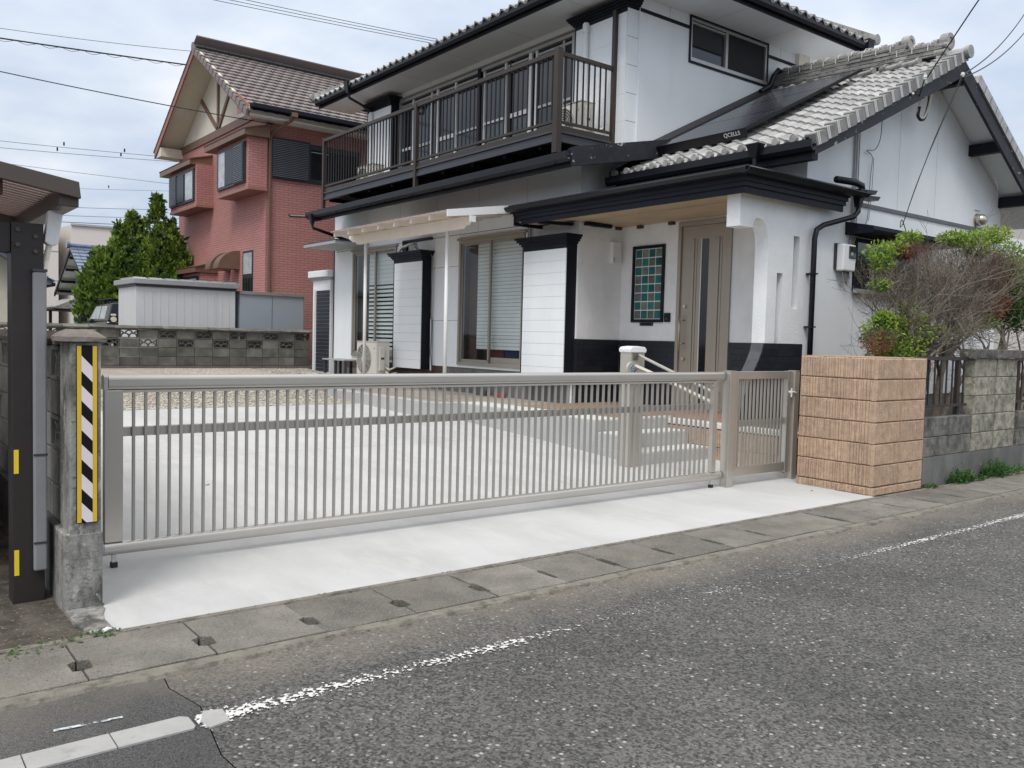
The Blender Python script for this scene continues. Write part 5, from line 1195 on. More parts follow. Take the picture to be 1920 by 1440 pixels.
# --- porch roof
pr = sub('porch_roof', (8.5, 6.5, 3.35))
def Lprism(g, x0, y0, z0, z1, x1=10.85, y1=11.15):   # slab clipped where the house stands
    g.box(x0, XD-.001, y0, y1 if x0 > 9.05 else y1, z0, z1) if False else None
bw2 = .195
for i in range(12):
    x0_ = 8.54+i*bw2
    if x0_ > 10.0: break
    x1_ = min(x0_+bw2-.003, 10.045); y1_ = 10.9 if x1_ < 9.09 else 10.07
    if x0_ < 9.09 < x1_: x1_ = 9.095; 
    build(G().box(x0_, x1_, 6.55, y1_, 3.36, 3.372), 'soffit_board', m_wood_soff, pr)
g = G(); g.prism([(8.52, 6.53), (10.60, 6.53), (10.60, 6.655), (10.04, 6.655), (10.04, 10.07), (9.095, 10.07), (9.095, 10.98), (8.52, 10.98)], 'z', 3.374, 3.60); build(g, 'roof_body', m_dkroof, pr)
for (o_, z0_, z1_) in ((0, 3.318, 3.40), (.025, 3.40, 3.455), (.045, 3.455, 3.505), (.065, 3.505, 3.548)):
    g = G(); g.box(8.50-o_, 8.52, 6.50-o_, 10.80+o_*3.5, z0_, z1_); g.box(8.52, 10.62+o_, 6.50-o_, 6.53, z0_, z1_); build(g, 'fascia_moulding', m_black, pr)
g = G(); g.box(8.505, 9.09, 10.97, 11.0, 3.32, 3.55); build(g, 'end_fascia', m_black, pr)
g = G()
g.prism([(8.30, 3.575), (8.33, 3.53), (8.40, 3.515), (8.45, 3.53), (8.455, 3.60), (8.44, 3.60), (8.435, 3.545), (8.40, 3.53), (8.34, 3.545), (8.315, 3.59)], 'y', 6.36, 11.28)
build(g, 'front_gutter', m_gutter, pr)
g = G(); g.prism([(6.30, 3.575), (6.33, 3.53), (6.40, 3.515), (6.45, 3.53), (6.455, 3.60), (6.44, 3.60), (6.435, 3.545), (6.40, 3.53), (6.34, 3.545), (6.315, 3.59)], 'x', 8.33, 10.95); build(g, 'side_gutter', m_gutter, pr)
g = G(); g.v = [(8.46, 6.46, 3.60), (10.72, 6.46, 3.60), (10.72, 6.655, 3.66), (10.045, 6.655, 3.68), (9.9, 9.9, 3.76), (9.095, 10.06, 3.70), (9.09, 11.0, 3.68), (8.46, 11.1, 3.60)]
g = G(); g.add([(8.46, 6.46, 3.605), (10.04, 6.46, 3.605), (10.04, 10.07, 3.80), (9.09, 10.07, 3.69), (9.09, 11.0, 3.69), (8.46, 11.1, 3.605)], [(0, 1, 2, 3, 4, 5)])
g.add([(10.041, 6.46, 3.605), (10.72, 6.46, 3.605), (10.72, 6.655, 3.64), (10.041, 6.655, 3.64)], [(0, 1, 2, 3)]); build(g, 'roof_sheet', m_dkroof, pr)
g = G(); g.box(8.39, 8.47, 6.40, 11.12, 3.602, 3.625); g.box(8.47, 10.85, 6.40, 6.47, 3.602, 3.625); build(g, 'roof_edge_trim', m_gutter, pr)
g = G(); g.box(9.12, 9.66, 9.92, 10.0, 3.30, 3.352); build(g, 'soffit_batten', m_black, pr)
g = G(); g.prism([(8.56, 10.4), (9.08, 10.2), (9.08, 10.26), (8.56, 10.46)], 'z', 3.31, 3.355); build(g, 'soffit_strip', m_black, pr)
hop = G(); hop.v = [(10.80,6.36,3.64),(10.95,6.36,3.64),(10.95,6.50,3.64),(10.80,6.50,3.64),(10.84,6.40,3.40),(10.91,6.40,3.40),(10.91,6.47,3.40),(10.84,6.47,3.40)]
hop.f = [(0,1,2,3),(7,6,5,4),(0,4,5,1),(1,5,6,2),(2,6,7,3),(3,7,4,0)]; build(hop, 'rain_hopper', m_gutter, pr, bevel=.008)
g = G(); g.tube([(10.87, 6.43, 3.42), (10.87, 6.43, 3.34), (10.80, 6.45, 3.27), (10.25, 6.55, 3.11), (10.13, 6.57, 3.04), (10.10, 6.575, 2.92), (10.10, 6.575, .45)], .036, 12); build(g, 'downpipe', m_gutter, pr, smooth=True)
for z in (2.45, 1.75, 1.1): build(G().box(10.055, 10.145, 6.53, 6.655, z, z+.02), 'pipe_clip', m_gutter, pr)
g = G(); g.tube([(10.3, 6.42, 3.70), (10.75, 6.42, 3.72), (10.93, 6.43, 3.70), (10.95, 6.43, 3.62)], .045, 10); build(g, 'cross_pipe', m_gutter, pr, smooth=True)
for (x0_, x1_, z_) in ((10.95, 11.22, 3.62), (10.95, 11.30, 3.545)): g = G(); g.prism([(x0_, z_-.02), (x1_-.05, z_-.02), (x1_, z_+.03), (x1_, z_+.04), (x0_, z_+.02)], 'y', 6.36, 6.50); build(g, 'gutter_end', m_gutter, pr)

# --- single-storey wing: gable wall
RXr, RZr = 13.1, 5.885
def rl(x): return 4.05+.49*(x-9.36) if x <= RXr else RZr-.60*(x-RXr)   # roof surface
def rL(x): return 4.05+.49*(x-9.36)
def RX(y): return RXr+.25*max(0, y-6.17)
g = G(); ut = .19
g.prism([(10.05, .80), (15.75, .80), (15.75, rl(15.75)-ut), (13.1, rl(13.1)-ut), (10.05, rl(10.05)-ut)], 'y', YG, YG+.12)
gwl = build(g, 'gable_wall', m_white, H_)
build(G().box(10.06, 15.74, YG+.02, YG+.13, .3, .799), 'gable_foundation', m_foot, H_)
build(G().box(15.62, 15.74, YG+.121, 13, .8, 4.0), 'right_end_wall', m_white, H_)
for x, z0_, z1_ in ((12.30, 3.56, 5.3), (13.42, 3.56, 5.4), (11.235, .85, 2.25), (12.6, 2.0, 3.2), (14.3, 3.1, 3.5)): FG.o('panel_joint', m_grey, H_, x, x+.006, z0_, z1_, 0, .0015)
FG.o('wall_band', m_grey if False else M('grey_band_paint', (.115,.12,.13), .5), H_, 11.2, 15.0, 3.485, 3.54, 0, .02)
g = G(); g.box(10.0, 10.05, YG, 9.3, 3.55, 4.1); build(g, 'upper_side_wall', m_white, H_)
# window with dark hood
ww = sub('hooded_window', (11.2, YG, 2.3))
FG.o('window_frame', m_black, ww, 11.18, 12.85, 2.30, 3.04, 0, .03); FG.o('pane', m_glassdk, ww, 11.24, 11.62, 2.37, 3.0, .0301, .034); FG.o('pane', m_glassdk, ww, 11.68, 12.8, 2.37, 3.0, .0301, .036)
FG.o('window_stile', m_alu, ww, 11.62, 11.68, 2.34, 3.0, .0301, .045); FG.o('window_sill', m_alu, ww, 11.16, 12.9, 2.27, 2.325, .031, .09)
g = G(); g.prism([(YG-.001, 3.06), (YG-.40, 3.06), (YG-.42, 3.10), (YG-.42, 3.15), (YG-.001, 3.24)], 'x', 10.95, 13.5); build(g, 'window_hood', m_black, ww)
# roof
rf = sub('wing_roof', (13.1, 8, 5.9))
YV = 6.17
g = G(); quad_prism(g, ((9.40, YV+.03, rl(9.40)-.05), (9.40, 9.62, rl(9.40)-.05)), ((10.28, YV+.03, rl(10.28)-.05), (10.28, 9.62, rl(10.28)-.05)), .12); fixn(build(g, 'roof_deck', m_soff, rf).data)
g = G(); quad_prism(g, ((10.281, YV+.03, rl(10.281)-.05), (10.281, YE-.005, rl(10.281)-.05)), ((RX(YV), YV+.03, rl(RXr)-.05), (RX(YE), YE-.005, rL(RX(YE))-.05)), .12); fixn(build(g, 'roof_deck', m_soff, rf).data)
g = G(); quad_prism(g, ((16.5, YV+.03, rl(16.5)-.05), (16.5, YE-.005, rl(16.5)-.05)), ((RX(YV), YV+.03, rl(RXr)-.05), (RX(YE), YE-.005, rL(RX(YE))-.05)), .12); fixn(build(g, 'roof_deck', m_soff, rf).data)
for (xa, xb, ya, yb) in ((9.38, 10.279, YV+.0, 9.63), (10.28, RXr, YV+.0, YE-.006)):
    xc = RX(yb) if xb == RXr else xb
    g = G(); quad_prism(g, ((xa, ya, rl(xa)-.03), (xa, yb, rl(xa)-.03)), ((xb, ya, rl(xb)-.03), (xc, yb, rL(xc)-.03)), .015); fixn(build(g, 'roof_underlay', m_under, rf).data)
g = G(); g.box(9.40, 9.52, YV+.03, 9.6, 3.80, 3.94); build(g, 'eave_board', m_black, rf)
g = G(); g.prism([(9.27, 4.02), (9.275, 3.93), (9.32, 3.885), (9.37, 3.90), (9.39, 3.95), (9.39, 4.03), (9.375, 4.03), (9.37, 3.95), (9.32, 3.91), (9.295, 3.935), (9.29, 4.02)], 'y', YV-.03, 9.72); build(g, 'eave_gutter', m_gutter, rf)
g = G(); g.v = [(9.18,6.84,4.075),(9.33,6.84,4.075),(9.33,7.04,4.075),(9.18,7.04,4.075),(9.22,6.90,3.90),(9.29,6.90,3.90),(9.29,6.98,3.90),(9.22,6.98,3.90)]
g.f = [(0,1,2,3),(7,6,5,4),(0,4,5,1),(1,5,6,2),(2,6,7,3),(3,7,4,0)]; g.tube([(9.255, 6.94, 3.91), (9.255, 6.94, 3.62)], .03, 8); build(g, 'rain_hopper', m_gutter, rf)
def strip(g, pts_top, pts_bot, y0, y1): g.prism(pts_top+pts_bot[::-1], 'y', y0, y1)
g = G(); strip(g, [(9.385, 3.97), (13.09, rl(13.09)-.10)], [(9.385, 3.84), (10.6, 4.37), (13.09, rl(13.09)-.34)], YV-.02, YV+.025); build(g, 'left_bargeboard', m_blackworn, rf)
g = G(); strip(g, [(13.091, rl(13.091)-.10), (16.5, rl(16.5)-.10)], [(13.091, rl(13.091)-.38), (16.5, rl(16.5)-.38)], YV-.02, YV+.025); build(g, 'right_bargeboard', m_blackworn, rf)
for x in (13.12, 14.45, 15.62):
    build(G().box(x-.0, x+.13, YV+.026, YG-.001, rl(x+.1)-.36, rl(x+.1)-.19), 'purlin_end', m_black, rf)
# wave tiles, every one its own piece
th_l = math.atan(.49); NS = 8
def kawara(nm, L_=.275, W_=.272):
    g = G(); prof = []
    for k in range(NS+1):
        s_ = k/NS; z = .034*math.cos(2*math.pi*(s_*.92-.86))-.004
        prof.append((s_*W_, z))
    for (x, dz) in ((0, .026), (L_, 0)):      # x=0: lower front edge, raised
        for (y, z) in prof: g.v.append((x, y, z+dz+.012))
    for (y, z) in prof: g.v.append((0, y, z+.026-.020))
    n_ = NS+1
    for k in range(NS): g.f += [(k, n_+k, n_+k+1, k+1), (2*n_+k, k, k+1, 2*n_+k+1)]
    g.f += [(0, 2*n_, n_), (NS, n_+NS, 2*n_+NS)]
    return mesh(g, nm, m_kawara, smooth=False)
kme = kawara('roof_tile'); pitch, wid = .232, .262
nr = int((RXr-9.33)/math.cos(th_l)/pitch); rr = random.Random(21); cnt = 0
Mx = Matrix.Rotation(-th_l, 4, 'Y')
Bt = TM(0, 0, 0)
ts_ = rf
for j in range(nr+5):
    s_ = j*pitch; x = 9.335+s_*math.cos(th_l); z = rl(9.335)+s_*math.sin(th_l)-.028
    for i in range(15):
        y = YV+.10+i*wid
        if x > RX(y)-.22: continue
        if y+wid > (9.66 if x < 10.2 else YE-.04): continue
        if i > 0 and x > 10.15 and x < 12.65 and 7.9 < y and y+wid < 9.0: continue     # under the solar panels
        mw = TM(x+rr.uniform(-.006, .006), y, z+rr.uniform(-.003, .003)) @ Mx @ Matrix.Rotation(rr.uniform(-.012, .012), 4, 'Z')
        piece(kme, 'roof_tile', mw, ts_); cnt += 1
# round eave tile ends
g = G(); g.disc((0, .20, .045), 'x', .05, -.04, .02, 12); g.prism([(.0, .004), (.262, .004), (.262, -.02), (.13, -.035), (0, -.02)], 'x', -.012, .0); em = mesh(g, 'eave_tile_end', m_kawara2)
for i in range(14):
    y = YV+.05+i*wid
    if y < 9.5: piece(em, 'eave_tile_end', TM(9.335, y, rl(9.335)-.015), ts_)
# verge tiles with tie wires
g = G(); g.box(0, .245, -.045, .05, -.105, .045); g.box(0, .245, .05, .11, .02, .045); vm = mesh(g, 'verge_tile', m_verge)
g = G(); 
for a in (.03, .062): g.box(a, a+.012, -.054, .12, .0455, .058); g.box(a, a+.012, -.056, -.0455, -.10, .058)
wm = mesh(g, 'tie_wire', m_wire)
for j in range(nr):
    s_ = j*pitch; x = 9.345+s_*math.cos(th_l); z = rl(9.345)+s_*math.sin(th_l)-.0
    mw = TM(x, YV, z) @ Matrix.Rotation(-th_l+.06, 4, 'Y'); piece(vm, 'verge_tile', mw, ts_); piece(wm, 'tie_wire', mw, ts_)
tsr = G()
for j in range(15):
    s_ = j*pitch; th_r = math.atan(.6); x = 16.55-s_*math.cos(th_r); z = rl(16.55)+s_*math.sin(th_r)-.02
    for i in range(14):
        y = YV+.10+i*wid
        if x < RX(y)+.2: continue
        mw = TM(x, y, z) @ Matrix.Rotation(th_r, 4, 'Y') @ Matrix.Scale(-1, 4, (1, 0, 0))
        tsr.add([tuple(mw @ v.co) for v in kme.vertices], [tuple(p.vertices)[::-1] for p in kme.polygons])
    mw = TM(x, YV, z+.02) @ Matrix.Rotation(th_r, 4, 'Y') @ Matrix.Scale(-1, 4, (1, 0, 0))
    tsr.add([tuple(mw @ v.co) for v in vm.vertices], [tuple(p.vertices)[::-1] for p in vm.polygons])
build(tsr, 'right_slope_tiles', m_kawara, rf, kind='stuff')
# ridge: layered flat tiles, rolls, wires and round end tiles
def ridge(y0, y1, zb, layers, endr, seed):
    r = sub('roof_ridge', (RXr, y0, zb)); r_ = random.Random(seed); B0 = globals()['build']
    def build(g, *a, **k):
        g.v = [(x+RX(y)-RXr, y, z+.49*(RX(y)-RXr)) for x, y, z in g.v]; return B0(g, *a, **k)
    build(G().box(RXr-.10, RXr+.10, y0+.02, y1, zb-.12, zb+.02+layers*.033), 'ridge_core', m_under, r)
    for k in range(layers):
        w_ = .165-.006*k+(.01 if k % 2 else 0); y = y0-.01*k
        while y < y1:
            e_ = min(y+.29, y1); build(G().box(RXr-w_+r_.uniform(-.005, .005), RXr+w_+r_.uniform(-.005, .005), y+.003, e_, zb+.02+k*.033, zb+.045+k*.033), 'ridge_slab', m_kawara2, r); y = e_
    zt = zb+.02+layers*.033; y = y0+.10
    while y < y1:
        e_ = min(y+.285, y1); g = G(); g.tube([(RXr, y, zt+.005), (RXr, y+.05, zt+.005), (RXr, y+.055, zt), (RXr, e_, zt)], [.092, .092, .078, .074], 12); build(g, 'ridge_roll', m_kawara2, r, smooth=False)
        g = G(); n_ = 10
        for q in range(n_):
            a0, a1 = math.pi*q/n_, math.pi*(q+1)/n_
            g.add([(RXr+math.cos(a)*rad, y+dy, zt+math.sin(a)*rad) for a in (a0, a1) for rad in (.094, .100) for dy in (.10, .112)], [(2, 3, 7, 6), (0, 2, 6, 4), (1, 5, 7, 3)])
        g.box(RXr-.172, RXr-.165, y+.10, y+.112, zt-.10, zt-.01)
        g.add([(RXr-.172, y+.10, zt-.01), (RXr-.172, y+.112, zt-.01), (RXr-.098, y+.10, zt+.02), (RXr-.098, y+.112, zt+.02)], [(0, 1, 3, 2)])
        build(g, 'tie_wire', m_wire, r); y = e_
    g = G(); g.ring((RXr, y0, zt+.03), 'y', .055, endr, y0-.10, y0+.04, 22); g.disc((RXr, y0, zt+.03), 'y', .056, y0-.085, y0, 16); build(g, 'ridge_end_tile', m_kawara2, r, bevel=.01)
    g = G(); pass
    for (dx, dz, rr2) in ((-.12, .06, .055), (-.10, .17, .045), (.12, .06, .055)): g = G(); g.disc((RXr+dx, y0, zb+dz), 'y', rr2, y0-.11, y0+.1, 14); build(g, 'ridge_side_roll', m_kawara2, r)
    return r
ridge(6.50, 7.42, RZr-.03, 6, .125, 1); ridge(7.20, YE-.02, RZr-.03, 9, .12, 2)
g = G(); g.tube([(RXr, 6.12, RZr+.0), (RXr, 6.55, RZr+.0)], .08, 14); g.disc((RXr, 6.1, RZr+.0), 'y', .095, 6.07, 6.14, 16); build(g, 'ridge_nose_tile', m_kawara, rf)
for (y0_, y1_, xx) in ((6.75, 7.5, 12.78), (7.55, 9.9, 12.70)):
    y = y0_
    while y < y1_:
        x2 = RX(y+.15)-(RXr-xx); g = G(); z = rL(x2)+.055; g.tube([(x2-.035, y, z+.0), (x2-.025, y+.04, z+.005), (x2-.025, y+.045, z-.005), (x2+.035, min(y+.30, y1_), z+.01)], [.05, .05, .04, .038], 10); build(g, 'coping_roll', m_kawara, rf); y += .30
# flashing along the two-storey wall, left verge
g = G(); 
for k in range(12):
    a, b = 10.31+(13.85-10.31)*k/12, 10.31+(13.85-10.31)*(k+1)/12
    g.add([(a, YE-.02, rL(a)-.02), (b, YE-.02, rL(b)-.02), (b, YE-.02, rL(b)+.17), (a, YE-.02, rL(a)+.17), (a, YE-.16, rL(a)+.03), (b, YE-.16, rL(b)+.03), (b, YE-.16, rL(b)+.10), (a, YE-.16, rL(a)+.10)], [(4, 5, 6, 7), (7, 6, 2, 3)])
build(g, 'wall_flashing', M('dark_flashing', (.035,.032,.036), .45), rf)
g = G(); g.prism([(9.36, rl(9.36)-.03), (10.28, rl(10.28)-.03), (10.28, rl(10.28)+.09), (9.36, rl(9.36)+.07)], 'y', 9.63, 9.72); build(g, 'left_verge', m_gutter, rf)
g = G(); g.tube([(13.4, 9.98, rL(13.4)+.14), (13.62, 9.95, 6.30), (13.72, 9.93, 6.52), (13.84, 9.93, 6.64), (13.98, 9.95, 6.62), (14.05, 9.98, 6.45)], .05, 10); build(g, 'cable_duct', m_gutter, rf)

# solar panels
sp_ = thing('solar_panels', 'black solar panels lying on the tiled roof beside the upper wall', 'solar panels', (10.1, 8.4, 4.5))
def RP(u, y, off):   # u along the slope
    return Vector((10.03+u*math.cos(th_l)-off*math.sin(th_l), y, rl(10.03)+u*math.sin(th_l)+off*math.cos(th_l)))
def rbox(u0, u1, y0, y1, o0, o1):
    g = G(); g.v = [tuple(RP(u, y, o)) for o in (o0, o1) for (u, y) in ((u0, y0), (u1, y0), (u1, y1), (u0, y1))]
    g.f = [(3,2,1,0),(4,5,6,7),(0,1,5,4),(1,2,6,5),(2,3,7,6),(3,0,4,7)]; return g
PH = .165; UL = 3.20
for k in range(3):
    u0, u1 = k*1.065+.0, k*1.065+1.055
    pn = build(rbox(u0, u1, 7.66, 9.28, PH-.035, PH), 'panel_frame', m_solarf, sp_)
    build(rbox(u0+.012, u1-.012, 7.672, 9.268, PH+.0005, PH+.003), 'panel_glass', m_solar, pn)
    for q in range(1, 6): build(rbox(u0+q*.176, u0+q*.176+.003, 7.68, 9.26, PH+.0035, PH+.0045), 'cell_gap', m_soline, pn)
    for q in range(1, 20): build(rbox(u0+.015, u1-.015, 7.66+q*.081, 7.6615+q*.081, PH+.0035, PH+.0042), 'busbar', m_soline, pn)
build(rbox(-.02, -.004, 7.64, 9.30, PH-.13, PH+.006), 'front_skirt', m_solarf, sp_); build(rbox(-.02, UL, 7.63, 7.645, PH-.04, PH+.008), 'side_rail', m_solarf, sp_)
for y in (7.95, 8.95): build(rbox(0, UL, y, y+.04, .07, PH-.036), 'mounting_rail', m_solarf, sp_)
tcv = bpy.data.curves.new('maker_lettering', 'FONT'); tcv.body = 'QCELLS'; tcv.size = .082; tcv.extrude = .001; tcv.align_x = 'LEFT'; tcv.materials.append(m_white2)
to = bpy.data.objects.new('maker_lettering', tcv); COL.objects.link(to); to.parent = sp_; to.matrix_parent_inverse = WM[sp_.name].inverted()
ex = Vector((0, -1, 0)); ez = -Vector((math.cos(th_l), 0, math.sin(th_l))); ey = Vector((-math.sin(th_l), 0, math.cos(th_l)))
tm = Matrix((ex, ey, ez)).transposed().to_4x4(); tm.translation = RP(-.0225, 8.02, PH-.075); to.matrix_basis = tm
tme2 = bpy.data.meshes.new_from_object(to); tme2.materials.clear(); tme2.materials.append(m_white2); bpy.data.objects.remove(to); bpy.data.curves.remove(tcv)
piece(tme2, 'maker_lettering', tm, sp_)

# --- lower eave under the balcony
le = sub('lower_roof', (8.2, 13, 4.1))
def ll(x): return 4.20+.21*(x-8.2)
g = G(); g.prism([(8.28, ll(8.28)-.04), (10.29, ll(10.29)-.04), (10.29, ll(10.29)), (8.28, ll(8.28))], 'y', 9.36, 18.1); build(g, 'roof_sheet', m_dkroof, le)
for k in range(20): y = 9.5+k*.44; build(G().prism([(8.29, ll(8.29)+.001), (10.25, ll(10.25)+.001), (10.25, ll(10.25)+.03), (8.29, ll(8.29)+.03)], 'y', y, y+.025), 'roof_seam', m_dkroof, le)

g = G(); g.box(8.26, 8.30, 9.36, 18.1, 4.0, 4.17); build(g, 'front_fascia', m_black, le)
g = G(); g.prism([(8.18, 4.235), (8.26, 3.995), (9.62, 4.28), (10.28, 4.42), (10.28, ll(10.28)+.06), (8.30, ll(8.30)+.06)], 'y', 9.30, 9.36); build(g, 'end_fascia', m_blackworn, le)
g = G(); g.box(8.6, 9.8, 9.361, 9.42, 3.97, 4.02) ; 
g = G(); g.prism([(8.13, 4.20), (8.14, 4.10), (8.18, 4.055), (8.23, 4.07), (8.255, 4.12), (8.255, 4.21), (8.24, 4.21), (8.235, 4.13), (8.20, 4.085), (8.165, 4.10), (8.15, 4.205)], 'y', 9.34, 18.12); build(g, 'eave_gutter', m_gutter, le)
for k in range(9): build(G().box(8.125, 8.26, 9.6+k*1.0, 9.615+k*1.0, 4.05, 4.06), 'gutter_bracket', m_gutter, le)
g = G(); g.v = [(8.10,17.75,4.14),(8.24,17.75,4.14),(8.24,17.9,4.14),(8.10,17.9,4.14),(8.14,17.79,3.93),(8.20,17.79,3.93),(8.20,17.86,3.93),(8.14,17.86,3.93)]
g.f = [(0,1,2,3),(7,6,5,4),(0,4,5,1),(1,5,6,2),(2,6,7,3),(3,7,4,0)]; g.tube([(8.17, 17.82, 3.94), (8.19, 17.82, 3.84), (9.02, 17.7, 3.62)], .035, 8); g.tube([(8.25, 18.1, 4.12), (7.9, 18.4, 4.13), (7.88, 18.4, 4.16)], .03, 8); build(g, 'rain_hopper', m_gutter, le)
build(G().box(8.3, 9.09, 16.95, 18.55, 3.46, 3.52), 'corner_canopy', m_grey, le)
build(G().box(8.3, 9.09, 16.94, 18.56, 3.521, 3.55), 'corner_canopy_trim', m_dkgrey, le)

# --- upper storey
wall(F2, 'upper_front_wall', m_white, H_, YE, 19.35, 4.4, 7.22, [(11.68, 17.69, 4.9, 6.95)])
wall(FE, 'upper_end_wall', m_white, H_, X2+.121, 14.58, 4.6, 7.22, [(11.53, 13.68, 6.36, 7.12)])
build(G().box(X2+.001, X2+.12, YE+.001, YE+.12, 4.6, 7.2), 'corner_fill', m_white, H_)
FE.o('corner_pilaster', m_cream, H_, 14.581, 14.92, 6.2, 7.18, -.1, .09)
build(G().box(14.93, 15.0, 10.3, 19.3, 4.5, 7.2), 'far_end_wall', m_white, H_)
FE.o('wall_band', m_black, H_, X2+.0, 11.50, 6.885, 6.94, .0005, .015); FE.o('wall_band', m_black, H_, 13.71, 14.58, 6.885, 6.94, .0005, .015)
for x in (11.0, 12.4, 14.1): FE.o('panel_joint', m_grey, H_, x, x+.006, 6.95, 7.18, 0, .0015)
uw = sub('upper_end_window', (12, YE, 6.4))
g = G(); FE.b(g, 11.50, 13.71, 7.10, 7.14, -.02, .025); FE.b(g, 11.50, 13.71, 6.325, 6.36, -.02, .02); FE.b(g, 11.50, 11.53, 6.36, 7.10, -.02, .025); FE.b(g, 13.68, 13.71, 6.36, 7.10, -.02, .025); build(g, 'outer_frame', m_black, uw)
g = G(); FE.b(g, 11.53, 13.68, 7.05, 7.099, -.05, .01); FE.b(g, 11.53, 13.68, 6.361, 6.42, -.05, .03); FE.b(g, 11.531, 11.575, 6.421, 7.049, -.05, .01); FE.b(g, 13.63, 13.679, 6.421, 7.049, -.05, .012); FE.b(g, 12.47, 12.535, 6.421, 7.049, -.03, .016); FE.b(g, 11.576, 12.469, 7.0, 7.03, -.05, 0.005); build(g, 'sash_frame', m_alu, uw)
FE.o('pane', m_glassdk, uw, 11.576, 12.469, 6.421, 6.999, -.045, -.035); FE.o('insect_screen', m_under, uw, 12.536, 13.629, 6.421, 7.049, -.03, -.02)
# balcony windows
bwn = sub('balcony_window', (X2, 14, 5)); ms_ = [11.68, 11.97, 12.74, 13.67, 14.55, 15.43, 16.38, 17.16, 17.69]
g = G(); F2.b(g, 11.64, 17.73, 6.90, 6.965, -.06, .04); F2.b(g, 11.64, 17.73, 4.86, 4.93, -.06, .04); F2.b(g, 11.64, 11.70, 4.93, 6.90, -.06, .04); F2.b(g, 17.67, 17.73, 4.93, 6.90, -.06, .04); build(g, 'outer_frame', m_alu, bwn)
F2.o('head_strip', m_beigealu, bwn, 11.6, 17.8, 6.97, 7.0, 0, .06)
F2.o('centre_post', m_black, bwn, 14.46, 14.56, 4.93, 6.97, -.05, .06)
for (y, w_, m_, n_) in ((11.97, .05, m_alu, -.01), (12.73, .05, m_white2, .0), (12.90, .085, m_white2, .012), (13.53, .04, m_bronzedk, -.01), (13.68, .05, m_white2, .0), (14.40, .045, m_white2, .0), (15.43, .055, m_white2, .0), (16.12, .06, m_white2, .01), (16.39, .045, m_white2, -.01), (17.16, .045, m_white2, .0)):
    F2.o('window_stile', m_, bwn, y-w_/2, y+w_/2, 4.931, 6.899, n_-.03, n_+.012)
for (a, b, m_, z, h) in ((11.72, 11.945, m_alu, 5.80, .05), (11.995, 12.705, m_alu, 5.82, .05), (12.945, 13.51, m_white2, 5.80, .085), (13.705, 14.377, m_white2, 5.82, .045), (14.57, 15.40, m_alu, 5.80, .05), (15.46, 16.09, m_white2, 5.77, .085), (16.42, 17.13, m_alu, 5.78, .06), (17.19, 17.66, m_white2, 5.79, .06)):
    F2.o('mid_rail', m_, bwn, a, b, z, z+h, -.028, .004)
for a, b in ((11.70, 11.945), (11.995, 12.705), (12.945, 13.51), (13.55, 13.655), (13.705, 14.377), (14.57, 15.40), (15.46, 16.09), (16.15, 16.367), (16.42, 17.13), (17.19, 17.67)):
    F2.o('pane', m_glassdk, bwn, a-.003, b+.003, 4.931, 6.899, -.05, -.0285)
    F2.o('transom_rail', m_alu, bwn, a, b, 6.80, 6.84, -.028, .002)
for a, b in ((13.0, 13.45), (15.5, 16.05), (13.75, 14.3)): F2.o('frosted_lower_pane', M('teal_frosted_glass', (.07,.10,.105), .3, 0, .3, 5), bwn, a, b, 4.95, 5.76, -.0282, -.024)
shutter_box(F2, 10.13, 11.38, 4.66, 6.84, .25, 10.13, 11.4, 6.915, nb=5); shutter_box(F2, 17.75, 18.87, 4.66, 6.84, .25, 17.75, 18.87, 6.915, nb=5)
build(G().box(X2-.243, X2-.001, 10.118, 10.1295, 4.66, 6.90), 'box_side_cladding', m_white, H_)
for z in (5.1, 5.55, 6.0, 6.45): build(G().box(X2-.242, X2-.002, 10.1165, 10.1178, z, z+.006), 'cladding_joint', m_dkgrey, H_)
g = G(); g.tube([(X2-.30, 11.05, 6.88), (X2-.30, 11.05, 4.8)], .05, 12); g.tube([(X2-.30, 11.05, 6.86), (X2-.30, 11.05, 6.72)], .062, 12); build(g, 'white_downpipe', m_white2, H_)
g = G(); g.tube([(X2-.30, 18.6, 6.82), (X2-.30, 18.6, 4.8)], .045, 12); build(g, 'white_downpipe', m_white2, H_)
for y in (11.7, 13.2, 14.8, 16.4, 18.0): F2.o('panel_joint', m_grey, H_, y, y+.006, 7.0, 7.19, 0, .0015)
# balcony
bl = sub('balcony', (8.8, 14, 4.6)); XBL, BY0, BY1 = 8.8, 10.35, 18.6
for (z0_, z1_, o_) in ((4.60, 4.66, .02), (4.662, 4.74, 0), (4.742, 4.775, .025), (4.777, 4.86, .005)):
    g = G(); g.box(XBL-o_, XBL+.06, BY0-o_, BY1+o_, z0_, z1_); g.box(XBL+.061, 10.04, BY0-o_, BY0+.05, z0_, z1_); build(g, 'edge_beam', m_dkgrey if z1_ < 4.8 else m_bronze, bl, bevel=.004)
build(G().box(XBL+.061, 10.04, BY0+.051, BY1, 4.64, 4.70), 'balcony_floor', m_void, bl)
for k in range(9): build(G().box(XBL+.07, 10.0, 10.8+k*.95, 10.86+k*.95, 4.56, 4.639), 'floor_joist', m_black, bl)
g = G(); g.box(XBL-.03, XBL+.045, BY0, BY1, 5.93, 6.0); build(g, 'top_rail', m_bronze, bl, bevel=.006)
g = G(); g.box(XBL+.05, 9.98, BY0-.01, BY0+.05, 5.93, 6.0); build(g, 'side_top_rail', m_bronze, bl, bevel=.006)
g = G(); g.box(XBL-.015, XBL+.035, BY0+.05, BY1-.03, 4.90, 4.94); g.box(XBL+.06, 9.97, BY0, BY0+.04, 4.90, 4.94); build(g, 'bottom_rail', m_bronze, bl)
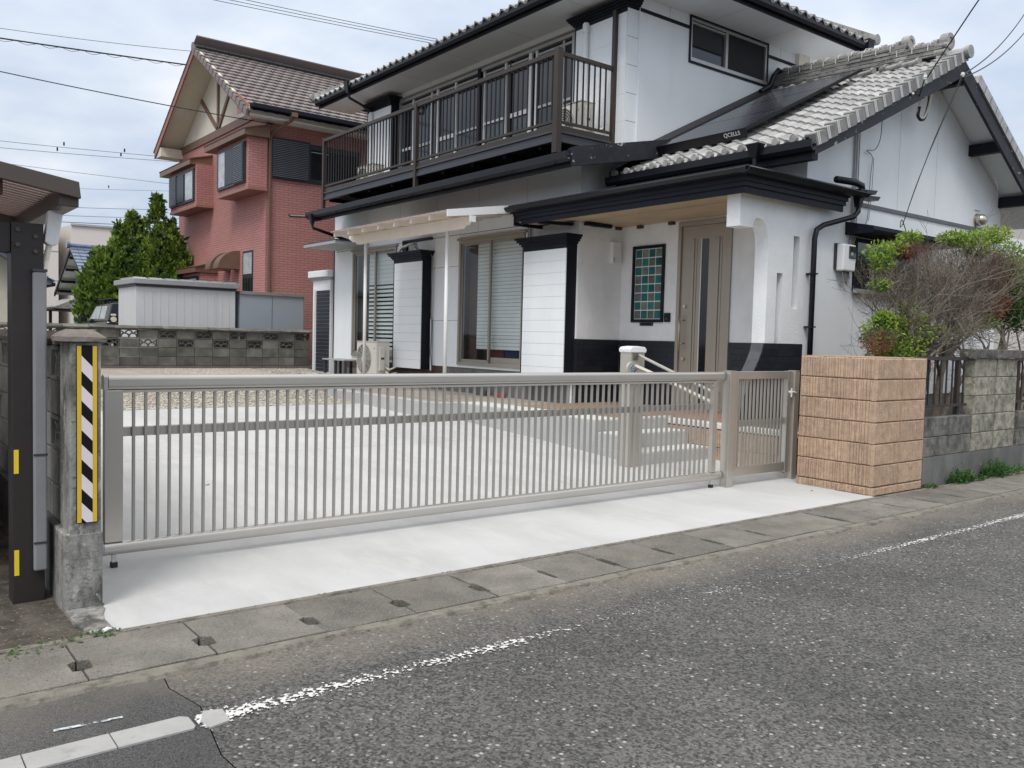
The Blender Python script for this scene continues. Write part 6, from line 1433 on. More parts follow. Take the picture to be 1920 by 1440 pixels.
for (x, y, w_, z0_, z1_) in ((XBL+.01, BY0+.0, .055, 4.42, 6.035), (XBL-.005, 14.52, .04, 4.40, 5.995), (XBL-.005, BY1-.01, .035, 4.42, 6.02)): build(G().box(x-w_, x+w_, y-w_, y+w_, z0_, z1_), 'balcony_post', m_bronze, bl, bevel=.005)
build(G().box(9.975, 10.045, BY0-.03, BY0+.04, 4.60, 6.90), 'wall_post', m_bronze, bl, bevel=.004)
bm1 = mesh(G().box(-.009, .009, -.012, .012, 4.939, 5.931), 'baluster', m_bronzedk)
y = BY0+.13
while y < BY1-.08:
    if abs(y-14.52) > .06: piece(bm1, 'baluster', TM(XBL+.008, y, 0), bl)
    y += .125
bm2 = mesh(G().box(-.012, .012, -.009, .009, 4.939, 5.931), 'baluster', m_bronzedk)
for k in range(8): piece(bm2, 'baluster', TM(8.985+k*.123, BY0+.02, 0), bl)
# upper roof
up = sub('upper_roof', (12, 14, 7.2)); EX0, EX1, EY0_, EY1_ = 9.42, 15.45, 9.18, 20.2
g = G(); g.box(EX0, EX1, EY0_, YE-.001, 7.13, 7.15); g.box(EX0, X2-.001, YE, EY1_, 7.13, 7.15); g.box(15.0, EX1, YE, EY1_, 7.13, 7.15); build(g, 'eave_soffit', m_soff, up)
for y in (11, 12.8, 14.6, 16.4, 18.2): build(G().box(EX0+.01, X2-.01, y, y+.006, 7.128, 7.1295), 'soffit_joint', m_grey, up)
for x in (10.6, 12.0, 13.4): build(G().box(x, x+.006, EY0_+.01, YE-.01, 7.128, 7.1295), 'soffit_joint', m_grey, up)
g = G(); g.box(EX0-.025, EX0-.001, EY0_-.025, EY1_, 7.105, 7.27); g.box(EX0, EX1, EY0_-.025, EY0_-.001, 7.105, 7.27); g.box(EX1+.001, EX1+.025, EY0_-.025, EY1_, 7.105, 7.27); build(g, 'eave_fascia', m_black, up)
gp_ = [(-.12, .27), (-.115, .17), (-.07, .125), (-.02, .14), (.0, .19), (.0, .28), (-.015, .28), (-.02, .20), (-.05, .155), (-.085, .17), (-.10, .275)]
g = G(); g.prism([(EX0-.027+a, 7.03+b) for a, b in gp_], 'y', EY0_-.14, EY1_); build(g, 'front_gutter', m_gutter, up)
g = G(); g.prism([(EY0_-.027+a, 7.03+b) for a, b in gp_], 'x', EX0-.14, EX1+.12); build(g, 'side_gutter', m_gutter, up)
g = G(); g.v = [(EX1-.15,EY0_-.20,7.33),(EX1+.05,EY0_-.20,7.33),(EX1+.05,EY0_-.02,7.33),(EX1-.15,EY0_-.02,7.33),(EX1-.09,EY0_-.14,7.06),(EX1-.01,EY0_-.14,7.06),(EX1-.01,EY0_-.07,7.06),(EX1-.09,EY0_-.07,7.06)]
g.f = [(0,1,2,3),(7,6,5,4),(0,4,5,1),(1,5,6,2),(2,6,7,3),(3,7,4,0)]
g.tube([(EX1-.05, EY0_-.1, 7.07), (EX1-.05, EY0_-.1, 6.98), (14.98, 9.93, 6.72), (14.98, 9.95, 5.5)], .035, 8); g.tube([(EX1+.02, 9.6, 7.05), (EX1+.02, 9.75, 6.85), (14.98, 9.9, 6.62)], .035, 8); build(g, 'corner_downpipe', m_gutter, up)
g = G(); g.v = [(EX0-.22,18.3,7.36),(EX0-.03,18.3,7.36),(EX0-.03,18.5,7.36),(EX0-.22,18.5,7.36),(EX0-.16,18.36,7.10),(EX0-.09,18.36,7.10),(EX0-.09,18.44,7.10),(EX0-.16,18.44,7.10)]
g.f = [(0,1,2,3),(7,6,5,4),(0,4,5,1),(1,5,6,2),(2,6,7,3),(3,7,4,0)]; g.tube([(EX0-.12, 18.4, 7.11), (EX0-.1, 18.4, 7.0), (10.0, 18.7, 6.92), (10.2, 18.75, 6.85)], .033, 8); build(g, 'far_downpipe', m_gutter, up)
sl_ = .47; thu = math.atan(sl_); mid = (EX0+EX1)/2; hw = mid-EX0+.1
def uz(d): return 7.26+sl_*d      # d: distance in from the eave
g = G(); P0 = [(EX0-.1, EY0_-.1), (EX1+.1, EY0_-.1), (EX1+.1, EY1_), (EX0-.1, EY1_)]
g.v = [(x, y, uz(0)) for x, y in P0]+[(mid, EY0_-.1+hw, uz(hw)), (mid, EY1_-hw, uz(hw))]
g.f = [(0, 1, 4), (1, 2, 5, 4), (2, 3, 5), (3, 0, 4, 5), (3, 2, 1, 0)]; build(g, 'roof_deck', m_under, up)
tg1 = [(tuple(v.co)) for v in kme.vertices]; tf1 = [tuple(p.vertices) for p in kme.polygons]; st = G()
nrow_u = int(hw/math.cos(thu)/pitch)
for j in range(nrow_u):
    s_ = j*pitch; d = s_*math.cos(thu); z = uz(0)+s_*math.sin(thu)+.01
    y = EY0_-.1+d
    while y+wid < EY1_-d:
        mw = TM(EX0-.16+d, y, z) @ Matrix.Rotation(-thu, 4, 'Y')
        if j == 0: piece(kme, 'roof_tile', mw, up)
        elif j < 4: st.add([tuple(mw @ Vector(v)) for v in tg1], tf1)
        y += wid
    x = EX0-.1+d
    while x+wid < EX1+.1-d:
        mw = TM(x+wid, EY0_-.16+d, z) @ Matrix.Rotation(R(90), 4, 'Z') @ Matrix.Rotation(-thu, 4, 'Y')
        if j == 0: piece(kme, 'roof_tile', mw, up)
        else: st.add([tuple(mw @ Vector(v)) for v in tg1], tf1)
        x += wid
build(st, 'more_roof_tiles', m_kawara, up, kind='stuff')
for (xa, ya, sx, sy) in ((EX0-.12, EY0_-.12, 1, 1), (EX1+.12, EY0_-.12, -1, 1), (EX0-.12, EY1_-.0, 1, -1)):
    nseg = 12
    for k in range(nseg):
        d0, d1 = k*.21, k*.21+.205
        for L2, (w_, h0, h1) in enumerate(((.10, .03, .075), (.085, .078, .12), (.07, .123, .19))):
            g = G(); a = Vector((xa+sx*d0, ya+sy*d0, uz(d0))); b = Vector((xa+sx*d1, ya+sy*d1, uz(d1))); n_ = Vector((-sy, sx, 0)).normalized()*w_
            g.v = [tuple(p+q+Vector((0, 0, h))) for h in (h0, h1) for (p, q) in ((a, n_), (b, n_), (b, -n_), (a, -n_))]; g.f = [(0,1,2,3),(7,6,5,4),(0,4,5,1),(1,5,6,2),(2,6,7,3),(3,7,4,0)]
            o = build(g, 'hip_tile', m_kawara2 if L2 else m_kawara, up); fixn(o.data)
    g = G(); c_ = Vector((xa-sx*.03, ya-sy*.03, uz(0)+.11)); g.disc(tuple(c_), 'y', .10, c_.y-.05, c_.y+.05, 14); build(g, 'hip_end_tile', m_kawara2, up)

# --- terrace canopy on posts
tc_ = thing('terrace_canopy', 'cream timber-look canopy on two thin posts over the terrace windows', 'canopy', (7.7, 13, .52))
bz0, bz1 = 3.25, 3.385
g = G(); g.prism([(11.0, 3.395), (11.0, 3.305), (11.06, 3.30), (11.10, 3.265), (11.20, 3.26), (11.24, 3.215), (14.74, 3.215), (14.80, 3.26), (14.92, 3.27), (15.07, 3.345), (15.07, 3.395)], 'x', 7.665, 7.725); build(g, 'front_beam', m_cream, tc_, bevel=.004)
build(G().box(7.64, 7.75, 10.985, 10.999, 3.30, 3.395), 'beam_cap', m_white2, tc_)
def cz_(x): return 3.425+.165*(x-7.25)
g = G(); g.prism([(7.27, cz_(7.27)-.095), (9.08, cz_(9.08)-.11), (9.08, cz_(9.08)-.005), (7.27, cz_(7.27)-.005)], 'y', 0, .045); rm_ = mesh(g, 'rafter', m_cream)
for y in (14.87, 14.31, 13.76, 13.20, 12.65, 12.11, 11.55): piece(rm_, 'rafter', TM(0, y, 0), tc_)
g = G(); g.prism([(7.24, cz_(7.24)-.085), (9.08, cz_(9.08)-.12), (9.08, cz_(9.08)+.02), (7.24, cz_(7.24)+.02)], 'y', 11.0, 11.03); build(g, 'end_board', m_white2, tc_)
g = G(); g.prism([(7.22, cz_(7.22)-.002), (9.09, cz_(9.09)-.002), (9.09, cz_(9.09)+.008), (7.22, cz_(7.22)+.008)], 'y', 11.031, 14.95); build(g, 'roof_sheet', m_carport_sheet, tc_)
for k in range(28): build(G().prism([(7.23, cz_(7.23)+.009), (9.09, cz_(9.09)+.009), (9.09, cz_(9.09)+.02), (7.23, cz_(7.23)+.02)], 'y', 11.05+k*.14, 11.075+k*.14), 'sheet_rib', m_carport_sheet, tc_)
for y in (11.69, 14.44): g = G(); g.tube([(7.697, y, .50), (7.697, y, 3.215)], .031, 14); build(g, 'post', m_white2, tc_, smooth=True)

# --- air conditioners
def aircon(xf, y0, y1, z0, z1, label, par=None, stand=True):
    a = thing('air_conditioner', label, 'air conditioner', (xf, (y0+y1)/2, z0), 'outdoor air conditioner units'); d = .30; h = z1-z0; wd = y1-y0
    build(G().box(xf, xf+d, y0, y1, z0+.03, z1-.012), 'casing', m_ac, a, bevel=.012)
    build(G().box(xf-.012, xf+d+.008, y0-.008, y1+.008, z1-.012, z1), 'top_cover', m_ac, a, bevel=.006)
    cy_, cz0, r = y0+wd*.62, z0+h*.50, min(h*.42, wd*.36)
    g = G(); g.disc((xf, cy_, cz0), 'x', r, xf-.004, xf+.002, 28); build(g, 'fan_opening', m_acdark, a)
    for rr_ in (.25, .4, .55, .7, .85, 1.0): g = G(); g.ring((xf, cy_, cz0), 'x', r*rr_-.006, r*rr_, xf-.016, xf-.008, 28); build(g, 'grille_ring', m_ac, a)
    g = G()
    for k in range(12): t = k*math.pi/6; g.tube([(xf-.012, cy_+math.cos(t)*.03, cz0+math.sin(t)*.03), (xf-.012, cy_+math.cos(t)*r, cz0+math.sin(t)*r)], .003, 4)
    g.disc((xf, cy_, cz0), 'x', r*.27, xf-.018, xf-.006, 16); build(g, 'grille_spokes', m_ac, a)
    build(G().box(xf-.004, xf-.0005, y0+wd*.015, y0+wd*.20, z0+h*.1, z1-.05), 'front_panel', m_ac, a); build(G().box(xf-.006, xf-.004, y0+wd*.08, y0+wd*.14, z1-.16, z1-.13), 'maker_badge', m_grey, a)
    build(G().box(xf+.05, xf+.17, y0-.045, y0-.001, z0+h*.18, z0+h*.86), 'valve_cover', m_ac, a, bevel=.015); build(G().box(xf+.08, xf+.15, y0-.05, y0-.0455, z0+h*.50, z0+h*.56), 'cover_grip', m_acdark, a)
    for y in (y0+.1, y1-.14): build(G().box(xf-.01, xf+d+.01, y, y+.05, z0, z0+.03), 'foot', m_dkgrey, a)
    g = G(); g.tube([(xf+.20, y0-.01, z0+.2), (xf+.24, y0-.12, z0+.16), (xf+d+.1, y0-.10, z0+.22)], .018, 8); g.tube([(xf+.20, y0-.01, z0+.12), (xf+.24, y0-.10, z0+.06), (xf+d+.1, y0-.12, z0+.10)], .018, 8); build(g, 'refrigerant_pipe', m_cream, a, smooth=True)
    return a
aircon(8.45, 15.33, 16.18, .66, 1.385, 'cream air conditioner standing on the terrace left of the white shutter box')
aircon(9.45, 10.50, 11.22, 4.76, 5.39, 'air conditioner on the balcony at its near right corner')
aircon(9.30, 17.2, 17.95, 4.71, 5.33, 'air conditioner on the balcony at its far left end')
for y in (15.4, 16.0): build(G().box(8.42, 8.80, y, y+.12, .485, .66), 'concrete_foot', m_foot, None, label='small concrete block under the %s end of the terrace air conditioner' % ('near' if y < 15.7 else 'far'), cat='block', group='blocks under the air conditioner')
bn_ = thing('terrace_bench', 'low dark grey step bench under the far terrace window', 'bench', (8.3, 17.0, .5))
g = G(); 
for k in range(4): build(G().box(8.22+k*.115, 8.325+k*.115, 16.30, 17.35, .955, .985), 'seat_board', m_grey, bn_, bevel=.004)
for y in (17.3, 16.8, 16.35): build(G().box(8.24, 8.29, y-.05, y, .485, .954), 'leg', m_dkgrey, bn_); build(G().box(8.6, 8.65, y-.05, y, .485, .954), 'leg', m_dkgrey, bn_)
build(G().box(8.10, 8.22, 16.32, 17.3, .64, .67), 'lower_step', m_grey, bn_)
g = G(); g.prism([(7.7, 17.6), (9.0, 17.4), (9.0, 18.6), (8.5, 18.62)], 'z', .47, .60); build(g, 'corner_concrete', m_concstep, kind='structure')

# --- meter, conduits, vent, drop wires on the gable wall
mb = thing('electric_meter', 'white electric meter box with dark window on the gable wall', 'meter', (10.88, YG, 2.7))
FG.o('meter_back', m_dkgrey, mb, 10.70, 10.98, 2.57, 2.92, .001, .03); FG.o('meter_box', m_white2, mb, 10.715, 11.02, 2.545, 2.91, .0301, .14, bevel=.018); FG.o('meter_window', m_glassdk, mb, 10.84, 11.0, 2.72, 2.885, .1401, .155, bevel=.01); FG.o('meter_dial', m_grey, mb, 10.87, 10.93, 2.76, 2.80, .1551, .157)
for k in range(3): g = G(); g.tube([(10.80+k*.03, YG-.08, 2.56), (10.82+k*.03, YG-.08, 2.46-.02*k), (10.91, YG-.08, 2.41-.02*k), (10.97-k*.02, YG-.08, 2.46), (10.98-k*.02, YG-.06, 2.56)], .011, 6); build(g, 'meter_cable', m_cablegrey, mb, smooth=True)
FG.o('junction_box', m_white2, H_, 11.09, 11.16, 2.68, 2.84, 0, .06, bevel=.006); FG.o('junction_box', m_grey, H_, 11.06, 11.18, 2.60, 2.66, 0, .04)
for x, r in ((11.08, .014), (11.125, .014), (11.18, .009)):
    g = G(); g.tube([(x, YG-.025, 4.50), (x, YG-.025, 3.05), (x-.07, YG-.03, 2.88)], r, 8); build(g, 'wall_conduit', m_grey, H_)
vh = thing('vent_hood', 'round stainless vent hood on the gable wall above the shrubs', 'vent', (14.85, YG, 3.65))
g = G(); g.disc((14.85, 0, 3.66), 'y', .115, YG-.02, YG-.001, 24); build(g, 'vent_flange', m_brass, vh)
me = bpy.data.meshes.new('vent_dome'); import bmesh
bm = bmesh.new(); bmesh.ops.create_uvsphere(bm, u_segments=20, v_segments=12, radius=.10); bm.to_mesh(me); bm.free(); me.materials.append(m_brass); me.polygons.foreach_set('use_smooth', [True]*len(me.polygons))
piece(me, 'vent_dome', TM(14.85, YG-.07, 3.66) @ Matrix.Scale(1.0, 4), vh)
build(G().box(14.76, 14.95, YG-.02, YG-.001, 3.82, 3.825), 'vent_mark', m_grey, vh)
def cable(pts, r, name, label, par=None, mat=m_cable, n=6, cat='cable'):
    P = [Vector(p) for p in pts]; Q = []
    for i in range(len(P)-1):   # Catmull-Rom
        p0, p1, p2, p3 = P[max(i-1, 0)], P[i], P[i+1], P[min(i+2, len(P)-1)]
        for k in range(6):
            t = k/6; Q.append(.5*((2*p1)+(-p0+p2)*t+(2*p0-5*p1+4*p2-p3)*t*t+(-p0+3*p1-3*p2+p3)*t*t*t))
    Q.append(P[-1]); g = G(); g.tube(Q, r, n); o = build(g, name, mat, par, smooth=True)
    if par is None: o['label'] = label; o['category'] = cat
    return o
cable([(11.50, 6.5, 4.70), (11.56, 6.55, 4.45), (11.52, 6.6, 4.30), (11.35, 6.62, 4.27), (11.47, 6.62, 4.22), (11.50, 6.62, 4.15), (11.47, 6.62, 3.9), (11.43, 6.62, 3.3), (11.25, 6.62, 3.22), (11.08, 6.62, 3.14)], .006, 'telephone_cable', 'thin grey telephone cable hanging down the gable wall with a loop', mat=m_cablegrey)
cable([(11.50, 6.6, 4.18), (11.52, 6.62, 3.7), (11.47, 6.62, 3.3)], .004, 'loose_cable', 'second thin cable beside the looping telephone cable', mat=m_cablegrey)
cable([(10.9, 3.6, 7.3), (11.25, 4.9, 6.2), (11.62, 5.95, 5.18)], .009, 'drop_cable', 'service cable coming down from the sky to the roof edge')
cable([(12.66, 5.98, 5.42), (12.25, 6.1, 4.55), (11.95, 6.2, 3.8), (11.74, 6.26, 3.24)], .0065, 'slanting_cable', 'twisted black cable slanting from the gable peak to the window hood')
cable([(12.70, 5.98, 5.42), (12.32, 6.1, 4.62), (11.97, 6.2, 3.85), (11.74, 6.26, 3.24)], .004, 'slanting_cable', 'thin strand running beside the twisted slanting cable')
cable([(11.55, 6.1, 4.98), (11.85, 6.3, 5.06), (12.1, 6.35, 5.20), (12.25, 6.3, 5.25), (12.34, 6.4, 5.10), (12.38, 6.45, 4.93), (12.48, 6.45, 4.88), (12.58, 6.45, 4.93), (12.6, 6.4, 5.1), (12.5, 6.3, 5.42)], .018, 'entry_cable', 'looped service entry cable under the gable peak', mat=m_cream)
cable([(12.36, 6.42, 5.02), (12.40, 6.46, 4.90), (12.50, 6.46, 4.86), (12.60, 6.46, 4.92), (12.62, 6.42, 5.12), (12.52, 6.34, 5.42), (12.35, 6.2, 5.3)], .024, 'entry_cable_cover', 'black sleeve round the lower loop of the entry cable')
for p, lb in (((11.62, 5.98, 5.19), 'white insulator at the end of the service cable on the roof edge'), ((12.68, 5.98, 5.44), 'white insulator near the gable peak')):
    g = G(); g.disc(p, 'z', .022, p[2]-.03, p[2]+.03, 10); g.disc(p, 'z', .03, p[2]-.008, p[2]+.008, 10); build(g, 'insulator', m_white2, None, label=lb, cat='insulator')
wire([(12.72, 5.98, 5.46), (18.5, 7.5, 8.3)], .010, 'upper of two cables leaving the gable peak to the right', .15, 'cables to the right'); wire([(12.74, 5.98, 5.42), (18.5, 7.4, 8.0)], .010, 'lower of two cables leaving the gable peak to the right', .15, 'cables to the right')
cable([(11.74, 6.26, 3.24), (11.66, 6.25, 3.20), (11.68, 6.25, 3.30), (11.76, 6.26, 3.26), (11.80, 6.24, 3.14), (11.70, 6.24, 3.12)], .006, 'cable_knot', 'tangle of wire on the window hood')
cable([(11.62, 5.98, 5.19), (11.75, 6.1, 5.05), (11.95, 6.25, 4.98), (12.0, 6.35, 5.2)], .008, 'jumper_cable', 'short jumper cable under the bargeboard')

# --- neighbour's roof at the right edge
nb_ = thing('right_neighbour_house', 'grey eaves and dark roof of the neighbouring house at the right edge', 'house', (22, 12, 0))
build(G().box(16.6, 22, 9.2, 9.4, .5, 3.9), 'house_wall', m_smallw, nb_)
g = G(); g.prism([(16.0, 3.45), (22.5, 3.62), (22.5, 4.1), (16.0, 4.0)], 'y', 8.6, 12.5); build(g, 'eave_block', m_soff, nb_)
g = G(); g.prism([(20.5, 6.55), (30, 5.9), (30, 6.05), (20.5, 6.72)], 'y', 10, 18); build(g, 'roof_sheet', m_bluetile, nb_)
g = G(); g.box(20.8, 29, 10.5, 17, .5, 6.3); build(g, 'upper_wall', m_bigw, nb_)
# ------------------------------------------------------------------ right boundary wall
rw = thing('right_boundary_wall', 'low block wall with pale mossy block piers right of the tan pillar', 'wall', (11, 4.7, 0))
build(G().box(9.245, 22, 4.575, 4.72, -.1, .318), 'footing', m_foot, rw)
bd = cblock('dark_block', .548, .212, .12, m_blockdark); bp = cblock('pale_block', .548, .212, .12, m_blocklight)
rr = random.Random(17)
def ap(me, nm, x, z, par=rw, w_=1.): piece(me, nm, TM(x, 4.585+rr.uniform(-.002, .002), z), par)
for rep in range(4):
    x0 = 9.25+rep*2.4
    for j in range(2):
        for i in range(2): ap(bd, 'dark_block', x0+i*.56+(.02 if j else 0), .322+j*.218)
    for j in range(5):
        for i in range(2): ap(bp if rep == 0 or j % 2 else bd, 'pale_block' if rep == 0 or j % 2 else 'dark_block', x0+1.155+i*.585+(.0), .322+j*.218)
    g = G(); g.box(x0+1.08, x0+2.42, 4.56, 4.74, 1.415, 1.52); build(g, 'pier_cap', m_blockdark, rw, bevel=.008)
    build(G().box(x0+1.16, x0+2.30, 4.60, 4.70, .32, 1.41), 'pier_core', m_foot, rw)
fe = thing('iron_fence', 'brown iron fence panel between the tan pillar and the mossy pier', 'fence', (9.9, 4.66, .76), 'iron fence panels')
def fence(x0, x1, par):
    build(G().box(x0, x1, 4.645, 4.675, 1.385, 1.425), 'top_rail', m_iron, par); build(G().box(x0, x1, 4.645, 4.675, .855, .885), 'bottom_rail', m_iron, par)
    n_ = 8; w_ = (x1-x0)/n_
    for k in range(n_): build(G().box(x0+w_*(k+.35), x0+w_*(k+.35)+.016, 4.652, 4.668, .886, 1.384), 'fence_bar', m_iron, par)
    for x in (x0+.12, x1-.18): build(G().box(x, x+.05, 4.67, 4.72, .755, 1.384), 'fence_post', m_iron, par)
fence(9.26, 10.36, fe)
fe2 = thing('iron_fence', 'brown iron fence panel beyond the mossy pier at the right edge', 'fence', (12.2, 4.66, .76), 'iron fence panels'); fence(11.68, 12.78, fe2)

# ------------------------------------------------------------------ shrubs behind the wall
rnd = random.Random(31)
def branch(g, p, d, length, r, depth, rnd, spread=.55, up=.0, tips=None, minr=.0022, jitter=.25, gb=None):
    n_ = 4; pts = [p.copy()]; q = p.copy(); dd = d.normalized()
    for k in range(n_):
        dd = (dd+Vector((rnd.gauss(0, jitter), rnd.gauss(0, jitter), rnd.gauss(0, jitter)+up))*.5).normalized(); q = q+dd*length/n_; pts.append(q.copy())
    rs = [max(minr, r*(1-.55*k/n_)) for k in range(n_+1)]
    (g if r > .006 or gb is None else gb).tube(pts, rs, 6 if r > .012 else (4 if r > .005 else 3), cap=False)
    if depth <= 0:
        if tips is not None: tips.append((q.copy(), dd.copy()))
        return
    kids = rnd.choice((2, 3, 3)) if depth > 1 else 3
    for k in range(kids):
        t = rnd.uniform(.45, 1) if k else 1.
        i = min(n_, max(1, round(t*n_))); s = pts[i]
        nd = (dd+Vector((rnd.gauss(0, spread), rnd.gauss(0, spread*.8), rnd.gauss(0, spread)))).normalized()
        branch(g, s, nd, length*rnd.uniform(.58, .8), rs[i]*.68, depth-1, rnd, spread, up, tips, minr, jitter, gb)
# main dead-topped hedge tree
dt = thing('dead_hedge_tree', 'clipped hedge tree of bare grey twigs with a few leafy patches', 'tree', (10.7, 5.5, .42))
gt, gtw, tips = G(), G(), []
trunks = [((10.35, 5.45, .40), (-.10, 0, 1), .9, .055), ((10.62, 5.6, .40), (.05, 0, 1), .8, .045), ((10.95, 5.5, .40), (.18, 0, 1), .9, .05), ((11.15, 5.4, .4), (.05, 0, 1), .85, .06), ((11.6, 5.55, .4), (.2, .0, 1), .8, .045), ((10.30, 5.3, .40), (-.02, 0, 1), .75, .035)]
for p, d, l, r in trunks:
    pts = [Vector(p)]; dd = Vector(d).normalized()
    for k in range(5): dd = (dd+Vector((rnd.gauss(0, .12), rnd.gauss(0, .08), 0))).normalized(); pts.append(pts[-1]+dd*l/4.2)
    gt.tube(pts, [r*(1-.06*k) for k in range(6)], 8)
    for k in range(6):
        nd = Vector((rnd.uniform(-.75, 1), rnd.uniform(-.35, .35), rnd.uniform(.2, .75)))
        branch(gt, pts[rnd.choice((4, 5, 5))], nd, rnd.uniform(.42, .62), r*.62, 4, rnd, .5, .06, tips, gb=gtw)
# two long bare limbs reaching left, as seen against the wall
branch(gt, Vector((10.2, 5.4, 1.65)), Vector((-1, -.05, 1.0)), .50, .022, 3, rnd, .35, 0, tips, gb=gtw); branch(gt, Vector((10.15, 5.4, 1.45)), Vector((.8, 0, .5)), 1.1, .03, 3, rnd, .3, 0, tips, gb=gtw)
branch(gt, Vector((10.9, 5.4, 1.5)), Vector((1, 0, .45)), 1.1, .026, 3, rnd, .3, 0, tips, gb=gtw)
def twigs(g, n, c, rad, l0, rnd, r=.0022, dirz=.8):
    for _ in range(n):
        v = Vector((rnd.uniform(-1, 1), rnd.uniform(-1, 1), rnd.uniform(-1, 1)))
        p = Vector((c[0]+v.x*rad[0], c[1]+v.y*rad[1], c[2]+v.z*rad[2]))
        d = Vector((rnd.gauss(0, .8)+.5*v.x, rnd.gauss(0, .5), abs(rnd.gauss(0, .6))+dirz*.5)).normalized(); l = l0*rnd.uniform(.5, 1.3); rr_ = r*rnd.uniform(.7, 1.6)
        m_ = p+d*l*.5+Vector((rnd.gauss(0, l*.12), rnd.gauss(0, l*.12), rnd.gauss(0, l*.1))); e_ = p+d*l
        g.tube([p, m_, e_], [rr_, rr_*.8, rr_*.4], 3, cap=False)
        for q in range(2):
            d2 = (d+Vector((rnd.gauss(0, .7), rnd.gauss(0, .6), rnd.gauss(0, .6)))).normalized(); g.tube([m_, m_+d2*l*.5], [rr_*.6, rr_*.35], 3, cap=False)
gtw2 = G()
for (n_, c, r_, l_) in ((1500, (11.0, 5.45, 2.50), (.85, .35, .22), .15), (1500, (12.2, 5.5, 2.60), (.85, .35, .24), .15), (900, (10.6, 5.4, 2.22), (.60, .32, .22), .2), (1100, (11.6, 5.45, 2.22), (.85, .35, .25), .2), (300, (9.75, 5.35, 2.15), (.32, .2, .22), .2), (500, (11.9, 5.45, 1.95), (.6, .3, .2), .2), (500, (12.8, 5.5, 2.5), (.35, .3, .3), .15)):
    twigs(gtw, int(n_*.62), c, r_, l_, rnd)
twigs(gtw2, 420, (12.25, 5.3, 2.55), (.38, .25, .25), .14, rnd); twigs(gtw2, 160, (9.35, 5.2, 1.55), (.22, .15, .10), .12, rnd); twigs(gtw2, 200, (10.0, 5.25, 2.62), (.22, .15, .10), .12, rnd)
build(gt, 'trunk', m_bark, dt, smooth=True); build(gtw, 'bare_twigs', m_twig, dt); build(gtw2, 'reddish_twigs', m_twig2, dt)
gl, gd, gr_ = G(), G(), G()
def clump(n, c, rad, size, mixd=.35):
    leaves(gl, int(n*(1-mixd)), c, rad, size, rnd, .5); leaves(gd, int(n*mixd), (c[0], c[1], c[2]-.03), (rad[0]*.9, rad[1]*.9, rad[2]*.85), size, rnd, .2)
for c, r_ in (((9.55, 5.35, 2.62), (.20, .18, .12)), ((9.85, 5.35, 2.68), (.24, .18, .10)), ((10.22, 5.35, 2.84), (.16, .14, .09)), ((9.62, 5.35, 2.50), (.16, .14, .10))): clump(480, c, r_, .045, .3)
for c, r_ in (((11.45, 5.4, 2.96), (.24, .2, .08)), ((11.95, 5.4, 2.98), (.25, .2, .12)), ((12.35, 5.4, 3.05), (.28, .2, .13)), ((12.68, 5.4, 3.12), (.26, .2, .12)), ((12.1, 5.4, 2.86), (.22, .2, .09)), ((13.25, 5.45, 2.92), (.32, .2, .15)), ((13.5, 5.45, 2.72), (.3, .2, .16))): clump(620, c, r_, .048, .2)
for c, r_ in (((9.60, 5.35, 2.25), (.16, .13, .07)), ((10.25, 5.35, 1.98), (.18, .14, .12)), ((11.6, 5.35, 1.80), (.40, .2, .10)), ((12.3, 5.35, 1.88), (.32, .2, .10)), ((10.9, 5.35, 1.72), (.25, .18, .09))): clump(380, c, r_, .045, .6)
for c, r_ in (((12.45, 5.35, 2.08), (.34, .2, .17)), ((12.75, 5.35, 2.2), (.2, .15, .10)), ((9.95, 5.28, 2.62), (.13, .1, .06))): leaves(gr_, 800, c, r_, .038, rnd, .2)
build(gl, 'fresh_leaves', m_leafb, dt); build(gd, 'older_leaves', m_leafd, dt); build(gr_, 'rusty_dead_leaves', m_leafr, dt)
for (p_, d_) in (((10.2, 5.35, 1.75), (.6, -.2, .8)), ((10.2, 5.35, 1.8), (-.6, -.2, .9)), ((10.9, 5.35, 1.7), (.9, -.2, .7)), ((11.3, 5.35, 1.7), (.2, -.2, 1)), ((11.3, 5.35, 1.7), (.9, -.2, .6)), ((11.7, 5.35, 1.7), (.7, -.2, .8))):
    g = G(); branch(g, Vector(p_), Vector(d_), .55, .017, 3, rnd, .38, 0, None); build(g, 'bare_limb', m_bark, dt)
# low leafy bush
lb_ = thing('low_bush', 'low leafy green bush growing behind the tan pillar', 'bush', (9.9, 5.35, .42))
gl, gd, gr_, gs = G(), G(), G(), G()
for c, r_ in (((9.55, 5.3, 1.68), (.26, .22, .20)), ((9.95, 5.35, 1.55), (.42, .28, .20)), ((10.35, 5.35, 1.68), (.34, .26, .18)), ((9.9, 5.3, 1.40), (.45, .28, .16)), ((10.3, 5.4, 1.45), (.38, .26, .17)), ((9.62, 5.3, 1.85), (.12, .12, .08)), ((9.92, 5.3, 1.80), (.12, .12, .08)), ((10.45, 5.35, 1.86), (.14, .14, .07))): clump(850, c, r_, .05, .5)
leaves(gr_, 220, (9.30, 5.2, 1.50), (.20, .14, .10), .03, rnd, .2)
for k in range(6): branch(gs, Vector((9.9+rnd.uniform(-.15, .25), 5.35, .4)), Vector((rnd.uniform(-.4, .4), 0, 1)), .75, .022, 2, rnd, .4, .05, None)
build(gl, 'fresh_leaves', m_leafb, lb_); build(gd, 'older_leaves', m_leafd, lb_); build(gr_, 'withered_leaves', m_leafr, lb_); build(gs, 'stems', m_bark, lb_)
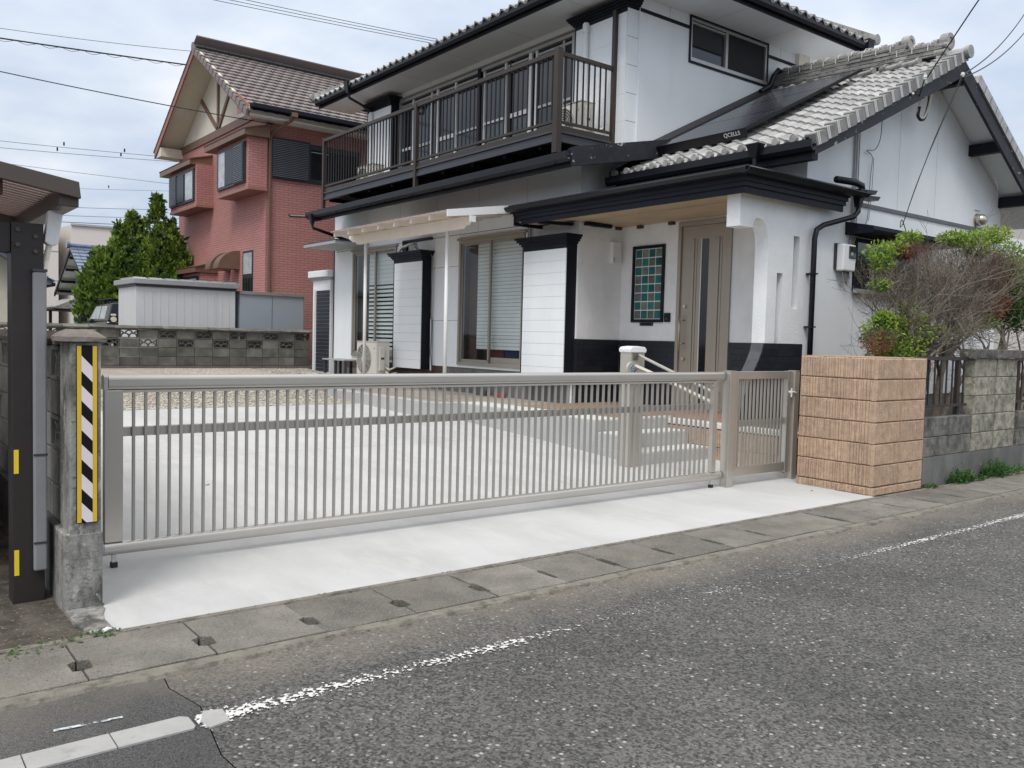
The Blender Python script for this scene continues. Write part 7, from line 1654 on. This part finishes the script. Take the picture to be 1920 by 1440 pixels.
# dense green tree at the right edge
rt_ = thing('dense_green_tree', 'dense dark green clipped tree at the right edge', 'tree', (13.4, 5.7, .42))
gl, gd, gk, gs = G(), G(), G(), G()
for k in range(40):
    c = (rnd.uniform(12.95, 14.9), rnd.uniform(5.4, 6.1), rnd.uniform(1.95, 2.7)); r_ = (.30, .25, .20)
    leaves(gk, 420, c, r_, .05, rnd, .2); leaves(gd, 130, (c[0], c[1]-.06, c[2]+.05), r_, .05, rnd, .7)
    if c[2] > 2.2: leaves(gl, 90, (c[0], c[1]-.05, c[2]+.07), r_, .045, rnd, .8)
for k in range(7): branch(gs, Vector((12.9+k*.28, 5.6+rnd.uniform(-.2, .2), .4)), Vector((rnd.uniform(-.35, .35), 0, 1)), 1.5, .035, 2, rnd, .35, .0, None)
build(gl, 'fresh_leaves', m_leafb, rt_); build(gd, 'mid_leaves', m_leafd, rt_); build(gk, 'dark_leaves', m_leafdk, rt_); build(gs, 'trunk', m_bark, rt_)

# ------------------------------------------------------------------ weeds and litter
def weed(c, n, h, label, group=None, rad=.12):
    g = G(); r_ = random.Random(int(c[0]*1000))
    for _ in range(n):
        a = r_.random()*6.283; rr_ = rad*math.sqrt(r_.random()); p = Vector((c[0]+math.cos(a)*rr_*1.5, c[1]+math.sin(a)*rr_*.6, c[2])); hh = h*r_.uniform(.3, 1)*(1-.5*rr_/rad)
        tp_ = p+Vector((r_.gauss(0, .25)*hh, r_.gauss(0, .2)*hh-.02, hh)); g.tube([p, tp_], [.0015, .001], 3, cap=False)
        for q in range(5):
            t = r_.uniform(.3, 1); b = p.lerp(tp_, t); d = Vector((r_.gauss(0, 1), r_.gauss(0, 1), r_.gauss(.3, .5))).normalized(); s = d.cross(Vector((0, 0, 1))).normalized(); l = r_.uniform(.018, .042)*(min(1, h/.15)*.7+.3)
            o = len(g.v); g.v += [tuple(b), tuple(b+d*l*.5+s*l*.3), tuple(b+d*l), tuple(b+d*l*.5-s*l*.3)]; g.f.append((o, o+1, o+2, o+3))
    return build(g, 'weed_tuft', m_weed, None, label=label, cat='weed', group=group)
weed((10.0, 4.52, .0), 150, .24, 'bushy weed at the foot of the low wall, left of the two tall ones', rad=.16); weed((10.85, 4.52, .0), 190, .30, 'tallest weed at the foot of the low wall below the mossy pier', rad=.2)
weed((9.33, 4.53, 0), 50, .07, 'small flat weed at the corner of the tan pillar', rad=.1); weed((10.35, 4.5, 0), 60, .10, 'low weed between the two tall weeds', rad=.12); weed((11.4, 4.52, 0), 90, .16, 'loose weed at the foot of the wall near the right edge', rad=.25); weed((12.3, 4.52, 0), 80, .14, 'weed at the foot of the wall at the right edge', rad=.3)
weed((.92, 4.50, .0), 26, .03, 'grassy tuft at the foot of the hazard-striped pillar', rad=.10); weed((.74, 4.46, .0), 18, .022, 'thin grass along the gutter left of the pillar', rad=.12); weed((.52, 4.44, .0), 22, .02, 'grass strip along the gutter at the left edge', rad=.14)
g = G(); r_ = random.Random(9)
for k in range(900):
    x = r_.uniform(-.5, 11); y = 4.47+abs(r_.gauss(0, .05)) if x > 1.05 or r_.random() < .3 else r_.uniform(4.45, 5.2)
    if x > 1.05: y = r_.choice((4.49, 3.86))+r_.gauss(0, .03)
    if .9 < x < 8.3 and y > 4.52: y = 4.50
    s = r_.uniform(.003, .009); zz = .004 if y > 3.95 else -.006
    g.add([(x+p[0]*s, y+p[1]*s*.8, zz+p[2]*s*.5) for p in oc], of)
build(g, 'kerb_grit', m_cap, kind='stuff', label='fine stone grit along the gutter edges', cat='grit')
g = G(); g.tube([(.985, 4.50, .012), (1.01, 4.515, .016), (1.03, 4.515, .012)], [.008, .012, .006], 6); build(g, 'white_shell_chip', m_white2, label='white broken chip lying below the hazard-striped pillar', cat='chip')
for i, (x, y) in enumerate(((7.9, 5.05), (2.6, 7.9), (5.9, 6.3))):
    g = G(); g.add([(x, y, zg(y)+.002), (x+.035, y+.008, zg(y)+.012), (x+.05, y+.03, zg(y)+.004), (x+.012, y+.022, zg(y)+.003)], [(0, 1, 2, 3)]); build(g, 'fallen_leaf', m_kickplate, label=('dark fallen leaf on the pale concrete near the tan pillar', 'small fallen leaf on the driveway inside the gate at left', 'fallen leaf on the pale concrete behind the middle of the long gate')[i], cat='leaf')
# bits by the terrace wall
build(G().box(8.9, 9.0, 12.2, 12.5, .486, .58), 'grey_block_piece', m_block, None, label='grey block piece lying on the terrace under the large window', cat='block'); build(G().box(8.88, 8.98, 11.7, 11.95, .486, .56), 'red_brick', M('terracotta_piece', (.25,.08,.04), .9), None, label='red brick lying on the terrace under the large window', cat='brick')
